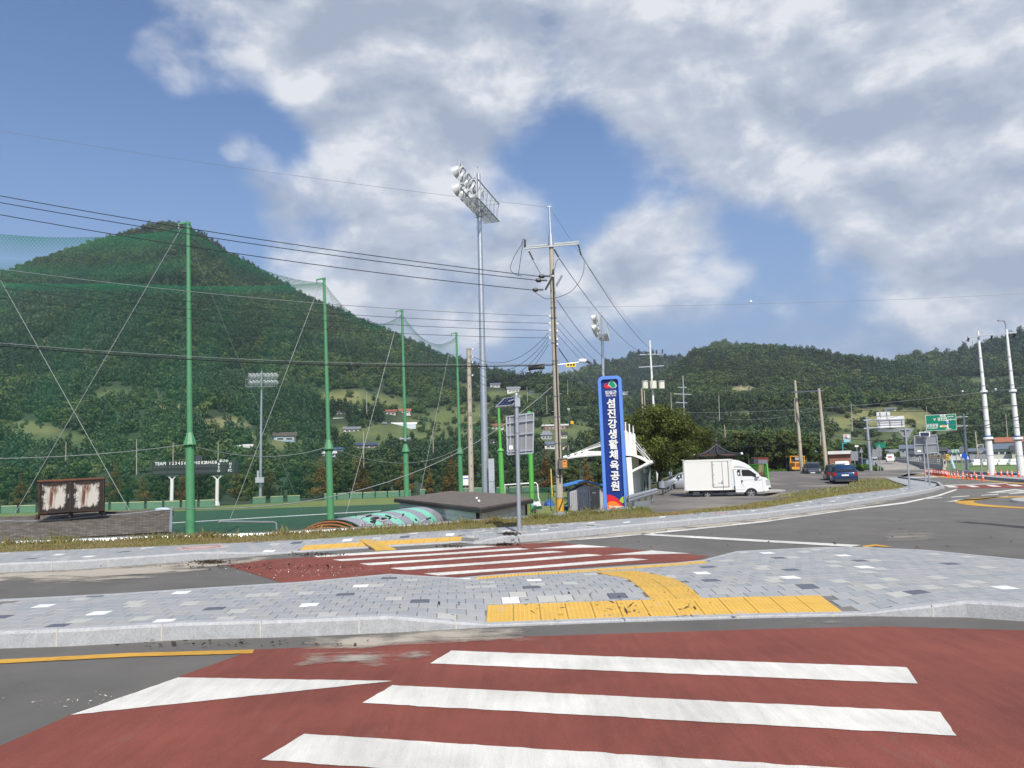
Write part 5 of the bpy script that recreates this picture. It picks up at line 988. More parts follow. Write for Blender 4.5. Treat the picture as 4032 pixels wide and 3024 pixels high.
wi = Wd/2-.16; shape('red_arc', [(-wi, -.5)]+[(min(wi, u), v) for u, v in arc(-wi, -.05, .78, math.pi/2, .0)]+[(wi, -.5)], m_red_p, .004, .004)
shape('orange_arc', [(-wi, -.5)]+arc(-.17, -.02, .42, math.pi*.86, 0)+[(.25, -.5)], m_org, .010, .004); shape('lime_leaf', [(.18, .42), (.26, .56), (wi, .66), (wi, .34), (.32, .30)], m_lime, .010, .004)
text_mesh('foot_text', 'Seomjingang', .155, m_white, sgn, SP(.03, .13, zd+.02), ex, ez, .004, .004, width=.74); text_mesh('foot_text', 'SPORTS PARK', .13, m_white, sgn, SP(.03, -.06, zd+.02), ex, ez, .004, .003, width=.74)
# ---------------------------------------------------------------- road signs
m_back = M('sign_back_alu', (.30, .31, .32), .45, .5, var=.06); m_solar = M('solar_cells', (.012, .02, .05), .1, spec=.8); m_sgreen = M('sign_green', (.0, .17, .10), .4); m_blue_s = M('sign_blue', (.01, .08, .50), .4)
base = G(2045, 2096, .165); Yb = base.y; ss = thing('solar_sign', 'rear of a square solar-powered road sign on a steel post at the pavement edge', 'road sign', base); Q = lambda x, y, d=0: P(x, y, Yb+d)
part('post', MB().cyl(base, Q(2033, 1555), .05, .05, 20), m_galv, ss, smooth=30); part('post_cap', MB().cyl(Q(2033, 1555), Q(2033, 1548), .055, .04, 16), m_galv_d, ss); part('foot_pad', MB().box(base+Vector((0, 0, .008)), (.30, .22, .02), .2), m_conc, ss)
pn = [Q(1994, 1641, .12), Q(2101, 1626, .30), Q(2098, 1783, .30), Q(1999, 1790, .12)]; part('panel', MB().prism(pn, (-.01, .07, 0)), m_back, ss)
mb = MB()
for a, b in zip(pn, pn[1:]+pn[:1]): mb.beam(a-Vector((0, .01, 0)), b-Vector((0, .01, 0)), .035)
part('panel_frame', mb, m_galv, ss)
for v in (.18, .5, .93): a, b = pn[0].lerp(pn[3], v), pn[1].lerp(pn[2], v); part('rail', MB().beam(a-Vector((0, .04, 0)), b-Vector((0, .04, 0)), .035), m_galv, ss)
for u in (.12, .72): a, b = pn[0].lerp(pn[1], u), pn[3].lerp(pn[2], u); part('stiffener', MB().beam(a-Vector((0, .02, 0)), b-Vector((0, .02, 0)), .03), m_galv, ss)
for y in (1645, 1704, 1772): part('clamp', MB().cyl(Q(2036+(y-1640)*.02, y)-Vector((0, 0, .02)), Q(2036+(y-1640)*.02, y)+Vector((0, 0, .02)), .06, None, 14), m_galv_d, ss)
part('sticker', MB().box(Q(2012, 1762, .10), (.09, .01, .10)), m_ins, ss); sp_ = [Q(1950, 1601, -.1), Q(2020, 1595, -.06), Q(2052, 1556, .22), Q(1984, 1568, .18)]; nrm_ = (sp_[1]-sp_[0]).cross(sp_[3]-sp_[0]).normalized(); nrm_ = nrm_ if nrm_.y < 0 else -nrm_
part('solar_panel', MB().prism(sp_, -nrm_*.03), m_galv, ss); ce = sum(sp_, Vector())/4
for i in range(4):
    for j in range(3):
        f = lambda u, v: sp_[0].lerp(sp_[1], u).lerp(sp_[3].lerp(sp_[2], u), v); g = .07; u0, u1, v0, v1 = g+(1-2*g)*i/4+.01, g+(1-2*g)*(i+1)/4-.01, g+(1-2*g)*j/3+.01, g+(1-2*g)*(j+1)/3-.01
        part('solar_cell', MB().poly([f(u, v)+nrm_*.003 for u, v in ((u0, v0), (u1, v0), (u1, v1), (u0, v1))]), m_solar, ss)
part('controller_box', MB().box(Q(2036, 1585, -.02), (.13, .12, .20), .2), m_galv, ss); part('bracket', MB().beam(Q(2034, 1570), ce, .03), m_galv_d, ss); part('cable', MB().tube([Q(2016, 1596, -.07), Q(2004, 1625, -.08), Q(2000, 1648, -.02)], .006, 5), m_wire, ss)
def post_sign(label, xb, yb_, zb_, xt, yt, r=.045, name='road_sign', cat='road sign'):
    b = G(xb, yb_, zb_); t = thing(name, label, cat, b); part('post', MB().cyl(b, P(xt, yt, b.y), r, None, 12), m_galv, t, smooth=30); return t, (lambda x, y, d=0: P(x, y, b.y+d))
t, Q2 = post_sign('rear of a triangular give way sign on a steel post at the paved corner', 3583, 1930, .15, 3564, 1685); part('plate', MB().prism([Q2(3529, 1687, .06), Q2(3600, 1684, .06), Q2(3570, 1741, .06)], (0, .03, 0)), m_back, t)
for y, w in ((1691, 17), (1718, 11)): part('clamp', MB().beam(Q2(3565-w, y+1), Q2(3566+w, y-1), .045), m_galv, t)
t, Q2 = post_sign('rear of a large square solar sign on two posts near the far crossing', 3662, 1915, .15, 3643, 1697); b2 = G(3645, 1903, .15); part('post', MB().cyl(b2, P(3634, 1720, b2.y), .045, None, 12), m_galv, t, smooth=30)
pn = [Q2(3598, 1716, .25), Q2(3686, 1713, .25), Q2(3694, 1782, .25), Q2(3601, 1788, .25)]; part('panel', MB().prism(pn, (0, .05, 0)), m_back, t)
for a, b in zip(pn, pn[1:]+pn[:1]): part('edge_rail', MB().beam(a-Vector((0, .03, 0)), b-Vector((0, .03, 0)), .05), m_galv, t)
part('rail', MB().beam(pn[0].lerp(pn[3], .5)-Vector((0, .05, 0)), pn[1].lerp(pn[2], .5)-Vector((0, .05, 0)), .045), m_galv, t); part('solar_panel', MB().prism([Q2(3620, 1701, -.1), Q2(3661, 1700, -.1), Q2(3662, 1719, -.2), Q2(3622, 1718, -.2)], (0, .06, 0)), m_ins, t); part('solar_cells', MB().prism([Q2(3623, 1703, -.13), Q2(3658, 1702, -.13), Q2(3659, 1716.5, -.22), Q2(3625, 1716.5, -.22)], (0, .02, 0)), m_solar, t)
part('sticker', MB().box(Q2(3619, 1776, .22), (.22, .02, .12)), m_ins, t)
# overhead sign seen from behind
Yg = 97; b = P(3428, 1838, Yg); t = thing('gantry_sign', 'white rear side of an overhead direction sign on a cantilever pole', 'road sign', b); part('pole', MB().cyl(b-Vector((0, 0, .5)), P(3412, 1643, Yg), .21, .13, 16), m_galv, t, smooth=30); q3 = lambda x, y, d=0: P(x, y, Yg+d)
for ya, yb_ in ((1656, 1651), (1688, 1683)): part('arm', MB().cyl(q3(3400, ya), q3(3462, yb_), .09, .07, 10).cyl(q3(3460, yb_), q3(3562, yb_-4), .06, .06, 8), m_galv, t, smooth=30)
part('panel', MB().prism([q3(3453, 1641, .2), q3(3559, 1637, .2), q3(3562, 1682, .2), q3(3457, 1687, .2)], (0, .08, 0)), M('sign_back_white', (.60, .61, .63), .5, var=.04), t); part('upper_panel', MB().prism([q3(3451, 1623, .3), q3(3504, 1621, .3), q3(3505, 1636, .3), q3(3452, 1638, .3)], (0, .08, 0)), _mats['sign_back_white'], t)
part('lower_panel', MB().prism([q3(3457, 1692, .4), q3(3534, 1690, .4), q3(3535, 1698, .4), q3(3458, 1699, .4)], (0, .08, 0)), _mats['sign_back_white'], t)
for x in (3462, 3505, 3551): part('stiffener', MB().beam(q3(x, 1655, .12), q3(x+2, 1683, .12), .12), m_galv_d, t)
for y in (1649, 1664, 1674): part('seam', MB().beam(q3(3455, y+1, .17), q3(3560, y-2, .17), .035), m_back, t)
for x in (3465, 3491): part('stiffener', MB().beam(q3(x, 1624, .22), q3(x+1, 1650, .22), .1), m_galv_d, t)
# green direction sign
Yd = 112; b = P(3808, 1840, Yd); t = thing('direction_sign', 'green overhead direction sign with white Korean place names and arrows', 'road sign', b); q3 = lambda x, y, d=0: P(x, y, Yd+d)
part('pole', MB().cyl(b-Vector((0, 0, .5)), q3(3793, 1628), .26, .17, 16), M('slate_steel', (.12, .15, .18), .5, .3), t, smooth=30)
for y in (1642, 1678): part('arm', MB().cyl(q3(3765, y+1), q3(3810, y-1), .08, .08, 10), m_galv, t, smooth=30); part('flange', MB().cyl(q3(3779, y-4), q3(3779, y+4), .09, None, 8), m_galv_d, t)
cn = [q3(3643, 1635), q3(3763.5, 1629.5), q3(3768, 1693), q3(3648, 1697)]; part('board', MB().prism([c+Vector((0, 0, 0)) for c in cn], (0, .12, 0)), m_white, t); f = lambda u, v, d=.0: cn[3].lerp(cn[2], u).lerp(cn[0].lerp(cn[1], u), v)-Vector((0, d, 0))
part('green_face', MB().poly([f(.012, .02, .012), f(.988, .02, .012), f(.988, .98, .012), f(.012, .98, .012)]), m_sgreen, t); dx_ = (cn[2]-cn[3]).normalized(); dz_ = Vector((-dx_.z, 0, dx_.x)); W_ = (cn[2]-cn[3]).length
for s, u, v, sz in (('전주', .57, .87, .52), ('강진면', .54, .69, .52), ('섬진강댐', .2, .33, .46)): text_mesh('lettering', s, sz, m_white, t, f(u, v, .03), dx_, dz_, .004, .012)
for s, u, v, sz, w in (('Jeonju', .82, .86, .3, .9), ('Gangjin-myeon', .86, .67, .3, 1.15), ('Seomjingang Dam', .2, .18, .3, 1.55), ('300m', .72, .09, .36, .8)): text_mesh('lettering', s, sz, m_white, t, f(u, v, .03), dx_, dz_, .004, .004, width=w)
part('arrow', MB().poly([f(.69, .12, .02), f(.725, .12, .02), f(.725, .56, .02), f(.755, .56, .02), f(.708, .68, .02), f(.66, .56, .02), f(.69, .56, .02)]).poly([f(.69, .23, .025), f(.69, .29, .025), f(.50, .29, .025), f(.50, .34, .025), f(.43, .26, .025), f(.50, .18, .025), f(.50, .23, .025)]), m_white, t)
part('route_badge', MB().poly([f(.708+.075*math.cos(a), .47+.085*math.sin(a), .035) for a in np.linspace(0, 6.28, 17)[:-1]]), m_blue_s, t); text_mesh('route_number', '30', .34, m_white, t, f(.708, .47, .05), dx_, dz_, .003, .004); part('route_badge', MB().poly([f(.51, .20, .035), f(.63, .20, .035), f(.63, .33, .035), f(.51, .33, .035)]), M('sign_amber', (.75, .35, .02), .5), t); text_mesh('route_number', '717', .25, m_white, t, f(.57, .265, .05), dx_, dz_, .003, .003)
part('shield', MB().poly([f(.24, .76, .03), f(.34, .78, .03), f(.29, .62, .03)]), m_white, t); part('shield_top', MB().poly([f(.255, .75, .04), f(.325, .765, .04), f(.31, .71, .04), f(.27, .70, .04)]), M('shield_red', (.5, .08, .06), .5), t)
# further small signs along the bridge road
def plate_sign(label, x0, y0, x1, y1, yb_, Y, mat, kind='rect', txt=None, tsz=.3, pm=None, group=None):
    xc = (x0+x1)/2; b = P(xc+ (yb_-y1)*.07, yb_, Y); t = thing('road_sign', label, 'road sign', b, group=group); part('post', MB().cyl(b-Vector((0, 0, .3)), P(xc, y0, Y), .06, None, 8), pm or m_galv_d, t)
    g = lambda x, y: P(x, y, Y-.12); p = {'rect': [g(x0, y1), g(x1, y1), g(x1, y0), g(x0, y0)], 'tri': [g(x0, y1), g(x1, y1), g(xc, y0)], 'dia': [g(x0, (y0+y1)/2), g(xc, y1), g(x1, (y0+y1)/2), g(xc, y0)], 'rnd': [g(xc+(x1-x0)/2*math.cos(a), (y0+y1)/2-(y1-y0)/2*math.sin(a)) for a in np.linspace(0, 6.28, 17)[:-1]]}[kind]
    part('plate', MB().prism(p, (0, .05, 0)), mat, t)
    if txt: text_mesh('lettering', txt, tsz, m_white, t, P(xc, (y0+y1)/2, Y-.15), (1, 0, TILT), (-TILT, 0, 1), .003, .01)
    return t, g
plate_sign('green place name sign reading the village name right of the bridge railing', 3747, 1768, 3780, 1785, 1842, 120, m_sgreen, txt='강진면', tsz=.52)
t, g = plate_sign('blue round sign beside the blue triangular crossing sign', 3787, 1784, 3806, 1806, 1838, 105, m_blue_s, 'rnd'); t, g = plate_sign('blue triangular pedestrian crossing sign with a white walking figure', 3800, 1790, 3820, 1811, 1840, 104, m_blue_s, 'tri')
part('pictogram', MB().prism([g(3807, 1809), g(3809, 1803), g(3808, 1798), g(3811, 1796), g(3813, 1802), g(3815, 1809), g(3812, 1809), g(3810.5, 1804), g(3809, 1809)], (0, -.02, 0)), m_white, t)
t, g = plate_sign('white round speed limit sign with a dark rim left of the blue signs', 3777, 1786, 3790, 1800, 1838, 106, m_black, 'rnd'); part('face', MB().prism([g(3783.5+5*math.cos(a), 1793-5.4*math.sin(a)) for a in np.linspace(0, 6.28, 17)[:-1]], (0, -.02, 0)), m_white, t)
t, g = plate_sign('round convex traffic mirror above the speed limit sign', 3776, 1757, 3797, 1782, 1838, 107, M('mirror_glass', (.35, .38, .4), .15, .8), 'rnd')
t, g = plate_sign('yellow and black chevron board at the end of the bridge railing', 3725, 1789, 3738, 1814, 1838, 118, _mats['warning_yellow'], 'rect')
for k in range(4): y = 1792+k*6.2; part('stripe', MB().prism([g(3725, y+5.5), g(3738, y+1), g(3738, y-2), g(3725, y+2.5)], (0, -.02, 0)), m_black, t)
t, g = plate_sign('rear of a diamond warning sign with a solar panel above it on the right bank', 3846, 1769, 3874, 1787, 1880, 62, m_back, 'dia'); part('solar_panel', MB().prism([g(3848, 1750), g(3872, 1751), g(3874, 1761), g(3850, 1760)], (0, .05, 0)), m_ins, t); part('solar_cells', MB().prism([g(3850, 1752), g(3870, 1752.5), g(3872, 1759), g(3852, 1758.5)], (0, -.02, 0)), m_solar, t); part('lower_plate', MB().prism([g(3842, 1794), g(3882, 1794), g(3882, 1809), g(3842, 1809)], (0, .05, 0)), m_back, t)
plate_sign('rear of a triangular sign left of the gantry pole, the nearer of two', 3418, 1744, 3444, 1775, 1850, 100, m_back, 'tri'); plate_sign('rear of a triangular sign between the gantry pole and the bridge', 3447, 1750, 3476, 1776, 1860, 92, m_back, 'tri'); plate_sign('rear of a square sign beyond the gantry pole at the bridge entrance', 3434, 1769, 3472, 1798, 1860, 94, m_back); plate_sign('rear of two stacked grey plates right of the brick hut', 3350, 1777, 3379, 1814, 1840, 105, m_back); plate_sign('rear of a triangular sign at the left bridge parapet', 3383, 1762, 3400, 1782, 1836, 112, m_back, 'tri')
plate_sign('distant green direction sign over the far end of the bridge', 3448, 1744, 3487, 1764, 1806, 200, m_sgreen); plate_sign('small white plate on a pole behind the brick hut', 3366, 1753, 3380, 1760, 1800, 150, m_ins)
# petrol station totem
t = thing('station_totem', 'petrol station sign with a round orange and blue emblem on a turquoise arm', 'sign', P(3318, 1776, 150)); q3 = lambda x, y, d=0: P(x, y, 150+d); m_turq = M('turquoise_paint', (.03, .33, .42), .45)
part('mast', MB().beam(q3(3318, 1778), q3(3317, 1745), .18).beam(q3(3317, 1748), q3(3334, 1742), .16), m_turq, t); part('panel', MB().prism([q3(3319, 1710), q3(3349, 1709), q3(3350, 1731), q3(3320, 1732)], (0, .3, 0)), M('totem_grey', (.45, .46, .44), .5), t); part('name_band', MB().prism([q3(3320, 1732), q3(3350, 1731), q3(3351, 1741), q3(3321, 1742)], (0, .3, 0)), m_turq, t)
text_mesh('lettering', 'GS칼텍스', .36, m_white, t, q3(3335.5, 1736.8, -.03), (1, 0, TILT), (-TILT, 0, 1), .003, .01, width=1.2); cx_, cy_ = 3334.5, 1719.5
for nm, a0, a1, mt in (('emblem_upper', .3, 2.9, m_org), ('emblem_lower', 3.4, 6.0, m_blue_s)): part(nm, MB().prism([q3(cx_+8*math.cos(a), cy_-8*math.sin(a), -.02) for a in np.linspace(a0, a1, 10)], (0, -.02, 0)), mt, t)
part('emblem_disc', MB().cyl(q3(cx_, cy_, .01), q3(cx_, cy_, -.01), .44, None, 18), m_white, t)
# ---------------------------------------------------------------- cones
m_cone = M('cone_orange', (.78, .10, .03), .5, var=.1)
def cone0():
    t = thing('traffic_cone', 'orange traffic cone', 'traffic cone', (0, 0, 0)); part('body', MB().cyl((0, 0, .03), (0, 0, .58), .115, .045, 12), m_cone, t, smooth=30, local=True); part('base', MB().cyl((0, 0, 0), (0, 0, .04), .18, .17, 10), m_cone, t, local=True)
    part('band', MB().cyl((0, 0, .30), (0, 0, .38), .084, .075, 12, caps=False), m_white, t, local=True); part('band', MB().cyl((0, 0, .46), (0, 0, .52), .068, .060, 12, caps=False), m_white, t, local=True); part('top', MB().cyl((0, 0, .58), (0, 0, .64), .05, .05, 8), m_cone, t, local=True); return t
cn0 = cone0(); first = True; L1 = [(540, 545), (600, 565), (660, 562), (730, 572), (840, 580), (935, 592), (1025, 602), (1135, 607), (1280, 630)]; L2 = [(620, 500), (725, 505), (845, 520), (960, 512), (1090, 522), (1235, 518)]; L3 = [(1390, 508), (1550, 510), (1675, 517), (1810, 525), (1910, 530), (2060, 540)]; L4 = [(40+i*21, 463+i*3.2+(i % 3)*6) for i in range(23)]
cl = []
for k, (x, y) in enumerate(L1): cl.append((3640+x/5.53, 1780+y/5.53, 0, f'orange traffic cone in the near row, {["first after the crowded stretch", "second after the crowded stretch", "third after the crowded stretch", "fourth after the crowded stretch", "thickest one standing mid row", "at the start of the dark kerb", "second along the dark kerb", "third along the dark kerb", "last and nearest of the row"][k]}', 'traffic cones along the yellow line'))
for k, (x, y) in enumerate(L2): cl.append((3640+x/5.53, 1780+y/5.53, 0, f'orange traffic cone, {ordw(k)} from the left in the back row behind the near cones', 'traffic cones of the back row'))
for k, (x, y) in enumerate(L3): cl.append((3640+x/5.53, 1781+y/5.53, .21, f'orange traffic cone, {ordw(k)} from the left along the right pavement edge', 'traffic cones along the right pavement'))
for k, (x, y) in enumerate(L4): cl.append((3640+x/5.53, 1780+y/5.53, 0, f'orange traffic cone, {ordw(k)} from the left in the crowded far stretch', 'traffic cones crowded together far down the road'))
for k, (x, y, z, lab, gp) in enumerate(cl):
    p = G(x, y, z); sc = .82 if k < 21 else .9
    if k == 0: cn0.location = p; cn0['label'] = lab; cn0['group'] = gp; c = cn0
    else: c = again(cn0, lab, p, random.uniform(0, 3)); c['group'] = gp
    c.scale = (sc,)*3
# ---------------------------------------------------------------- guardrails
def guardrail(label, pts, down=.62, width=.08):
    t = thing('guardrail', label, 'guardrail', pts[0]); prof_ = [(0, .0), (.05, -.02), (.08, -.09), (.03, -.13), (.03, -.18), (.08, -.22), (.05, -.29), (0, -.31)]
    rings = []
    for i, p in enumerate(pts):
        d = (pts[min(i+1, len(pts)-1)]-pts[max(i-1, 0)]); n = Vector((d.y, -d.x, 0)).normalized(); rings.append([p+n*a+Vector((0, 0, b)) for a, b in prof_]+[p+n*(a-.012)+Vector((0, 0, b)) for a, b in prof_[::-1]])
    part('beam', MB().loft(rings), m_galv, t); tot = 0; nxt = .3
    for a, b in zip(pts[:-1], pts[1:]):
        l = (b-a).length
        while nxt < tot+l: p = a.lerp(b, (nxt-tot)/l); n = Vector((-(b-a).y, (b-a).x, 0)).normalized(); part('post', MB().cyl(p+n*.09-Vector((0, 0, down)), p+n*.09-Vector((0, 0, .02)), .06, None, 10), m_galv_d, t); nxt += 2.0
        tot += l
    return t
gr = guardrail('long steel guardrail half hidden in the verge grass behind the far pavement', [P(x, y, Y) for x, y, Y in [(-900, 2155, 18.0), (0, 2130, 18.3), (603, 2108, 18.9), (1000, 2097, 19.6), (1406, 2075, 20.6), (1900, 2043, 22.3), (2056, 2032, 23.0), (2303, 2011, 24.3), (2500, 1995, 25.5)]]); part('end_plate', MB().beam(P(2500, 1997, 25.5), P(2560, 1992, 26.4), .02, .36), m_galv, gr)
gr = guardrail('steel guardrail right of the park sign along the side lane', [P(2472, 1951, 33), P(2520, 1938, 37), P(2584, 1921, 42)]); gr2 = guardrail('farther steel guardrail under the big tree ending in a round steel buffer', [P(2612, 1905, 52), P(2660, 1888, 60), P(2705, 1872, 70)]); part('round_buffer', MB().cyl(P(2609, 1921, 51.8), P(2608, 1896, 51.8), .26, None, 16), m_galv, gr2, smooth=30)
guardrail('dark curved guardrail on the right bank behind the cones', [P(3768, 1846, 100), P(3780, 1850, 92), P(3800, 1852, 88), P(3850, 1856, 84), P(3900, 1857, 82), P(4032, 1861, 78), P(4300, 1870, 70)])
# bridge deck, parapets
mb = MB(); dk = [[G(3474, 1851.5), G(3750, 1851.5)], [P(3462, 1840, 150), P(3722, 1845, 150)], [P(3450, 1826, 172), P(3600, 1824, 172)], [P(3446, 1812, 235), P(3520, 1812, 235)], [P(3440, 1811, 330), P(3490, 1811, 330)]]; structure('bridge', mb.grid(dk), m_deck)
par = thing('bridge_railing', 'steel and concrete railing along the right side of the bridge', 'railing', P(3715, 1838, 128)); lo = [P(3712, 1843, 128), P(3640, 1832, 150), P(3560, 1818, 185), P(3520, 1813, 230)]; hi = [P(3712, 1806, 128), P(3640, 1802, 150), P(3560, 1799, 185), P(3520, 1800, 230)]
mb = MB()
for i in range(3): mb.grid([[lo[i], lo[i+1]], [lo[i].lerp(hi[i], .38), lo[i+1].lerp(hi[i+1], .38)]])
mb2 = MB().loft([[lo[i]-Vector((.0, 0, .4)), lo[i].lerp(hi[i], .36), lo[i].lerp(hi[i], .36)+Vector((.5, 0, 0)), lo[i]+Vector((.5, 0, -.4))] for i in range(4)]); part('kerb_wall', mb2, m_conc, par)
for v in (.55, .78, 1.0):
    for i in range(3): part('rail', MB().beam(lo[i].lerp(hi[i], v), lo[i+1].lerp(hi[i+1], v), .13), m_galv, par)
for i in range(3):
    n = (10, 10, 8)[i]
    for k in range(n): a = lo[i].lerp(lo[i+1], k/n); b = hi[i].lerp(hi[i+1], k/n); part('baluster', MB().beam(a.lerp(b, .3), b, .12), m_galv_d, par)
part('end_post', MB().prism([P(3715, 1838, 126), P(3729, 1840, 126), P(3727, 1810, 126), P(3713, 1808, 126)], (0, .8, 0)), m_conc, par); part('plaque', MB().box(P(3721, 1820, 125.9), (.22, .05, .45)), m_dark, par)
lp = thing('bridge_railing', 'dark steel railing with concrete parapet along the left side of the bridge', 'railing', P(3400, 1835, 120)); a, b, c_, d_ = P(3380, 1838, 128), P(3446, 1846, 118), P(3446, 1820, 118), P(3380, 1804, 128); part('wall', MB().prism([a, b, c_, d_], (0, .35, 0)), M('parapet_slate', (.13, .16, .19), .6), lp); part('rail', MB().beam(d_+Vector((0, 0, .1)), c_+Vector((0, 0, .1)), .18), m_galv_d, lp)
part('end_block', MB().prism([P(3412, 1838, 117), P(3446, 1839, 117), P(3446, 1812, 117), P(3411, 1811, 117)], (0, .6, 0)), M('slate_block', (.22, .28, .32), .7), lp)
t = thing('wrapped_post', 'leaning pale blue wrapped post at the end of the bridge railing', 'post', P(3754, 1843, 112)); part('wrap', MB().cyl(P(3756, 1844, 112), P(3744, 1808, 112), .22, .2, 12), M('pale_blue_wrap', (.45, .62, .72), .6), t, smooth=30); part('binding', MB().cyl(P(3750, 1825, 112), P(3749, 1822, 112), .23, None, 12), m_white, t)
# ---------------------------------------------------------------- vehicles
m_tyre = M('tyre', (.02, .02, .02), .8); m_rim = M('alloy', (.5, .5, .5), .3, .7); m_wpaint = M('white_car_paint', (.76, .77, .77), .28, var=.01, coat=.5); m_red_l = M('tail_lamp_red', (.30, .01, .01), .2); m_lampc = M('clear_lamp', (.55, .58, .6), .1, .3); m_plate = M('number_plate', (.75, .76, .75), .5); m_chrome = M('chrome', (.6, .6, .62), .15, 1.0)
def wheel(parent, c, r, w, side=-1, spokes=5):
    """axle along y"""
    c = Vector(c); mb = MB(); pr = [(r*.62, -w/2), (r*.94, -w/2), (r, -w*.35), (r, w*.35), (r*.94, w/2), (r*.62, w/2)]
    mb.loft([[c+Vector((rr*math.cos(a), yy, rr*math.sin(a))) for rr, yy in pr] for a in np.linspace(0, 2*math.pi, 29)], caps=False); wh = part('wheel', MB().cyl(c+Vector((0, side*w*.1, 0)), c+Vector((0, side*w*.30, 0)), r*.63, None, 20), m_dark, parent, local=True); part('tyre', mb, m_tyre, wh, smooth=50, local=True); mb = MB()
    for k in range(spokes): a = k*2*math.pi/spokes+.3; d = Vector((math.cos(a), 0, math.sin(a))); p = Vector((-d.z, 0, d.x)); y = Vector((0, side*w*.34, 0)); mb.prism([c+y+d*r*.12-p*r*.07, c+y+d*r*.62-p*r*.13, c+y+d*r*.62+p*r*.13, c+y+d*r*.12+p*r*.07], Vector((0, side*w*.06, 0)))
    mb.cyl(c+Vector((0, side*w*.30, 0)), c+Vector((0, side*w*.44, 0)), r*.16, None, 10); mb.loft([[c+Vector((rr*math.cos(a), side*w*yy, rr*math.sin(a))) for rr, yy in ((r*.6, .3), (r*.66, .3), (r*.66, .42), (r*.6, .42))] for a in np.linspace(0, 2*math.pi, 25)], caps=False); part('rim', mb, m_rim, wh, local=True)
tb_ = P(2692, 1966, 50.3); tr = thing('box_truck', 'white refrigerated box truck parked side on in front of the tiled pavilion', 'truck', tb_, rz=R(-13)); S_ = 1/60.3
def X(px): return (px-2692)*S_
def Zt(py): return (1965-py)*S_
hw = .82; pl_ = [(2886, 1940), (2882, 1856), (2954, 1853), (2981, 1882), (3000, 1888), (3010, 1898), (3015, 1923), (3011, 1936), (2973, 1941)]; arch = [(2943+24*math.cos(a), 1949-24*math.sin(a)) for a in np.linspace(.35, math.pi-.35, 9)]; pl_ = pl_ + arch
def side_rings(pts, hw_, edge=.05): 
    cx_ = sum(p[0] for p in pts)/len(pts); cz_ = sum(p[1] for p in pts)/len(pts); ins = lambda k: [(cx_+(x-cx_)*k, cz_+(z-cz_)*k) for x, z in pts]
    return [[Vector((x, y, z)) for x, z in q] for y, q in ((-hw_, ins(1-edge)), (-hw_+.05, pts), (hw_-.05, pts), (hw_, ins(1-edge)))]
part('cab', MB().loft(side_rings([(X(a), Zt(b)) for a, b in pl_], hw, .025)), m_wpaint, tr, smooth=25, local=True)
df = [(2874, 1855), (2874, 1817), (2890, 1817.5), (2905, 1821), (2925, 1830), (2942, 1841), (2953, 1852.5)]; part('roof_fairing', MB().loft(side_rings([(X(a), Zt(b)) for a, b in df], .76, .05)), m_wpaint, tr, smooth=30, local=True); part('fairing_recess', MB().prism([(X(2884), -.765, Zt(1846)), (X(2884), -.765, Zt(1842)), (X(2905), -.765, Zt(1842)), (X(2930), -.765, Zt(1848))], (0, -.006, 0)), M('recess_grey', (.35, .35, .34), .5), tr, local=True)
bx0, bx1, bz0, bz1 = X(2702), X(2880), Zt(1931), Zt(1814); part('cargo_box', MB().box(((bx0+bx1)/2, 0, (bz0+bz1)/2), (bx1-bx0, 1.72, bz1-bz0)), M('cargo_panel', (.72, .72, .68), .42, var=.015), tr, local=True, bevel=.015)
m_trim = M('box_trim', (.50, .50, .48), .4, .4); mb = MB().box(((bx0+bx1)/2, -.865, bz1-.06), (bx1-bx0+.02, .02, .12)).box(((bx0+bx1)/2, -.865, bz0+.035), (bx1-bx0+.02, .02, .07)).box((bx1-.06, -.865, (bz0+bz1)/2), (.09, .02, bz1-bz0)).box((bx0+.02, -.865, (bz0+bz1)/2), (.09, .02, bz1-bz0)); part('box_trim', mb, _mats['cargo_panel'], tr, local=True, bevel=.004)
part('rear_frame', MB().box((bx0-.05, 0, (bz0+bz1)/2-.03), (.1, 1.74, bz1-bz0+.06)).box((bx0-.1, 0, bz1+.02), (.2, 1.7, .03)), m_trim, tr, local=True)
d0, d1, dz0, dz1 = X(2803), X(2865), Zt(1920), Zt(1821); mb = MB()
for (a, b, c, d) in ((d0, d1, dz1-.06, dz1), (d0, d1, dz0, dz0+.03), (d0, d0+.06, dz0, dz1), (d1-.08, d1, dz0, dz1)): mb.box(((a+b)/2, -.868, (c+d)/2), (b-a, .016, d-c))
dr = part('side_door', MB().box(((d0+d1)/2, -.866, (dz0+dz1)/2), (d1-d0-.13, .024, dz1-dz0-.08)), _mats['cargo_panel'], tr, local=True, bevel=.004); part('door_seal', mb, M('door_seal_grey', (.28, .28, .265), .6), dr, local=True)
for z in (Zt(1834), Zt(1872), Zt(1909)): part('hinge', MB().box((d0+.07, -.885, z), (.17, .02, .045)), m_trim, dr, local=True)
part('lock_bar', MB().cyl((X(2843), -.895, Zt(1927)), (X(2841), -.895, Zt(1822)), .014, None, 8), m_galv_d, dr, local=True); part('handle', MB().box((X(2839), -.9, Zt(1903)), (.13, .03, .06)).box((X(2829), -.9, Zt(1903)), (.12, .02, .02)).box((X(2839), -.9, Zt(1898)), (.04, .03, .12)), m_galv_d, dr, local=True)
w = [(1345, 545), (1480, 545), (1530, 575), (1605, 630), (1612, 690), (1580, 690), (1530, 672), (1355, 668)]; part('side_window', MB().prism([(X(2650+a/5.144), -hw-.004, Zt(1750+b/5.144)) for a, b in w], (0, -.008, 0)), m_glass, tr, local=True)
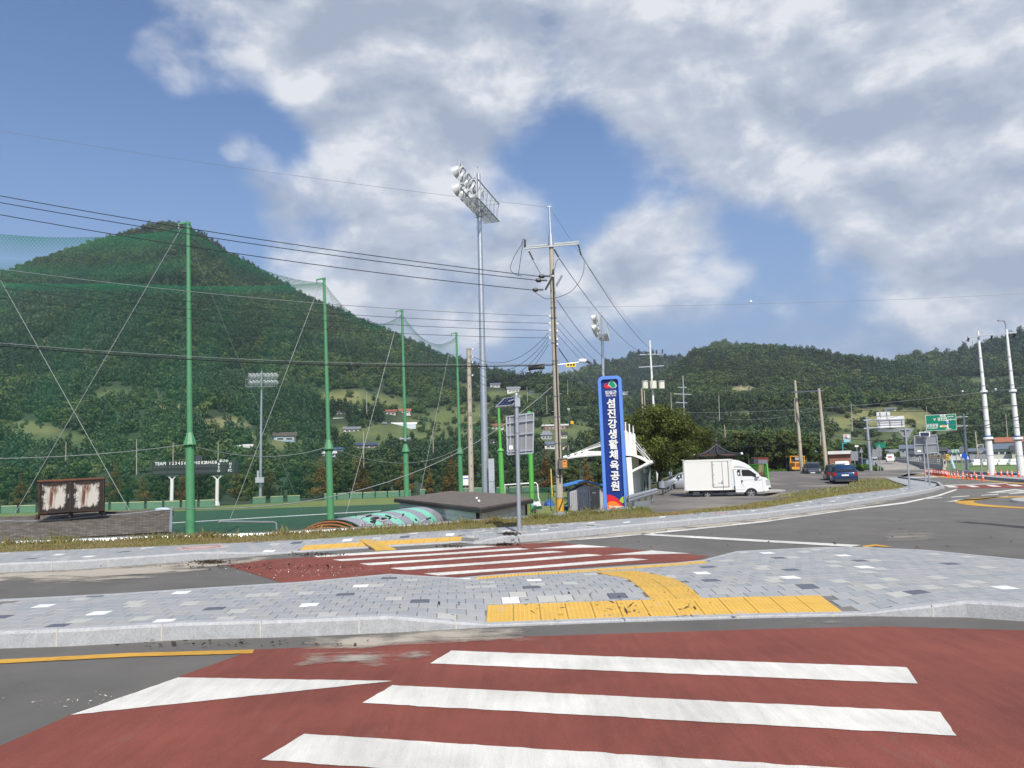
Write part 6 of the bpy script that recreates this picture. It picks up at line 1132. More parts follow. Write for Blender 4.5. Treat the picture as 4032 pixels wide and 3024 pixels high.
w = [(1262, 565), (1278, 545), (1318, 542), (1322, 668), (1280, 655), (1258, 630)]; part('quarter_window', MB().prism([(X(2650+a/5.144), -hw-.004, Zt(1750+b/5.144)) for a, b in w], (0, -.008, 0)), m_glass, tr, local=True); part('sticker', MB().box((X(2900), -hw-.016, Zt(1870)), (.09, .006, .12)), m_white, tr, local=True)
part('windscreen', MB().prism([(X(2956), -.70, Zt(1856)), (X(2980), -.74, Zt(1880.5)), (X(2980), .74, Zt(1880.5)), (X(2956), .70, Zt(1856))], (.015, 0, .015)), m_glass, tr, local=True); part('cowl', MB().box((X(2991), -.35, Zt(1882)), (.3, .9, .07)), m_black, tr, local=True)
part('mirror', MB().box((X(2967), -hw-.14, Zt(1877)), (.16, .2, .26)), m_wpaint, tr, local=True, bevel=.03); part('mirror_stalk', MB().beam((X(2974), -hw, Zt(1884)), (X(2968), -hw-.12, Zt(1882)), .05), m_black, tr, local=True)
sm_g = M('panel_seam', (.22, .22, .22), .6); door_line = [(2909, 1856), (2909, 1905), (2913, 1915), (2921, 1922)]; mb = MB()
for (a, b), (c, d) in zip(door_line[:-1], door_line[1:]): mb.beam((X(a), -hw-.003, Zt(b)), (X(c), -hw-.003, Zt(d)), .012)
for (a, b), (c, d) in (((2984, 1886), (2987, 1936)), ((2886, 1931), (2921, 1930)), ((2918, 1895), (2984, 1894))): mb.beam((X(a), -hw-.003, Zt(b)), (X(c), -hw-.003, Zt(d)), .010)
part('panel_seams', mb, sm_g, tr, local=True, kind='stuff'); part('red_stripe', MB().box((X(2974), -hw-.006, Zt(1897)), (.2, .006, .015)), m_red_p, tr, local=True); part('door_handle', MB().cyl((X(2912), -hw-.01, Zt(1898)), (X(2912), -hw-.03, Zt(1898)), .055, None, 12).box((X(2911), -hw-.02, Zt(1904)), (.03, .02, .12)), m_black, tr, local=True)
part('headlamp', MB().prism([(X(2996), -hw-.005, Zt(1897)), (X(3004), -hw-.005, Zt(1894)), (X(3012), -hw-.005, Zt(1900)), (X(3014), -hw-.005, Zt(1916)), (X(2999), -hw-.005, Zt(1917))], (0, .06, 0)), m_lampc, tr, local=True); part('headlamp', MB().box((X(3010), .62, Zt(1907)), (.1, .3, .3)), m_lampc, tr, local=True)
part('fog_lamp', MB().box((X(3010), -hw+.02, Zt(1928)), (.12, .1, .12)), m_black, tr, local=True, bevel=.02); part('blue_side_panel', MB().box((X(2883.5), 0, Zt(1889)), (.10, 1.5, .95)), M('pale_blue_panel', (.33, .48, .68), .5), tr, local=True)
part('chassis', MB().box((X(2800), 0, Zt(1938)), (2.9, .9, .16)), m_black, tr, local=True); part('tool_box', MB().box((X(2741), -.62, Zt(1941)), (.42, .35, .24)), m_dark, tr, local=True); part('spare_carrier', MB().box((X(2845), -.55, Zt(1940)), (.5, .3, .14)).beam((X(2830), -.7, Zt(1938)), (X(2867), -.7, Zt(1938)), .03), m_dark, tr, local=True); part('fuel_tank', MB().box((X(2868), -.6, Zt(1945)), (.4, .3, .2)), m_dark, tr, local=True)
part('rear_bumper', MB().beam((X(2703), -.8, Zt(1944)), (X(2703), .8, Zt(1944)), .08).beam((X(2716), -.6, Zt(1936)), (X(2703), -.7, Zt(1944)), .05), M('oxide_red', (.12, .03, .025), .6), tr, local=True)
mg = MB(); 
for a0, a1 in zip(np.linspace(.5, 2.64, 8)[:-1], np.linspace(.5, 2.64, 8)[1:]): mg.beam((X(2783)+.36*math.cos(a0), -.66, .26+.34*math.sin(a0)), (X(2783)+.36*math.cos(a1), -.66, .26+.34*math.sin(a1)), .03, .3)
part('mudguard', mg, m_dark, tr, local=True)
wheel(tr, (X(2783), -.68, .26), .26, .2, -1); wheel(tr, (X(2783), .68, .26), .26, .2, 1); wheel(tr, (X(2943), -.70, .335), .335, .2, -1); wheel(tr, (X(2943), .70, .335), .335, .2, 1)
# ---- passenger cars: lofted bodies
def car(name, label, loc, rz, paint, L_=4.75, w=.93, H=1.68, kind='suv', cat='car'):
    t = thing(name, label, cat, loc, rz=rz); h = H
    if kind == 'suv': st = [(-.5, .38, .78, .80, .80, .60), (-.485, .30, .98, 1.0, .97, .72), (-.45, .24, 1.02, h*.80, 1.0, .74), (-.40, .24, 1.03, h*.97, 1.0, .78), (-.2, .2, 1.03, h, 1.0, .80), (.08, .2, 1.02, h*.985, 1.0, .80), (.17, .2, 1.02, h*.93, 1.0, .80), (.29, .22, 1.0, 1.06, .99, .84), (.44, .24, .92, .95, .96, .82), (.49, .30, .82, .84, .86, .72), (.5, .4, .74, .76, .76, .66)]
    elif kind == 'hatch': st = [(-.5, .36, .75, .78, .78, .62), (-.47, .28, .9, .95, .95, .7), (-.40, .22, .92, h*.92, .98, .74), (-.2, .2, .92, h, 1.0, .78), (.05, .2, .92, h*.98, 1.0, .78), (.14, .2, .92, h*.9, 1.0, .78), (.30, .2, .9, .96, 1.0, .82), (.45, .24, .78, .82, .93, .8), (.5, .34, .62, .66, .78, .66)]
    else: st = [(-.5, .5, .84, .86, .95, .93), (-.49, .42, .92, .93, 1.0, .96), (.08, .4, .92, .94, 1.0, .96), (.10, .3, .95, h*.96, 1.0, .8), (.14, .3, .95, h, 1.0, .8), (.30, .3, .95, h, 1.0, .8), (.36, .3, .95, h*.95, 1.0, .8), (.48, .3, .93, .97, .98, .85), (.5, .34, .8, .86, .9, .8)]
    sec = lambda x, zb_, zm, zt, k, kr: [Vector((x*L_, s*y*w, z)) for s, y, z in ((-1, k*.86, zb_), (-1, k, zb_+.16), (-1, k, (zb_+zm)/2+.05), (-1, k*.97, zm), (-1, kr, max(zm+.01, zt-.07)), (-1, kr*.85, zt), (1, kr*.85, zt), (1, kr, max(zm+.01, zt-.07)), (1, k*.97, zm), (1, k, (zb_+zm)/2+.05), (1, k, zb_+.16), (1, k*.86, zb_))]
    part('body', MB().loft([sec(*s) for s in st]), paint, t, smooth=38, local=True)
    def at(x): 
        xs_ = [s[0] for s in st]; return [float(np.interp(x, xs_, [s[i] for s in st])) for i in range(1, 6)]
    def sidept(x, v, s): zb_, zm, zt, k, kr = at(x); zt -= .07; y = lerp(k*.97, kr, v)*w; return Vector((x*L_, s*(y+.008), lerp(zm, zt, v)))
    wins = {'suv': [(-.42, -.27), (-.255, -.05), (-.035, .17)], 'hatch': [(-.36, -.16), (-.145, .06), (.075, .16)], 'pickup': [(.13, .32)]}[kind]
    for s in (-1, 1):
        for a, b in wins: 
            a2 = a; b2 = b
            part('side_window', MB().prism([sidept(a2, .1, s), sidept(b2+(.05 if b > .15 else 0), .1, s), sidept(b2, .88, s), sidept(a2+(.03 if a < -.4 else 0), .88, s)], (0, s*.006, 0)), m_glass, t, local=True)
    def endwin(nm, x0, x1, out):
        a, b = at(x0), at(x1); p = [Vector((x0*L_+out, -a[3]*w*.84, max(a[1]+.02, a[2])+.02)), Vector((x0*L_+out, a[3]*w*.84, max(a[1]+.02, a[2])+.02)), Vector((x1*L_+out, b[4]*w*.86, b[2]-.05)), Vector((x1*L_+out, -b[4]*w*.86, b[2]-.05))]; part(nm, MB().prism(p, (out*.4, 0, .008)), m_glass, t, local=True)
    if kind == 'suv': endwin('windscreen', .285, .175, .02); endwin('rear_window', -.481, -.412, -.025)
    elif kind == 'hatch': endwin('windscreen', .285, .15, .02); endwin('rear_window', -.465, -.41, -.025)
    else: endwin('rear_window', .098, .105, -.03); endwin('windscreen', .47, .37, .02)
    for s in (-1, 1):
        z = .88 if kind != 'pickup' else .68; part('tail_lamp', MB().box((-.488*L_, s*w*.83, z), (.12, .24 if kind != 'pickup' else .12, .28 if kind != 'pickup' else .2)), m_red_l, t, local=True, bevel=.02); part('headlamp', MB().box((.475*L_, s*w*.74, .76), (.16, .34, .15)), m_lampc, t, local=True, bevel=.02)
        part('mirror', MB().box((.14*L_, s*(w+.13), 1.08), (.14, .2, .15)), paint, t, local=True, bevel=.03)
    part('rear_bumper', MB().box((-.5*L_, 0, .42), (.14, w*1.7, .22)), m_black if kind != 'pickup' else m_white, t, local=True, bevel=.03); part('number_plate', MB().box((-.505*L_-.02, 0, .80 if kind == 'suv' else .5), (.03, .52, .12)), m_plate, t, local=True); part('number_plate', MB().box((.505*L_+.02, 0, .48), (.03, .52, .12)), m_plate, t, local=True)
    part('front_bumper', MB().box((.49*L_, 0, .40), (.16, w*1.6, .24)), m_black, t, local=True, bevel=.03); part('grille', MB().box((.497*L_, 0, .72), (.06, w*.9, .2)), m_chrome, t, local=True)
    if kind == 'suv': part('chrome_strip', MB().box((-.51*L_-.02, 0, .36), (.04, w*1.5, .04)), m_chrome, t, local=True); part('roof_rail', MB().beam((-.35*L_, -w*.72, h+.02), (.08*L_, -w*.72, h+.02), .04), m_chrome, t, local=True); part('roof_rail', MB().beam((-.35*L_, w*.72, h+.02), (.08*L_, w*.72, h+.02), .04), m_chrome, t, local=True)
    for x in (-.30, .31):
        for s in (-1, 1): wheel(t, (x*L_, s*(w-.10), .34), .34, .23, s)
    return t
m_bluep = M('blue_car_paint', (.008, .042, .125), .22, .3, var=.02, coat=.8); m_greyp = M('grey_car_paint', (.055, .06, .065), .3, .3, var=.02, coat=.6); m_darkp = M('dark_car_paint', (.025, .035, .045), .3, .2, var=.02, coat=.6); m_silv = M('silver_car_paint', (.42, .44, .46), .3, .5, var=.02, coat=.5)
def carat(px, py, Y): p = P(px, py, Y); return p
car('parked_car', 'blue sport utility car parked rear towards the road at the grass edge', carat(3322, 1909, 62.5), R(71), m_bluep, 4.8, .93, 1.62); car('parked_car', 'dark car half hidden at the left flank of the blue one', carat(3293, 1900, 70), R(72), m_darkp, 4.7, .93, 1.66); car('parked_car', 'white car parked beyond the blue one, only roof and windows showing', carat(3306, 1889, 82), R(70), m_wpaint, 4.7, .93, 1.72); car('parked_car', 'large white vehicle parked farthest in the row before the brick hut', carat(3316, 1879, 96), R(70), m_wpaint, 5.0, 1.0, 2.0)
car('parked_car', 'dark grey sport utility car facing the road beside the yellow loader', carat(3200, 1876, 94), R(-110), m_greyp, 4.7, .97, 1.74); car('parked_car', 'small silver hatchback half hidden behind the rear of the box truck', carat(2700, 1932, 60), R(172), m_silv, 3.7, .82, 1.5, 'hatch'); pk = car('pickup_truck', 'white pickup truck driving away over the bridge', P(3507, 1820, 172), R(64), m_wpaint, 4.9, .88, 1.9, 'pickup', 'pickup truck')
part('load', MB().box((-1.0, .1, 1.1), (1.2, .9, .5)), m_galv_d, pk, local=True); part('red_load', MB().box((-2.0, 0, 1.05), (.3, .6, .35)), m_red_p, pk, local=True)
car('parked_car', 'tiny white car at the far end of the bridge', P(3446, 1812, 240), R(-116), m_wpaint, 4.6, .93, 1.5, 'hatch')
# wheel loader
t = thing('wheel_loader', 'yellow wheel loader parked with its engine grille towards the road', 'wheel loader', P(3140, 1868, 122)); m_yl = M('machine_yellow', (.62, .30, .04), .5, var=.06, col2=(.35, .17, .05), c2s=4, c2lo=.58, c2hi=.7); c = P(3140, 1868, 122); f = lambda x, y, d=0: P(x, y, 122+d)
part('counterweight', MB().prism([f(3119, 1849), f(3165, 1850), f(3165, 1840), f(3118, 1838)], (0, 1.2, 0)), m_yl, t, bevel=.04)
part('engine_cover', MB().prism([f(3128, 1840, .2), f(3157, 1840, .2), f(3157, 1822, .2), f(3150, 1818, .2), f(3134, 1818, .2), f(3128, 1822, .2)], (0, 2.4, 0)), m_yl, t, bevel=.05)
for k in range(4): part('grille_bar', MB().beam(f(3132, 1824+k*4, .1), f(3152, 1824+k*4, .1), .08, .07), M('grille_orange', (.55, .15, .03), .5), t)
for x in (3131, 3153): part('grille_guard', MB().beam(f(x, 1838, .05), f(x, 1822, .05), .14), m_yl, t)
cabf = [(3112, 1826), (3166, 1826), (3166, 1797), (3112, 1797)]; mb = MB()
for d in (2.6, 4.2):
    for (a, b), (a2, b2) in zip(cabf, cabf[1:]+cabf[:1]): mb.beam(f(a, b, d), f(a2, b2, d), .17)
for a, b in cabf: mb.beam(f(a, b, 2.6), f(a, b, 4.2), .15)
part('cab_frame', mb, m_yl, t); part('cab_roof', MB().prism([f(3110, 1798, 2.4), f(3168, 1798, 2.4), f(3168, 1795, 2.4), f(3110, 1795, 2.4)], (0, 2.2, 0)), m_yl, t); part('cab_window', MB().prism([f(3114, 1824, 2.75), f(3164, 1824, 2.75), f(3164, 1799, 2.75), f(3114, 1799, 2.75)], (0, .04, 0)), M('dim_glass', (.05, .05, .045), .15), t); part('seat', MB().box(f(3138, 1806, 2.6), (.7, .2, .5)), m_galv, t)
for x in (3114, 3164): wheel(t, tuple(f(x, 1851, 1.2)-_loc[t.name]), .78, .55, -1); 
for ch in list(t.children):
    if ch.name.startswith('wheel'):
        # turn each tyre so that its tread faces the road
        s = sum((Vector(v.co) for v in ch.data.vertices), Vector())/len(ch.data.vertices); mrot = Matrix.Translation(s) @ Matrix.Rotation(R(90), 4, 'Z') @ Matrix.Translation(-s); ch.data.transform(mrot)
        for g_ in ch.children: g_.data.transform(mrot)
# ---------------------------------------------------------------- shelter with masts and stretched canopy
sh = thing('canopy_shelter', 'white cable-stayed canopy shelter with four masts right behind the park sign', 'shelter', P(2500, 1955, 54)); m_fab = M('canopy_fabric', (.78, .77, .72), .7, var=.04)
for k in range(4):
    Y = 52+k*3.6; xt = 2462+k*15.3; yt = 1662+k*7; a = P(xt, yt, Y); zb2 = 1.63+(1842-1700)/3028*Y; m0 = Vector((a.x, Y, P(xt+3, 1700+k*5, Y).z)); m1 = Vector((a.x+.05, Y, P(xt, 1795, Y).z)); gb = Vector((a.x+.1, Y, -1.2))
    ms = part('mast', MB().cyl(m1, m0, .16, .15, 12).cyl(m0, m0+Vector((0, 0, .06)), .17, .08, 12).cyl(m0, a, .05, .05, 8), m_white, sh, smooth=30); part('column', MB().beam(gb+Vector((.1, 0, 0)), m1+Vector((.05, 0, -.1)), .46, .34), m_white, sh)
    tip_ = P(2548+k*9.5, 1826-k*2.6, Y); part('strut', MB().cyl(Vector((m1.x+.1, Y, P(xt, 1862-k*4, Y).z)), tip_, .09, .08, 10).cyl(tip_-Vector((.22, 0, .12)), tip_+Vector((.22, 0, .10)), .11, .11, 10), m_white, sh, smooth=30)
    lt = P(2225+k*28, 1800-k*9, Y); 
    for h_ in (m0, m0-Vector((0, 0, .35))): part('stay_cable', MB().cyl(h_, tip_+Vector((.15, 0, .1)), .017, None, 5), m_ins, sh)
    part('stay_cable', MB().cyl(m0, lt, .02, None, 5), m_ins, sh); part('edge_fitting', MB().cyl(lt-Vector((.12, 0, .03)), lt+Vector((.12, 0, .05)), .09, None, 8), m_white, sh)
def canopy(t, v):
    Y = 52+v*10.8; lt = P(2218+v*84, 1804-v*28, Y); c = P(2330+v*60, 1784-v*10, Y); m = P(2462+v*46, 1788+v*2, Y); rt = P(2556+v*22, 1824-v*6, Y); e = math.sin(math.pi*v*3)**2*.12
    if t < .5: u = t*2; p = lt*(1-u)**2+c*2*u*(1-u)+m*u*u
    else: u = (t-.5)*2; p = m.lerp(rt, u)+Vector((0, 0, .12*math.sin(math.pi*u)))
    return p-Vector((0, 0, e))
part('canopy', MB().grid([[canopy(t, v) for t in np.linspace(0, 1, 25)] for v in np.linspace(0, 1, 19)]), m_fab, sh, smooth=60); part('canopy_edge', MB().tube([canopy(t, 0)-Vector((0, .02, .02)) for t in np.linspace(0, 1, 25)], .05, 6), m_white, sh)
for k in range(4): part('rib', MB().tube([canopy(t, k/3)-Vector((0, 0, .07)) for t in np.linspace(0, .5, 10)], .05, 6), m_white, sh)
t = thing('notice_board', 'grey notice board on posts behind the shelter columns', 'notice board', P(2537, 1940, 60)); part('board', MB().prism([P(2528, 1892, 60), P(2545, 1893, 60), P(2544, 1842, 60), P(2528, 1841, 60)], (0, .08, 0)), M('board_grey', (.30, .34, .42), .5), t); part('sheet', MB().prism([P(2531, 1862, 59.97), P(2542, 1862, 59.97), P(2542, 1846, 59.97), P(2531, 1846, 59.97)], (0, -.02, 0)), m_ins, t)
for x in (2530, 2543): part('post', MB().cyl(P(x, 1935, 60), P(x, 1842, 60), .05, None, 8), m_galv_d, t)
simple_pole('plain grey post between the shelter and the big tree', 2556, 1836, 2557, 1920, 58, .1, .1, M('slate_post', (.15, .19, .2), .5), name='post')
t, g = plate_sign('yellow and black striped hazard board among the tree trunks', 2598, 1860, 2606, 1888, 1915, 62, _mats['warning_yellow']);
for k in range(3): y = 1866+k*8; part('stripe', MB().prism([g(2598, y+5), g(2606, y), g(2606, y-4), g(2598, y+1)], (0, -.02, 0)), m_black, t)
t = thing('cloth_banner', 'small pale cloth banner hanging between the tree trunks', 'banner', P(2640, 1898, 66)); part('cloth', MB().grid([[P(2634+u*12, 1856+v*36+math.sin(u*3)*3, 66+math.sin(u*7+v*4)*.2) for u in np.linspace(0, 1, 6)] for v in np.linspace(0, 1, 8)]), M('banner_cloth', (.45, .48, .55), .8), t, smooth=60)
# ---------------------------------------------------------------- tool shed
m_wallg = M('shed_wall', (.40, .40, .42), .7, var=.14, vs=2, stretch=(1, 1, .4)); m_sroof = M('shed_roof_blue', (.035, .20, .55), .5, var=.06); Yh = 44
sd_ = thing('tool_shed', 'small grey corrugated shed with a blue gable roof left of the park sign', 'shed', P(2310, 2008, Yh)); h = lambda x, y, d=0: P(x, y, Yh+d); w0, w1 = h(2243, 1930), h(2384, 1930); zb_ = -1.6; zt_ = w0.z-.1; rdg = h(2302, 1903); pk_ = Vector((rdg.x, Yh, rdg.z-.08))
part('wall', MB().prism([Vector((w0.x, Yh, zb_)), Vector((w1.x, Yh, zb_)), Vector((w1.x, Yh, zt_+.05)), pk_, Vector((w0.x, Yh, zt_))], (0, 2.6, 0)), m_wallg, sd_)
n = 15
for k in range(n):
    x = lerp(w0.x+.04, w1.x-.04, (k+.5)/n); 
    if h(2320, 1960).x < x < h(2362, 1960).x: continue
    part('corrugation', MB().cyl((x, Yh-.005, zb_), (x, Yh-.005, zt_-.02), .045, None, 8), m_wallg, sd_)
dl, dr_ = h(2323, 1925), h(2360, 1925); part('door', MB().box(((dl.x+dr_.x)/2, Yh-.05, (dl.z+zb_)/2), (dr_.x-dl.x, .06, dl.z-zb_)), M('shed_door', (.20, .19, .15), .6, var=.1), sd_); part('door_plate', MB().box(h(2338, 1940)-Vector((0, .1, 0)), (.2, .02, .07)), m_ins, sd_); part('door_frame', MB().box((dl.x-.04, Yh-.06, (dl.z+zb_)/2), (.06, .09, dl.z-zb_)).box((dr_.x+.04, Yh-.06, (dl.z+zb_)/2), (.06, .09, dl.z-zb_)), m_wallg, sd_)
for y in (1958, 1968): part('padlock', MB().box(h(2326, y)-Vector((0, .1, 0)), (.06, .05, .08)), m_galv, sd_)
for a, b in (((2219, 1917), (2301, 1896)), ((2301, 1896), (2392, 1917))): p, q_ = h(*a), h(*b); part('roof', MB().prism([p-Vector((0, .35, 0)), q_-Vector((0, .35, 0)), q_+Vector((0, 3.1, .0)), p+Vector((0, 3.1, 0))], (0, 0, .07)), m_sroof, sd_)
# ---------------------------------------------------------------- low building with brown shingles and white siding
m_sh = M('brown_shingle', (.14, .118, .10), .9, var=.3, vs=3, bump=.4, bs=60); m_fascia = M('dark_fascia', (.035, .028, .024), .6); m_side = M('white_siding', (.74, .73, .69), .7, var=.08, vs=3)
A_, C_, B_ = Vector((-6.9, 45, .15)), Vector((-1.22, 30, .15)), Vector((1.04, 38.5, .15)); A_ = P(1553, 1968, 45); C_ = P(1893, 2008, 30); B_ = P(2098, 1970, 38.5); D_ = P(1776, 1939, 44.5); E_ = A_+(B_-C_)
lb = thing('low_building', 'low building with brown shingle roof and white board siding behind the striped tunnel', 'building', Vector((-1.5, 38, fz))); th = Vector((0, 0, .07))
R2 = P(1990, 1950, 41.0)
for nm, poly in (('roof', [A_, C_, R2, D_]), ('roof', [C_, B_, R2]), ('roof', [A_, D_, E_]), ('roof', [D_, R2, B_, E_])): part(nm, MB().prism(poly, th), m_sh, lb)
cnt = 0
for (p0, p1, q0, q1, rows) in ((A_, C_, D_, R2, 22), (C_, B_, R2, R2, 14)):
    for j in range(rows):
        a, b = p0.lerp(q0, j/rows), p1.lerp(q1, j/rows); a2, b2 = p0.lerp(q0, (j+.96)/rows), p1.lerp(q1, (j+.96)/rows); part('shingle_course', MB().prism([a+th, b+th, b2+th*1.02, a2+th*1.02], (0, 0, .018)), m_sh, lb)
for a, b in ((A_, C_), (C_, B_), (A_, E_)): part('fascia', MB().beam(a-Vector((0, 0, .06)), b-Vector((0, 0, .06)), .06, .15), m_fascia, lb)
cen = (A_+B_)/2; ins = lambda p, k=.9: Vector((lerp(cen.x, p.x, k), lerp(cen.y, p.y, k), 0)); Aw, Cw, Bw, Ew = ins(A_), ins(C_), ins(B_), ins(E_)
part('wall', MB().loft([[Vector((p.x, p.y, fz-.2)) for p in (Aw, Cw, Bw, Ew)], [Vector((p.x, p.y, .0)) for p in (Aw, Cw, Bw, Ew)]]), m_side, lb)
for (a, b) in ((Aw, Cw), (Cw, Bw)):
    for k in range(11): z = -.1-k*.24; d = (b-a).normalized(); nn = Vector((d.y, -d.x, 0)); part('siding_board', MB().beam(a+nn*.03+Vector((0, 0, z)), b+nn*.03+Vector((0, 0, z)), .035, .215), m_side, lb)
part('corner_post', MB().beam(Vector((Bw.x+.05, Bw.y-.1, fz)), Vector((Bw.x+.05, Bw.y-.1, .1)), .12), m_black, lb); part('corner_post', MB().beam(Vector((Cw.x, Cw.y-.06, fz)), Vector((Cw.x, Cw.y-.06, .1)), .14), m_fascia, lb)
for x, y in ((1877, 1962), (1886, 1973)): part('lamp_bulb', MB().ball(P(x, y, 31.0), .055, 8, 6), m_ins, lb, smooth=True)
# ---------------------------------------------------------------- dugout roof with the rusty cabinet
rl0, rl1, ru0, ru1 = P(-260, 2150, 22.3), P(672, 2095, 22.0), P(-260, 2048, 27.5), P(675, 2003, 26.5); du = thing('dugout_building', 'low dugout building at the left with a worn brown shingle roof below road level', 'building', Vector((-14, 25, fz)))
part('roof_deck', MB().prism([rl0, rl1, ru1, ru0], (0, 0, -.12)), m_fascia, du); part('wall', MB().loft([[Vector((p.x, p.y+(.3 if p.y < 24 else -.3), fz)) for p in (rl0, rl1, ru1, ru0)], [Vector((p.x, p.y+(.3 if p.y < 24 else -.3), p.z-.13)) for p in (rl0, rl1, ru1, ru0)]]), m_wallg, du)
nn = (rl1-rl0).cross(ru0-rl0).normalized(); nn = nn if nn.z > 0 else -nn; m_sh2 = [M('grey_brown_shingle', (.185, .165, .14), .95, var=.3, vs=4, bump=.4, bs=60), M('dark_brown_shingle', (.15, .132, .11), .95, var=.3, vs=4, bump=.4, bs=60), M('pale_brown_shingle', (.215, .195, .165), .95, var=.3, vs=4, bump=.4, bs=60)]
NR, NC = 22, 34; k = 0; rs = {}; rp = random.Random(4)
for j in range(NR):
    for i in range(-1, NC):
        u0, u1 = (i+(.5 if j % 2 else 0))/NC, (i+1+(.5 if j % 2 else 0))/NC; u0 = max(0, u0)+.0008; u1 = min(1, u1)-.0008
        if u1-u0 < .004: continue
        f = lambda u, v: rl0.lerp(rl1, u).lerp(ru0.lerp(ru1, u), v); v0, v1 = j/NR, (j+1.15)/NR; v1 = min(1, v1); a, b, c, d = f(u0, v0)+nn*.028, f(u1, v0)+nn*.028, f(u1, v1)+nn*.006, f(u0, v1)+nn*.006; m_ = rp.choice(m_sh2)
        if j < 9: part('shingle', MB().prism([a, b, c, d], -nn*.01), m_, du); k += 1
        else: rs.setdefault(m_.name, MB()).prism([a, b, c, d], -nn*.01)
for nm, mb in rs.items(): part('shingles', mb, _mats[nm], du, kind='stuff')
part('edge_trim', MB().beam(rl1+nn*.03, ru1+nn*.03, .07), m_galv_d, du)
part('roof_cable', MB().tube([P(x, y, 26.2) for x, y in ((400, 2015), (470, 2019), (560, 2017), (620, 2010), (670, 2006), (682, 2012), (680, 2030))], .022, 6), m_wire, du); part('roof_cable', MB().tube([P(x, y, 25.2) for x, y in ((-100, 2052), (120, 2052), (250, 2046), (390, 2030), (500, 2023), (640, 2008))], .016, 6), m_wire_l, du)
part('plastic_sheet', MB().ball(P(640, 2005, 26.2), (.28, .15, .06), 8, 5), M('pale_plastic', (.55, .62, .72), .4), du, smooth=True)
def rust_mat():
    m = bpy.data.materials.new('rusty_peeling_steel'); m.use_nodes = True; t = m.node_tree; b = t.nodes['Principled BSDF']; b.inputs['Roughness'].default_value = .75; tc_ = N(t, 'ShaderNodeTexCoord').outputs['Generated']; mp1 = N(t, 'ShaderNodeMapping'); mp1.inputs['Scale'].default_value = (1, 1, .45); L(t, tc_, mp1.inputs[0]); mp2 = N(t, 'ShaderNodeMapping'); mp2.inputs['Scale'].default_value = (1, 1, .15); L(t, tc_, mp2.inputs[0])
    n1 = N(t, 'ShaderNodeTexNoise'); n1.inputs['Scale'].default_value = 5.5; n1.inputs['Detail'].default_value = 10; n1.inputs['Roughness'].default_value = .75; L(t, mp1.outputs[0], n1.inputs[0]); n2 = N(t, 'ShaderNodeTexNoise'); n2.inputs['Scale'].default_value = 4; n2.inputs['Detail'].default_value = 8; n2.inputs['Roughness'].default_value = .7; L(t, mp2.outputs[0], n2.inputs[0])
    sp = N(t, 'ShaderNodeSeparateXYZ'); L(t, tc_, sp.inputs[0]); ex_ = MTH(t, 'MULTIPLY', MTH(t, 'MULTIPLY', sp.outputs[0], MTH(t, 'SUBTRACT', 1, sp.outputs[0])), 4); ez_ = MTH(t, 'MULTIPLY', MTH(t, 'MULTIPLY', sp.outputs[2], MTH(t, 'SUBTRACT', 1, sp.outputs[2])), 4)
    e = MTH(t, 'MINIMUM', ex_, ez_); f = MTH(t, 'ADD', MTH(t, 'MULTIPLY', e, .55), MTH(t, 'SUBTRACT', n1.outputs['Fac'], .5)); mr = N(t, 'ShaderNodeMapRange'); L(t, f, mr.inputs[0]); mr.inputs[1].default_value = .26; mr.inputs[2].default_value = .36
    mx1 = N(t, 'ShaderNodeMix', data_type='RGBA'); L(t, mr.outputs[0], mx1.inputs[0]); mx1.inputs[6].default_value = (.022, .016, .014, 1); mx1.inputs[7].default_value = (.50, .47, .42, 1)
    r2 = N(t, 'ShaderNodeMapRange'); L(t, MTH(t, 'ADD', n2.outputs['Fac'], MTH(t, 'MULTIPLY', MTH(t, 'SUBTRACT', ex_, .6), .28)), r2.inputs[0]); r2.inputs[1].default_value = .61; r2.inputs[2].default_value = .72; mx2 = N(t, 'ShaderNodeMix', data_type='RGBA'); L(t, MTH(t, 'MULTIPLY', r2.outputs[0], MTH(t, 'MULTIPLY_ADD', mr.outputs[0], .8, .2)), mx2.inputs[0]); L(t, mx1.outputs[2], mx2.inputs[6]); mx2.inputs[7].default_value = (.13, .05, .025, 1); L(t, mx2.outputs[2], b.inputs['Base Color']); return m
m_rust = rust_mat(); m_rustd = M('dark_rusted_frame', (.035, .022, .017), .75, var=.3, vs=5, col2=(.11, .04, .02), c2s=3)
rc = thing('rusty_cabinet', 'rusty two-door metal cabinet with peeling white paint on the dugout roof', 'cabinet', P(285, 2035, 25)); kk = lambda x, y, d=0: P(x, y, 25+d)
part('carcass', MB().prism([kk(150, 2031), kk(413, 2013), kk(414, 1882), kk(148, 1894)], (-.27, .48, 0)), m_rustd, rc)
for (x0, x1, ya, yb2, yc, yd) in ((156, 276, 1899, 1893, 2014, 2022), (280, 408, 1892, 1886, 2008, 2014)):
    d = part('door', MB().prism([kk(x0, yd, -.005), kk(x1, yc, -.005), kk(x1, yb2, -.005), kk(x0, ya, -.005)], (0, -.035, 0)), m_rust, rc)
    mb = MB(); cs = [kk(x0, yd, -.045), kk(x1, yc, -.045), kk(x1, yb2, -.045), kk(x0, ya, -.045)]
    for a, b in zip(cs, cs[1:]+cs[:1]): mb.beam(a, b, .03)
    part('door_rim', mb, m_rustd, d)
for x in (270, 296): part('door_handle', MB().box(kk(x, 1953, -.07), (.035, .04, .14)), m_galv, rc)
for x in (150, 280, 398): part('foot', MB().beam(kk(x, 2026-(x-150)*.06, .1), kk(x-3, 2046-(x-150)*.07, .1), .09), m_rustd, rc)
part('top_rail', MB().beam(kk(148, 1894, -.03), kk(414, 1882, -.03), .05), M('rust_orange', (.16, .06, .03), .8), rc)
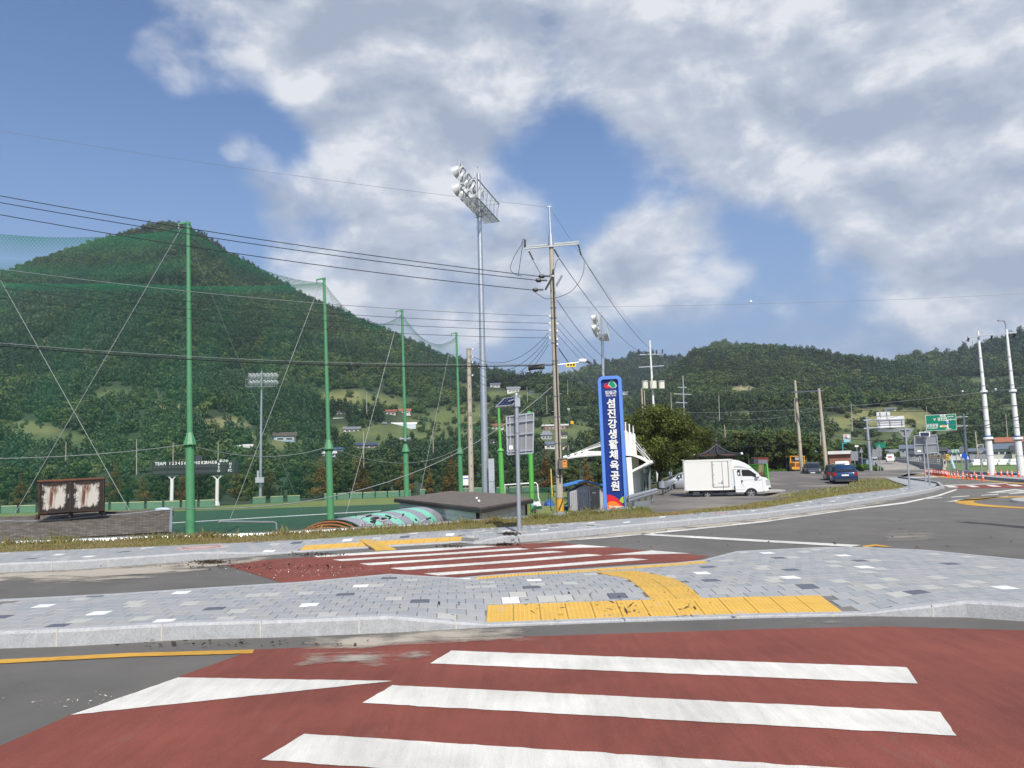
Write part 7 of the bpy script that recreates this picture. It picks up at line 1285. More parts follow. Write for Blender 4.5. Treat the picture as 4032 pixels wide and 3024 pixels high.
# ---------------------------------------------------------------- striped tunnel roof
m_mint = M('mint_sheet', (.22, .62, .45), .4, var=.04); m_lil = M('lilac_grey_sheet', (.30, .29, .33), .4, var=.04); a0 = Vector((P(1316, 2090, 27).x, 27, -.72)); a1 = Vector((P(1648, 2060, 35.5).x, 35.5, -.72)); tv = thing('striped_tunnel_roof', 'arched tunnel roof with mint and grey stripes beside the low building', 'tunnel roof', (a0+a1)/2); ax = (a1-a0).normalized(); sdv = Vector((ax.y, -ax.x, 0)); NS = 9
def vault(s, th_, r=0): c = a0.lerp(a1, s); skew = .9; return c+ax*(math.cos(th_)*skew*.0)+sdv*(1.18+r)*math.cos(th_)+Vector((0, 0, (.86+r)*math.sin(th_)))
for k in range(NS):
    rows = [[vault((k+u)/NS+.035*math.cos(t_), t_) for t_ in np.linspace(0, math.pi, 22)] for u in (0.01, .25, .5, .75, .99)]; mb = MB().grid(rows); mb.grid([[p-Vector((0, 0, .02)) for p in r] for r in rows]); part('roof_panel', mb, (m_lil, m_mint)[k % 2], tv, smooth=50)
for k in range(3): part('arch_rib', MB().tube([vault(-.035-.018*k+.035*math.cos(t_), t_, -.06-.09*k) for t_ in np.linspace(0, math.pi, 22)], .032, 6), M('rust_brown_rib', (.30, .11, .04), .6), tv, smooth=50)
part('end_arch', MB().grid([[vault(.99+.035*math.cos(t_), t_, 0) for t_ in np.linspace(0, math.pi, 22)], [vault(.99+.035*math.cos(t_), t_, -.35) for t_ in np.linspace(0, math.pi, 22)]]), m_lil, tv); part('handrail', MB().tube([P(862, 2056, 24), P(868, 2053, 24), P(1080, 2056, 25), P(1088, 2060, 25), P(1090, 2085, 25)], .03, 6), m_galv_d, tv)
# ---------------------------------------------------------------- bicycles parked behind the guardrail
def bicycle0():
    t = thing('bicycle', 'bicycle', 'bicycle', (0, 0, 0), group='bicycles parked behind the guardrail'); fm = M('bike_frame_white', (.5, .5, .52), .35); 
    for x in (-.52, .52):
        w = part('wheel', MB().loft([[Vector((x+rr*math.cos(a), yy, .33+rr*math.sin(a))) for rr, yy in ((.30, -.02), (.33, -.02), (.34, 0), (.33, .02), (.30, .02))] for a in np.linspace(0, 2*math.pi, 25)], caps=False), m_tyre, t, local=True); mb = MB()
        for k in range(12): a = k*math.pi/6; mb.cyl((x, 0, .33), (x+.3*math.cos(a), 0, .33+.3*math.sin(a)), .003, None, 4)
        part('spokes', mb, m_galv, w, local=True, kind='stuff')
    S0, BB, HT, HB, RW, FW = (-.16, 0, .78), (-.06, 0, .30), (.36, 0, .82), (.40, 0, .68), (-.52, 0, .33), (.52, 0, .33); mb = MB()
    for a, b in ((BB, S0), (S0, HT), (BB, HB), (BB, RW), (S0, RW), (HB, FW), (HT, HB)): mb.cyl(a, b, .019, None, 8)
    part('frame', mb, fm, t, local=True); part('handlebar', MB().cyl(HT, (.33, 0, .98), .016, None, 8).tube([(.30, -.30, 1.04), (.36, -.2, 1.02), (.36, 0, .98), (.36, .2, 1.02), (.30, .30, 1.04)], .016, 6), fm, t, local=True)
    for s in (-1, 1): part('grip', MB().cyl((.36, s*.2, 1.02), (.27, s*.33, 1.06), .026, None, 8), m_black, t, local=True); part('pedal', MB().box((-.06+s*.13, s*.12, .30-s*.1), (.09, .09, .02)), m_black, t, local=True)
    part('seat_post', MB().cyl(S0, (-.19, 0, .92), .015, None, 8), m_galv, t, local=True); part('saddle', MB().ball((-.2, 0, .94), (.14, .08, .04), 10, 6), M('saddle_brown', (.04, .03, .025), .5), t, smooth=True, local=True); part('chainring', MB().cyl((-.06, -.03, .30), (-.06, -.04, .30), .09, None, 16), m_dark, t, local=True); return t
bk0 = bicycle0(); 
for k, (x, y, rz, lab) in enumerate(((1430, 2034, -2.2, 'leftmost bicycle with black raised grips against the mint stripes'), (1512, 2046, -.9, 'middle bicycle with white handlebar behind the guardrail'), (1566, 2034, -.75, 'bicycle with upright handlebar before the third mint stripe'), (1655, 2058, 2.5, 'rightmost bicycle, only its dark saddle showing above the rail'))):
    p = P(x, y, 22.6); loc = Vector((p.x-.36*math.cos(rz), p.y, p.z-1.0 if k < 3 else p.z-.95))
    if k == 0: bk0.location = loc; bk0.rotation_euler = (0, 0, rz); bk0['label'] = lab
    else: again(bk0, lab, loc, rz)
# ---------------------------------------------------------------- odds and ends by the shed
YL = 46; l_ = lambda x, y, d=0: P(x, y, YL+d)
t = thing('wheelbarrow', 'green wheelbarrow beside the brown shingled roof', 'wheelbarrow', l_(2118, 2016)); part('tray', MB().loft([[l_(2104, 2005), l_(2131, 2005), l_(2131, 2005, .5), l_(2104, 2005, .5)], [l_(2099, 1993, -.1), l_(2136, 1994, -.1), l_(2136, 1994, .6), l_(2099, 1993, .6)]], caps=False).poly([l_(2104, 2005), l_(2131, 2005), l_(2131, 2005, .5), l_(2104, 2005, .5)]), M('barrow_green', (.03, .22, .12), .5), t); part('frame', MB().tube([l_(2141, 1998), l_(2125, 2008), l_(2108, 2014)], .02, 5).tube([l_(2128, 2006), l_(2130, 2016)], .02, 5), m_galv_d, t); part('wheel', MB().cyl(l_(2102, 2012), l_(2102, 2012, .08), .17, None, 14), m_black, t)
t = thing('rubbish_heap', 'heap of white plastic rubbish bags behind the green wheelbarrow', 'rubbish', l_(2112, 1995)); rr = random.Random(3)
for k in range(9): part('bag', MB().ball(l_(2102+rr.uniform(0, 26), 1985+rr.uniform(-6, 7), 1.2+rr.uniform(0, .5)), (rr.uniform(.1, .2), .12, rr.uniform(.07, .15)), 8, 5), (m_white, M('bag_blue', (.35, .45, .6), .4))[k % 4 == 1], t)
t = thing('tarpaulin', 'blue tarpaulin heaped over something left of the main pole foot', 'tarpaulin', l_(2165, 1994)); g_ = [[l_(2140+u*50, 1992-26*math.sin(math.pi*min(1, u*1.1+.02))**.8*math.sin(math.pi*v)-rr.uniform(0, 3)*math.sin(math.pi*v), 1+v*1.6) for u in np.linspace(0, 1, 14)] for v in np.linspace(0, 1, 8)]; part('sheet', MB().grid(g_), M('tarp_blue', (.05, .13, .36), .4, var=.15, vs=4), t)
t = thing('garden_table', 'small round white table with a white basin beside the grey shed', 'table', l_(2256, 2008)); c = l_(2256, 1988); part('top', MB().cyl(c-Vector((0, 0, .04)), c+Vector((0, 0, .04)), .28, .31, 18), m_white, t, smooth=30); part('basin', MB().cyl(c+Vector((0, 0, .04)), c+Vector((0, 0, .17)), .15, .19, 14), m_white, t)
for s in (-1, 1): part('leg', MB().cyl(c+Vector((s*.2, 0, -.04)), c+Vector((s*.26, 0, -.5)), .015, None, 6), m_galv_d, t)
t = thing('blue_frame', 'dark blue steel frame and crate beside the main utility pole', 'frame', l_(2235, 2010)); part('frame', MB().tube([l_(2222, 1990), l_(2250, 1971), l_(2252, 1972), l_(2250, 2000)], .035, 6).tube([l_(2215, 1960), l_(2244, 1962)], .035, 6), M('frame_navy', (.01, .05, .13), .5), t); part('crate', MB().box(l_(2232, 2002), (.32, .3, .26)), M('crate_blue', (.02, .12, .38), .5), t)
for k in range(3): part('crate_slot', MB().box(l_(2232, 1999+k*4)-Vector((0, .155, 0)), (.28, .01, .02)), m_dark, t)
t = thing('rusty_rack', 'thin rusty metal rack standing left of the main pole foot', 'frame', l_(2166, 2012)); mb = MB()
for a, b in (((2165, 1932), (2170, 2012)), ((2160, 1925), (2158, 1980)), ((2165, 1940), (2190, 1960)), ((2163, 1936), (2003, 1939)), ((2182, 1928), (2178, 1955)), ((2165, 1995), (2176, 2013))): mb.beam(l_(*a), l_(*b), .03)
part('bars', mb, m_rustd, t)
t = thing('goal_frame', 'white goal frame with loose pale netting behind the lime green posts', 'goal', P(2050, 1992, 66)); gq = lambda x, y, d=0: P(x, y, 66+d); part('posts', MB().tube([gq(1988, 1985), gq(1988, 1909), gq(2110, 1901), gq(2116, 1908), gq(2120, 1960), gq(2126, 1975)], .06, 8), m_white, t, smooth=50)
m_gn = netmat('pale_goal_netting', (.55, .55, .45), .22, .4); part('goal_net', MB().grid([[gq(1988+u*122+v*8, 1909-u*8+v*(62-u*8)+14*math.sin(math.pi*u)*(1-v)*.6, 1.8*v) for u in np.linspace(0, 1, 12)] for v in np.linspace(0, 1, 8)]), m_gn, t, smooth=60); part('side_net', MB().grid([[gq(2112+u*10+v*6, 1903+v*70, 1.6*u) for u in np.linspace(0, 1, 5)] for v in np.linspace(0, 1, 8)]), m_gn, t, smooth=60)
simple_pole('thin yellow foul pole on the outfield left of the main utility pole', 2169, 1846, 2174, 1940, 112, .09, .09, M('foul_pole_yellow', (.75, .5, .04), .5), name='foul_pole')
t = thing('batting_screen', 'green mesh backstop screen between the lime posts', 'net', P(2030, 1990, 72)); part('screen', MB().grid([[P(1955+u*215, 1925+v*50, 72) for u in np.linspace(0, 1, 10)] for v in (0, 1)]), netmat('backstop_netting', (.03, .16, .10), .55, .7), t); 
for x in (1955, 2025, 2095, 2168): part('post', MB().cyl(P(x, 1985, 72), P(x, 1922, 72), .04, None, 6), m_frame, t)
part('top_rail', MB().beam(P(1955, 1924, 72), P(2170, 1921, 72), .05), m_frame, t)
# ---------------------------------------------------------------- tiled pavilion
Yp = 72; ap = P(2805, 1757, Yp); ez_ = P(2805, 1800, Yp).z; pv_ = thing('tiled_pavilion', 'hexagonal pavilion with a black tiled roof behind the box truck', 'pavilion', Vector((ap.x+.5, Yp, lotz(Yp)))); cxp = P(2829, 1800, Yp).x; Rp = 2.45; cp = Vector((ap.x+.35, Yp, 0)); m_tile = M('black_roof_tile', (.035, .036, .04), .5, var=.2, vs=6); m_wood = M('brown_timber', (.16, .07, .035), .6); cor = [Vector((cp.x+Rp*math.cos(R(-100+60*k)), cp.y+Rp*math.sin(R(-100+60*k)), ez_)) for k in range(6)]; apx = Vector((cp.x, cp.y, ap.z+.02))
def slope(a, b, u, v): p = a.lerp(b, u).lerp(apx, v); return p-Vector((0, 0, .28*math.sin(math.pi*v)*1.0))+Vector((0, 0, .10*(abs(u-.5)*2)**2*(1-v)))
for k in range(6):
    a, b = cor[k], cor[(k+1) % 6]; mb = MB().grid([[slope(a, b, u, v) for u in np.linspace(0, 1, 8)] for v in np.linspace(0, 1, 8)]); part('roof_slope', mb, m_tile, pv_, smooth=60); n = 9
    for i in range(n):
        u = (i+.5)/n; vmax = min(.96, 1-abs(u-.5)*2*.86); pts = [slope(a, b, lerp(u, .5, (v/ (1+1e-6))*0), v)+Vector((0, 0, .03)) for v in np.linspace(0, vmax, 8)]; pts = [slope(a, b, .5+(u-.5)/(1-v) if abs((u-.5)/(1-v)) <= .5 else .5+.5*(1 if u > .5 else -1), v)+Vector((0, 0, .03)) for v in np.linspace(0, vmax*.97, 8)]
        part('tile_row', MB().tube(pts, .07, 6), m_tile, pv_, smooth=50)
    hr = [slope(a, b, 0, v)+Vector((0, 0, .1)) for v in np.linspace(0, 1, 8)]; part('hip_ridge', MB().tube(hr, .11, 8), m_tile, pv_, smooth=50); part('ridge_cap', MB().ball(hr[0]+Vector((0, 0, .03)), .13, 8, 6), m_ins if k in (1, 2, 5) else m_tile, pv_)
    part('post', MB().cyl(Vector((lerp(cp.x, a.x, .72), lerp(cp.y, a.y, .72), -.1)), Vector((lerp(cp.x, a.x, .72), lerp(cp.y, a.y, .72), ez_+.1)), .11, None, 10), m_wood, pv_); part('eave_beam', MB().beam(a.lerp(apx, .25)-Vector((0, 0, .12)), b.lerp(apx, .25)-Vector((0, 0, .12)), .16), m_wood, pv_)
part('finial', MB().cyl(apx, apx+Vector((0, 0, .25)), .22, .16, 10).ball(apx+Vector((0, 0, .38)), .15, 10, 6).cyl(apx+Vector((0, 0, .5)), apx+Vector((0, 0, .85)), .09, .02, 8), m_tile, pv_, smooth=50)
# ---------------------------------------------------------------- green wire gate panels and the red cabin
def mesh_panel(label, c0_, c1_, c2_, c3_, nx, nz, wr=.02):
    t = thing('wire_fence_panel', label, 'fence', c0_); mb = MB(); B = lambda u, v: c0_.lerp(c1_, u).lerp(c3_.lerp(c2_, u), v)
    for i in range(nx+1): mb.beam(B(i/nx, 0), B(i/nx, 1), wr)
    for j in range(nz+1): mb.beam(B(0, j/nz), B(1, j/nz), wr)
    part('wires', mb, m_bright, t, kind='stuff'); mb = MB()
    for a, b in ((c0_, c1_), (c1_, c2_), (c2_, c3_), (c3_, c0_)): mb.beam(a, b, wr*3)
    part('frame', mb, m_bright, t); return t
mesh_panel('bright green wire fence panel behind the truck cab', P(2938, 1880, 63), P(3012, 1885, 61), P(3012, 1828, 61), P(2938, 1830, 63), 16, 12, .018); mesh_panel('bright green gate panel seen nearly edge on in front of the truck nose', P(3030, 1936, 52.5), P(3013, 1895, 61), P(3010, 1826, 61), P(3020, 1829, 52.5), 10, 14, .03)
t = thing('red_cabin', 'small rust red cabin with a dark window behind the green fence', 'cabin', P(2997, 1878, 88)); cq = lambda x, y, d=0: P(x, y, 88+d); part('body', MB().prism([cq(2984, 1872), cq(3024, 1872), cq(3025, 1803), cq(2983, 1804)], (.6, 1.9, 0)), M('cabin_red', (.20, .05, .035), .6, var=.15), t); part('window', MB().prism([cq(2986, 1826), cq(3021, 1826), cq(3021, 1811), cq(2986, 1811)], (0, -.03, 0)), M('hazy_glass', (.16, .19, .23), .2), t); part('side_body', MB().prism([cq(2968, 1828), cq(2984, 1830), cq(2984, 1804), cq(2968, 1805)], (0, 1.6, 0)), m_dark, t); part('lower_panel', MB().prism([cq(2987, 1860), cq(3014, 1860), cq(3014, 1829), cq(2987, 1829)], (0, -.04, 0)), M('cabin_tan', (.3, .2, .12), .6), t); part('roof_lip', MB().beam(cq(2966, 1803), cq(3026, 1802), .1), M('cabin_red_dark', (.16, .03, .02), .6), t)
part('concrete_edge', MB().beam(P(3035, 1933, 55), P(3080, 1930, 55), .5, .12), m_conc, t) if False else None
t = single('concrete_slab', MB().prism([G(3012, 1942, -.1)*1.0, P(3095, 1937, 53), P(3078, 1929, 58), P(3022, 1930, 58)], (0, 0, .1)), m_conc, 'pale concrete edging slab at the foot of the green gate panel', 'slab')
# ---------------------------------------------------------------- houses
m_win = M('house_window', (.05, .06, .07), .1, spec=.7); m_door = M('house_door', (.12, .09, .07), .6)
HW = {'white': (.62, .61, .57), 'cream': (.58, .52, .40), 'brick': (.28, .12, .08), 'grey': (.32, .33, .34), 'blue': (.30, .42, .52), 'brown': (.20, .14, .09), 'glass': (.55, .62, .66)}; HR = {'brown': (.10, .075, .06), 'red': (.26, .085, .055), 'grey': (.20, .22, .24), 'dark': (.06, .065, .07), 'white': (.66, .66, .64), 'blue': (.07, .15, .30), 'solar': (.04, .06, .11), 'terra': (.36, .13, .07), 'slate': (.13, .16, .20)}
def house(label, x0, x1, yt, yb_, wall, roof, rk_='gable', dist=None, depth=7, wins=3, yaw=0, name='house', cat='house', rfrac=.42):
    xc = (x0+x1)/2; p = onhill(xc, yb_) if dist is None else P(xc, yb_, dist); d = p.y; s = d/FPX; w = (x1-x0)*s; H = (yb_-yt)*s; hr_ = H*rfrac; hw_ = H-hr_; az = math.atan2(p.x, p.y); t = thing(name, label, cat, p, rz=-az+yaw)
    wm = M('wall_'+wall, HW[wall], .8, var=.08, vs=.8); rm = M('roof_'+roof, HR[roof], .7, var=.12, vs=.8); part('wall', MB().box((0, depth/2, hw_/2-.5), (w*.9, depth, hw_+1)), wm, t, local=True); o = .5*w; y0, y1 = -.5, depth+.5
    if rk_ == 'gable': part('roof', MB().loft([[(-o, y0, hw_), (o, y0, hw_), (o, depth/2, H), (-o, depth/2, H)], [(-o, y0, hw_+.12), (o, y0, hw_+.12), (o, depth/2, H+.12), (-o, depth/2, H+.12)]]).loft([[(-o, y1, hw_), (o, y1, hw_), (o, depth/2, H), (-o, depth/2, H)], [(-o, y1, hw_+.12), (o, y1, hw_+.12), (o, depth/2, H+.12), (-o, depth/2, H+.12)]]), rm, t, local=True); part('gable_wall', MB().prism([(-w*.44, 0, hw_), (-w*.44, depth, hw_), (-w*.44, depth/2, H)], (w*.88, 0, 0)), wm, t, local=True)
    elif rk_ == 'front': part('roof', MB().loft([[(-o, y0, hw_), (0, y0, H), (0, y1, H), (-o, y1, hw_)], [(-o, y0, hw_+.15), (0, y0, H+.15), (0, y1, H+.15), (-o, y1, hw_+.15)]]).loft([[(o, y0, hw_), (0, y0, H), (0, y1, H), (o, y1, hw_)], [(o, y0, hw_+.15), (0, y0, H+.15), (0, y1, H+.15), (o, y1, hw_+.15)]]), rm, t, local=True); part('gable_wall', MB().prism([(-w*.42, .02, hw_), (w*.42, .02, hw_), (0, .02, H-.1)], (0, .2, 0)), wm, t, local=True)
    elif rk_ == 'hip': part('roof', MB().loft([[(-o, y0, hw_), (o, y0, hw_), (o, y1, hw_), (-o, y1, hw_)], [(-o*.5, depth/2-.2, H), (o*.5, depth/2-.2, H), (o*.5, depth/2+.2, H), (-o*.5, depth/2+.2, H)]]), rm, t, local=True)
    elif rk_ == 'vault': part('roof', MB().loft([[(x, depth/2+depth/2*math.cos(a), hw_+hr_*math.sin(a)) for a in np.linspace(0, math.pi, 9)] for x in (-o, o)]), rm, t, local=True)
    else: part('roof', MB().box((0, depth/2, hw_+hr_/2), (w, depth+1, hr_)), rm, t, local=True)
    for k in range(wins): x = lerp(-w*.36, w*.36, (k+.5)/wins); ww = w*.62/wins; fr_ = part('window', MB().box((x, -.03, hw_*.55), (ww, .06, hw_*.42)), m_ins, t, local=True); part('pane', MB().box((x, -.07, hw_*.55), (ww*.86, .03, hw_*.32)), m_win, fr_, local=True)
    if wins: part('door', MB().box((w*.42, -.04, hw_*.4), (w*.07, .06, hw_*.8)), m_door, t, local=True)
    return t
house('barn with brown roof and pale blue wall left of the second net pole', 1075, 1168, 1700, 1741, 'blue', 'brown', 'gable', wins=2, depth=9); house('white open shed roof behind the pale blue barn', 1120, 1170, 1686, 1705, 'white', 'dark', 'gable', wins=0)
house('left one of two low white greenhouses below the grassy terrace', 915, 950, 1751, 1766, 'white', 'white', 'vault', wins=0, name='greenhouse', cat='greenhouse', depth=5); house('right one of two low white greenhouses below the grassy terrace', 956, 996, 1748, 1764, 'white', 'white', 'vault', wins=0, name='greenhouse', cat='greenhouse', depth=5)
house('dark tiled house highest in the village beside the lane', 1322, 1366, 1612, 1636, 'brown', 'dark', 'hip', wins=2); house('white sheet roof just below the dark tiled house', 1312, 1352, 1645, 1654, 'white', 'white', 'flat', wins=0); house('grey long roofed house in the middle of the village', 1350, 1420, 1679, 1704, 'cream', 'grey', 'gable', wins=3); house('small white roof left of the second net pole', 1268, 1296, 1678, 1684, 'white', 'white', 'flat', wins=0)
house('red roofed house left of the third net pole', 1518, 1562, 1611, 1637, 'cream', 'red', 'gable', wins=2); house('long red roofed house right of the third net pole', 1564, 1620, 1608, 1632, 'white', 'terra', 'gable', wins=3); house('pale blue glasshouse on the terrace beside the third net pole', 1540, 1642, 1661, 1682, 'glass', 'glass' if 'glass' in HR else 'white', 'vault', wins=0, name='greenhouse', cat='greenhouse'); house('small grey hut at the left end of the glasshouse', 1505, 1524, 1661, 1680, 'grey', 'grey', 'gable', wins=0)
house('pale roofed house right of the red roofs', 1708, 1748, 1618, 1630, 'white', 'grey', 'gable', wins=1); house('brick house with dark solar roof above the riverbank', 1396, 1488, 1743, 1768, 'brick', 'solar', 'gable', wins=3); house('blue sheeted store beside the second net pole', 1300, 1356, 1762, 1776, 'blue', 'blue', 'flat', wins=0); house('pale blue framed store under the blue sheets', 1268, 1326, 1776, 1800, 'blue', 'white', 'flat', wins=2)
house('grey roofed house in the upper village left of the main pole', 1994, 2050, 1521, 1547, 'white', 'grey', 'gable', wins=3); house('white house at the far left of the upper village', 1928, 1972, 1508, 1526, 'white', 'slate', 'flat', wins=2); house('blue roofed hut in the upper village', 2083, 2108, 1541, 1551, 'blue', 'blue', 'gable', wins=1); 
hb_ = house('long flat-roofed brick house with a yellow water tank', 2134, 2240, 1671, 1694, 'brick', 'white', 'flat', wins=5, rfrac=.25); part('water_tank', MB().cyl((8.5, 3, 3), (8.5, 3, 4.6), .9, .9, 12), M('tank_yellow', (.7, .42, .03), .5), hb_, local=True)
house('grey hipped house below the long brick house', 2128, 2178, 1694, 1732, 'grey', 'grey', 'hip', wins=3, rfrac=.5); house('cream house right of the grey hipped one', 2206, 2236, 1700, 1726, 'cream', 'dark', 'flat', wins=2); house('cream gabled house with its gable towards the road', 2212, 2262, 1746, 1778, 'cream', 'grey', 'front', wins=2); house('dark roofed house left of the cream gable', 2142, 2210, 1738, 1768, 'white', 'slate', 'gable', wins=3)
house('red roofed house behind the left lime post', 1934, 1990, 1667, 1692, 'white', 'red', 'gable', wins=3); house('small white house behind the tallest floodlight mast', 1918, 1950, 1728, 1748, 'white', 'dark', 'gable', wins=1); house('white hut left of the park sign top', 2108, 2126, 1598, 1606, 'white', 'white', 'flat', wins=0); house('pale long roof on the ridge right of the park sign', 2450, 2482, 1541, 1554, 'white', 'grey', 'gable', wins=1); house('low white sheet roof in the trees right of the main pole', 2234, 2262, 1608, 1618, 'white', 'white', 'flat', wins=0)
house('white boxy house on the pale slope above the gantry sign', 3483, 3532, 1605, 1621, 'white', 'grey', 'flat', wins=1); house('turquoise roofed shed behind the leaning grey poles', 3186, 3222, 1760, 1772, 'blue', 'glass' if 'glass' in HR else 'white', 'flat', 210, wins=0)
bh = house('small brick hut with a wide cream fascia behind the parked cars', 3266, 3352, 1776, 1822, 'brick', 'cream' if 'cream' in HR else 'white', 'flat', 112, 4, 0, rfrac=.27); text_mesh('lettering', '안내소', .34, m_dark, bh, Vector((0, -.53, 1.5)), (1, 0, 0), (0, 0, 1), .003, .004) if False else None
for i, (x0, x1, yt, yb_, w_, r_, k_, d_, lab) in enumerate(((3925, 4005, 1722, 1768, 'white', 'terra', 'gable', 190, 'red tiled white house between the two tall white poles'), (4010, 4120, 1716, 1772, 'white', 'terra', 'gable', 200, 'red tiled white house at the right edge'), (3905, 3990, 1748, 1800, 'white', 'slate', 'gable', 165, 'grey roofed house in front of the red tiled ones'), (3990, 4090, 1752, 1806, 'cream', 'dark', 'gable', 160, 'dark roofed cream house at the right edge'), (3820, 3905, 1765, 1795, 'grey', 'slate', 'gable', 190, 'long slate roof left of the tall white poles'),
                                                  (3545, 3600, 1752, 1790, 'grey', 'slate', 'gable', 230, 'blue grey roof beyond the bridge'), (3575, 3650, 1776, 1806, 'white', 'dark', 'gable', 210, 'dark roof with white walls right of the bridge'), (3655, 3730, 1762, 1800, 'brown', 'dark', 'gable', 200, 'dark roofed house below the green direction sign'), (3490, 3545, 1770, 1800, 'white', 'grey', 'gable', 260, 'pale house behind the pickup'), (3690, 3702, 1786, 1806, 'cream', 'white', 'front', 170, 'tiny cream hut beside the bridge railing'), (3720, 3800, 1770, 1800, 'white', 'slate', 'gable', 240, 'slate roof behind the place name sign'))):
    house(lab, x0, x1, yt, yb_, w_, r_, k_, d_, 8, 3 if x1-x0 > 30 else 1)
m_bag = M('white_wrap', (.80, .80, .78), .5, var=.05)
def bag0():
    t = thing('wrapped_bale', 'white wrapped bale', 'bale', (0, 0, 0), group='white wrapped bales stacked in a row on the right bank'); part('wrap', MB().box((0, 0, .26), (1.15, .9, .52)), m_bag, t, local=True, bevel=.12); return t
bg0 = bag0(); k = 0; nb = 13
for r_ in range(2):
    for x in list(range(3838, 3928, 22)) + list(range(3940, 4100, 22)):
        p = P(x+(r_*5), 1833-r_*12 - (x-3838)*.012, 128+(x % 3)*.4); lab = f'white wrapped bale, {ordw(k if r_ == 0 else k-nb)} from the left in the {("lower", "upper")[r_]} layer'
        if k == 0: bg0.location = p; bg0['label'] = lab
        else: again(bg0, lab, p, random.uniform(-.15, .15))
        k += 1
# ---------------------------------------------------------------- trees
def tree_thing(name, label, loc, H, cs, rd, n, leaf, mat, group=None, trunks=None, seed=1, flat=.8):
    t = thing(name, label, 'tree', loc, group=group); V, tint = leaf_cloud(cs, rd, n, leaf, seed, flat); o = bpy.data.objects.new('crown', quads_mesh('crown', V, tint, mat)); COL.objects.link(o); o.parent = t
    for (pts, r0, r1) in (trunks or [([(0, 0, -.5), (0, 0, H*.3), (.05, 0, H*.62)], .16, .06)]): part('trunk' if r0 > .08 else 'limb', MB().tube(pts, [lerp(r0, r1, i/(len(pts)-1)) for i in range(len(pts))], 8), m_bark, t, smooth=60, local=True)
    return t
def clumps(H, Rr, n, seed, low=.32, shape='round'):
    r = np.random.default_rng(seed); cs = []; rd = []
    for _ in range(n):
        a = r.uniform(0, 6.28); v = r.uniform(0, 1); z = lerp(H*low, H*.94, v); e = math.sqrt(max(.05, 1-(2*v-.85)**2/1.4)) if shape == 'round' else (1-v)*.9+.12; q = Rr*e*r.uniform(.25, .95); cs.append((q*math.cos(a), q*math.sin(a), z)); rd.append(Rr*r.uniform(.16, .30) if shape == 'round' else Rr*(.2+.35*(1-v)))
    return cs, rd
# broad zelkovas right of the sign
H = 7.0; cs, rd = clumps(H, 3.4, 60, 3, .33); tk = [([(0, 0, -.6), (.05, 0, .9), (.1, .05, 2.2), (.0, 0, 4.2)], .22, .08)]
for k in range(7): a = k*.9; tk.append(([(.05, 0, 1.2+k*.14), (1.0*math.cos(a), 1.0*math.sin(a), 2.6+k*.1), (2.3*math.cos(a), 2.3*math.sin(a), 4.0)], .075, .02))
z1 = tree_thing('zelkova_tree', 'broad leafy tree whose crown rises above the truck, the nearest of the group', (0, 0, 0), H, cs, rd, 26000, .085, m_leaf_big, 'broad trees between the park sign and the pavilion', tk, 5)
z1.location = Vector((P(2595, 1900, 61).x, 61, -.35)); z1.rotation_euler = (0, 0, .4)
for x, Y, s, rz, lab in ((2530, 70, .95, 2.0, 'broad tree directly right of the shelter masts'), (2712, 86, 1.05, 4.0, 'broad tree whose crown reaches behind the pavilion roof'), (2600, 78, 1.02, 5.2, 'rear tree of the broad crowned group'), (2470, 84, .7, 3.0, 'lower tree peeping behind the shelter canopy')): again(z1, lab, Vector((P(x, 1900, Y).x, Y, -.5)), rz, scale=s)
# riverbank row
def bank(kind, i):
    if kind == 'rust': cs, rd = clumps(9.5, 1.9, 26, 20+i, .12, 'cone'); return tree_thing('metasequoia_tree', 'rust brown conical tree in the riverbank row', (0, 0, 0), 9.5, cs, rd, 2600, .17, m_leaf_rust, 'rust brown trees beyond the outfield fence', seed=20+i)
    cs, rd = clumps(7.2, 3.2, 26, 30+i, .05); return tree_thing('riverbank_tree', 'dense green bushy tree of the riverbank belt', (0, 0, 0), 7.2, cs, rd, 3000, .22, m_leaf_bank, 'bushy trees of the riverbank belt', seed=30+i)
pr = [bank('green', 0), bank('green', 1), bank('green', 2)]; pu = [bank('rust', 0), bank('rust', 1)]; used = set(); rb = random.Random(12)
def put(src, label, loc, rz, s):
    if src.name not in used: used.add(src.name); src.location = loc; src.rotation_euler = (0, 0, rz); src.scale = (s,)*3; src['label'] = label; return src
    return again(src, label, loc, rz, scale=s)
for row, (Y0, n, s0) in enumerate(((172, 46, .82), (192, 44, 1.0), (214, 40, 1.15))):
    for i in range(n):
        px = lerp(-520, 2900, (i+rb.uniform(.1, .9))/n); Y = Y0+rb.uniform(-6, 6)+ (px/2900)*14; p = P(px, 1900, Y); put(pr[rb.randrange(3)], 'dense green bushy tree of the riverbank belt', Vector((p.x, Y, fz-.3+row*.4)), rb.uniform(0, 6), s0*rb.uniform(.72, 1.15))
for k, (px, s) in enumerate(((455, 1.05), (250, .85), (80, .8), (560, .75), (930, .9), (1064, .8), (1262, 1.05), (1424, 1.1), (1592, 1.15), (1777, 1.1), (2152, 1.05), (2309, .9), (1690, .7), (720, .8), (860, .7), (2420, .9))): Y = 166+px/2900*14; p = P(px, 1900, Y); put(pu[k % 2], 'rust brown conical tree in the riverbank row', Vector((p.x, Y, fz-.2)), k*1.3, s)
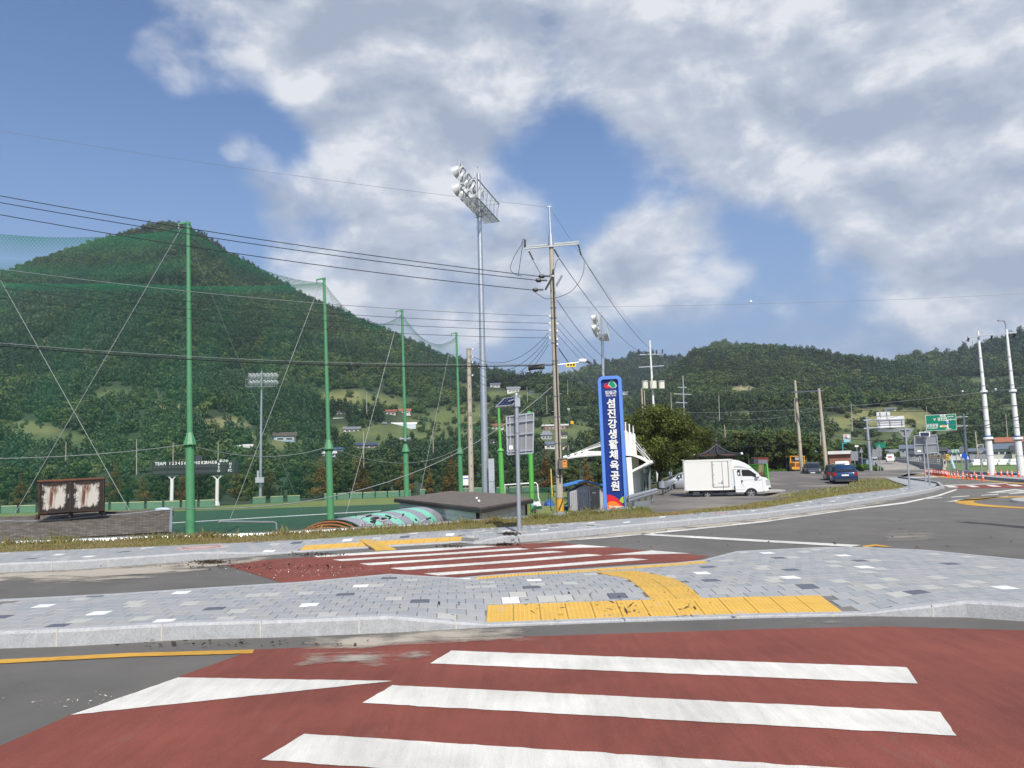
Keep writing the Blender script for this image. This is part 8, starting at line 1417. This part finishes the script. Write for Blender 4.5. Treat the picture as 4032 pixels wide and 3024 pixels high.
# thicket behind the car park and beyond
for i in range(34):
    px = lerp(2760, 3300, (i+rb.random())/34); Y = 140+rb.uniform(0, 26); p = P(px, 1860, Y); c = again(pr[i % 3], 'olive bushy tree in the thicket behind the car park', Vector((p.x, Y, .2)), rb.uniform(0, 6), scale=rb.uniform(.7, 1.15)*(1.0 if px < 3180 else .62)); c['group'] = 'bushy trees behind the car park'
for i in range(30):
    px = lerp(3250, 4250, (i+rb.random())/30); Y = 255+rb.uniform(0, 60); p = P(px, 1820, Y); c = again(pr[i % 3], 'bushy tree behind the houses across the bridge', Vector((p.x, Y, .5)), rb.uniform(0, 6), scale=rb.uniform(.7, 1.2)); c['group'] = 'bushy trees behind the houses across the bridge'
# low hedge at the car park edge, ivy by the bridge
def hedge(name, label, x0, x1, y, Y, h, n, seed):
    a, b = P(x0, y, Y), P(x1, y, Y); r = np.random.default_rng(seed); cs = [(lerp(a.x, b.x, u)+r.uniform(-.3, .3), Y+r.uniform(-.5, .5), lerp(a.z, b.z, u)+h*r.uniform(.2, .7)) for u in np.linspace(0, 1, int((b.x-a.x)/.5)+2)]; V, t_ = leaf_cloud(cs, [h*.7]*len(cs), n, .12, seed, .7); c = a.lerp(b, .5); me = quads_mesh(name, V, t_, M_HEDGE, tuple(c)); o = bpy.data.objects.new(name, me); o.location = c; COL.objects.link(o); _props(o, label, 'hedge')
M_HEDGE = leafmat('hedge_leaves', (.03, .07, .015), (.12, .22, .04)); hedge('hedge', 'low bright green hedge at the back edge of the car park left of the loader', 3020, 3112, 1868, 126, .9, 5000, 2); hedge('hedge', 'low green hedge behind the grey parked car', 3215, 3290, 1858, 126, 1.0, 3600, 3); hedge('hedge', 'bright green creeper patch at the left bridge parapet', 3352, 3455, 1853, 100, .7, 4200, 4)
# ---------------------------------------------------------------- verge grass and litter
def blades(name, pts, hts, mat, w=.012, seed=1):
    r = np.random.default_rng(seed); n = len(pts); a = r.uniform(0, 6.28, n); lean = r.normal(0, .28, (n, 2)); b = np.stack([np.cos(a), np.sin(a), np.zeros(n)], -1)*w*r.uniform(.6, 1.5, n)[:, None]; tip = pts+np.stack([lean[:, 0]*hts, lean[:, 1]*hts, hts], -1); mid = pts+(tip-pts)*.55+np.stack([lean[:, 0]*hts*-.12, lean[:, 1]*hts*-.12, hts*.08], -1)
    V = np.stack([pts-b, pts+b, mid+b*.7, tip], 1).reshape(-1, 3); tint = np.clip(r.normal(.5, .25, n)+.35*fbm(pts[:, 0]*1.1, pts[:, 1]*1.3, 4), 0, 1); me = quads_mesh(name, V, tint, mat); o = bpy.data.objects.new(name, me); COL.objects.link(o); o['kind'] = 'stuff'
m_blade = leafmat('verge_grass_blades', (.26, .19, .085), (.19, .21, .06)); m_blade.node_tree.nodes['Hue/Saturation/Value'].inputs['Value'].default_value = 1
r = np.random.default_rng(8); n = 70000; X_ = r.uniform(sbk[0].x+2, gl[-1].x+.4, n); T_ = r.uniform(0, 1, n)**.9; bx = np.interp(X_, [p.x for p in sbk[:10]], [p.y for p in sbk[:10]]); gx = np.interp(X_, [p.x for p in gl], [p.y for p in gl]); Y_ = bx-.15+(gx+.25-bx)*T_; dn = fbm(X_*1.7, Y_*1.9, 2); k = dn+r.normal(0, .7, n) > -1.0; k &= ~((T_ < .1) & (r.uniform(0, 1, n) < .5)); gzz = np.interp(X_, [p.x for p in gl], [p.z for p in gl]); pts = np.stack([X_, Y_, zb-.03+(gzz-.08-zb)*T_], -1)[k]; hts = (.03+.055*r.uniform(0, 1, n)**1.6+.04*np.clip(dn, 0, 1)*T_)[k]*(1+.9*(T_[k] > .75))*(1+.9*(r.uniform(0, 1, k.sum()) < .02)); blades('verge_grass', pts, hts, m_blade, .011, 1)
n = 52000; X_ = r.uniform(gl[-1].x-.3, sbk[8].x+1, n); T_ = r.uniform(0, 1, n); bx = np.interp(X_, [p.x for p in sbk[:10]], [p.y for p in sbk[:10]]); wd = np.interp((X_-gl[-1].x)/12, [0, 1], [1.5, 6.5]); Y_ = bx-.12+wd*T_; dn = fbm(X_*.9, Y_*.7, 5)+.8*(1-T_)*1.2-.3; k = dn+r.normal(0, .5, n) > .1*(X_ < 12); zz = np.array([lerp(zb-.03, min(zb-.03, lotz(lot_front(x))), t*t) for x, t in zip(X_, T_)]); pts = np.stack([X_, Y_, zz], -1)[k]; blades('verge_grass', pts, (.05+.09*r.uniform(0, 1, k.sum())**1.5), m_blade, .017, 2)
tg = [G(x, y, .1) for x, y in tong]; xs_, ys_ = [p.x for p in tg], [p.y for p in tg]; n = 60000; X_ = r.uniform(min(xs_), max(xs_), n); Y_ = r.uniform(min(ys_), max(ys_), n); k = np.array([inpoly(a, b, tg) for a, b in zip(X_, Y_)]); pts = np.stack([X_, Y_, np.full(n, .09)], -1)[k]; m_blade2 = leafmat('corner_grass_blades', (.24, .2, .08), (.19, .215, .06)); m_blade2.node_tree.nodes['Hue/Saturation/Value'].inputs['Value'].default_value = 1; blades('corner_grass', pts, .06+.09*r.uniform(0, 1, k.sum())**1.5, m_blade2, .03, 3)
def litter(cx_, cy_, rx, ry, n, seed, z=.02, col=(.07, .045, .03), size=.035, name='leaf_litter'):
    r = np.random.default_rng(seed); u = r.normal(0, .45, (n, 2)); P0 = []
    for a, b in u: p = G(cx_+a*rx, cy_+b*ry, z); P0.append((p.x, p.y, z+abs(r.normal(0, .012))))
    p = np.array(P0); a = r.uniform(0, 6.28, n); s = size*r.uniform(.4, 1.5, n)[:, None]; t_ = np.stack([np.cos(a), np.sin(a), r.normal(0, .35, n)], -1)*s; b_ = np.stack([-np.sin(a), np.cos(a), r.normal(0, .35, n)], -1)*s*.4; V = np.stack([p-t_, p-b_, p+t_, p+b_], 1).reshape(-1, 3); mt = _mats.get(name) or leafmat(name, tuple(c*.6 for c in col), tuple(min(1, c*1.8) for c in col)); me = quads_mesh(name, V, r.uniform(0, 1, n), mt); o = bpy.data.objects.new(name, me); COL.objects.link(o); o['kind'] = 'stuff'
litter(835, 2213, 85, 7, 420, 1, .03, size=.028); litter(1250, 2184, 110, 6, 220, 2, .02, size=.028); litter(1775, 2151, 60, 5, 140, 3, .02, size=.028); litter(2005, 2102, 36, 4, 260, 4, .19); litter(1990, 2144, 60, 4, 200, 5, .02); litter(2100, 2100, 2600, 70, 120, 6, .02, size=.04); litter(1000, 2230, 500, 12, 150, 8, .02)
litter(2400, 2360, 900, 60, 24, 9, .15, size=.03); litter(1000, 2535, 900, 16, 50, 10, .02, size=.03); litter(2550, 2400, 500, 40, 22, 11, .12, size=.035); litter(1220, 2250, 330, 22, 240, 12, .012, (.55, .5, .42), .012, 'pale_grit'); litter(1900, 2245, 800, 22, 90, 13, .012, (.55, .5, .42), .012, 'pale_grit'); litter(300, 2760, 300, 40, 40, 14, .012, (.6, .58, .52), .010, 'pale_grit'); litter(2300, 2330, 900, 55, 160, 15, .16, (.6, .58, .52), .010, 'pale_grit')
# ---------------------------------------------------------------- thin haze over the valley
def haze():
    mb = MB().box((0, 0, 205), (6700, 6700, 420)); m = bpy.data.materials.new('thin_haze'); m.use_nodes = True; t = m.node_tree; t.nodes.clear(); o = N(t, 'ShaderNodeOutputMaterial'); v = N(t, 'ShaderNodeVolumePrincipled'); v.inputs['Color'].default_value = (.72, .82, 1, 1); v.inputs['Density'].default_value = .00013; v.inputs['Anisotropy'].default_value = .1; L(t, v.outputs[0], o.inputs['Volume']); m.cycles.homogeneous_volume = True
    h_ = bpy.data.objects.new('haze', mb.mesh('haze', m)); COL.objects.link(h_); h_['kind'] = 'stuff'
haze()
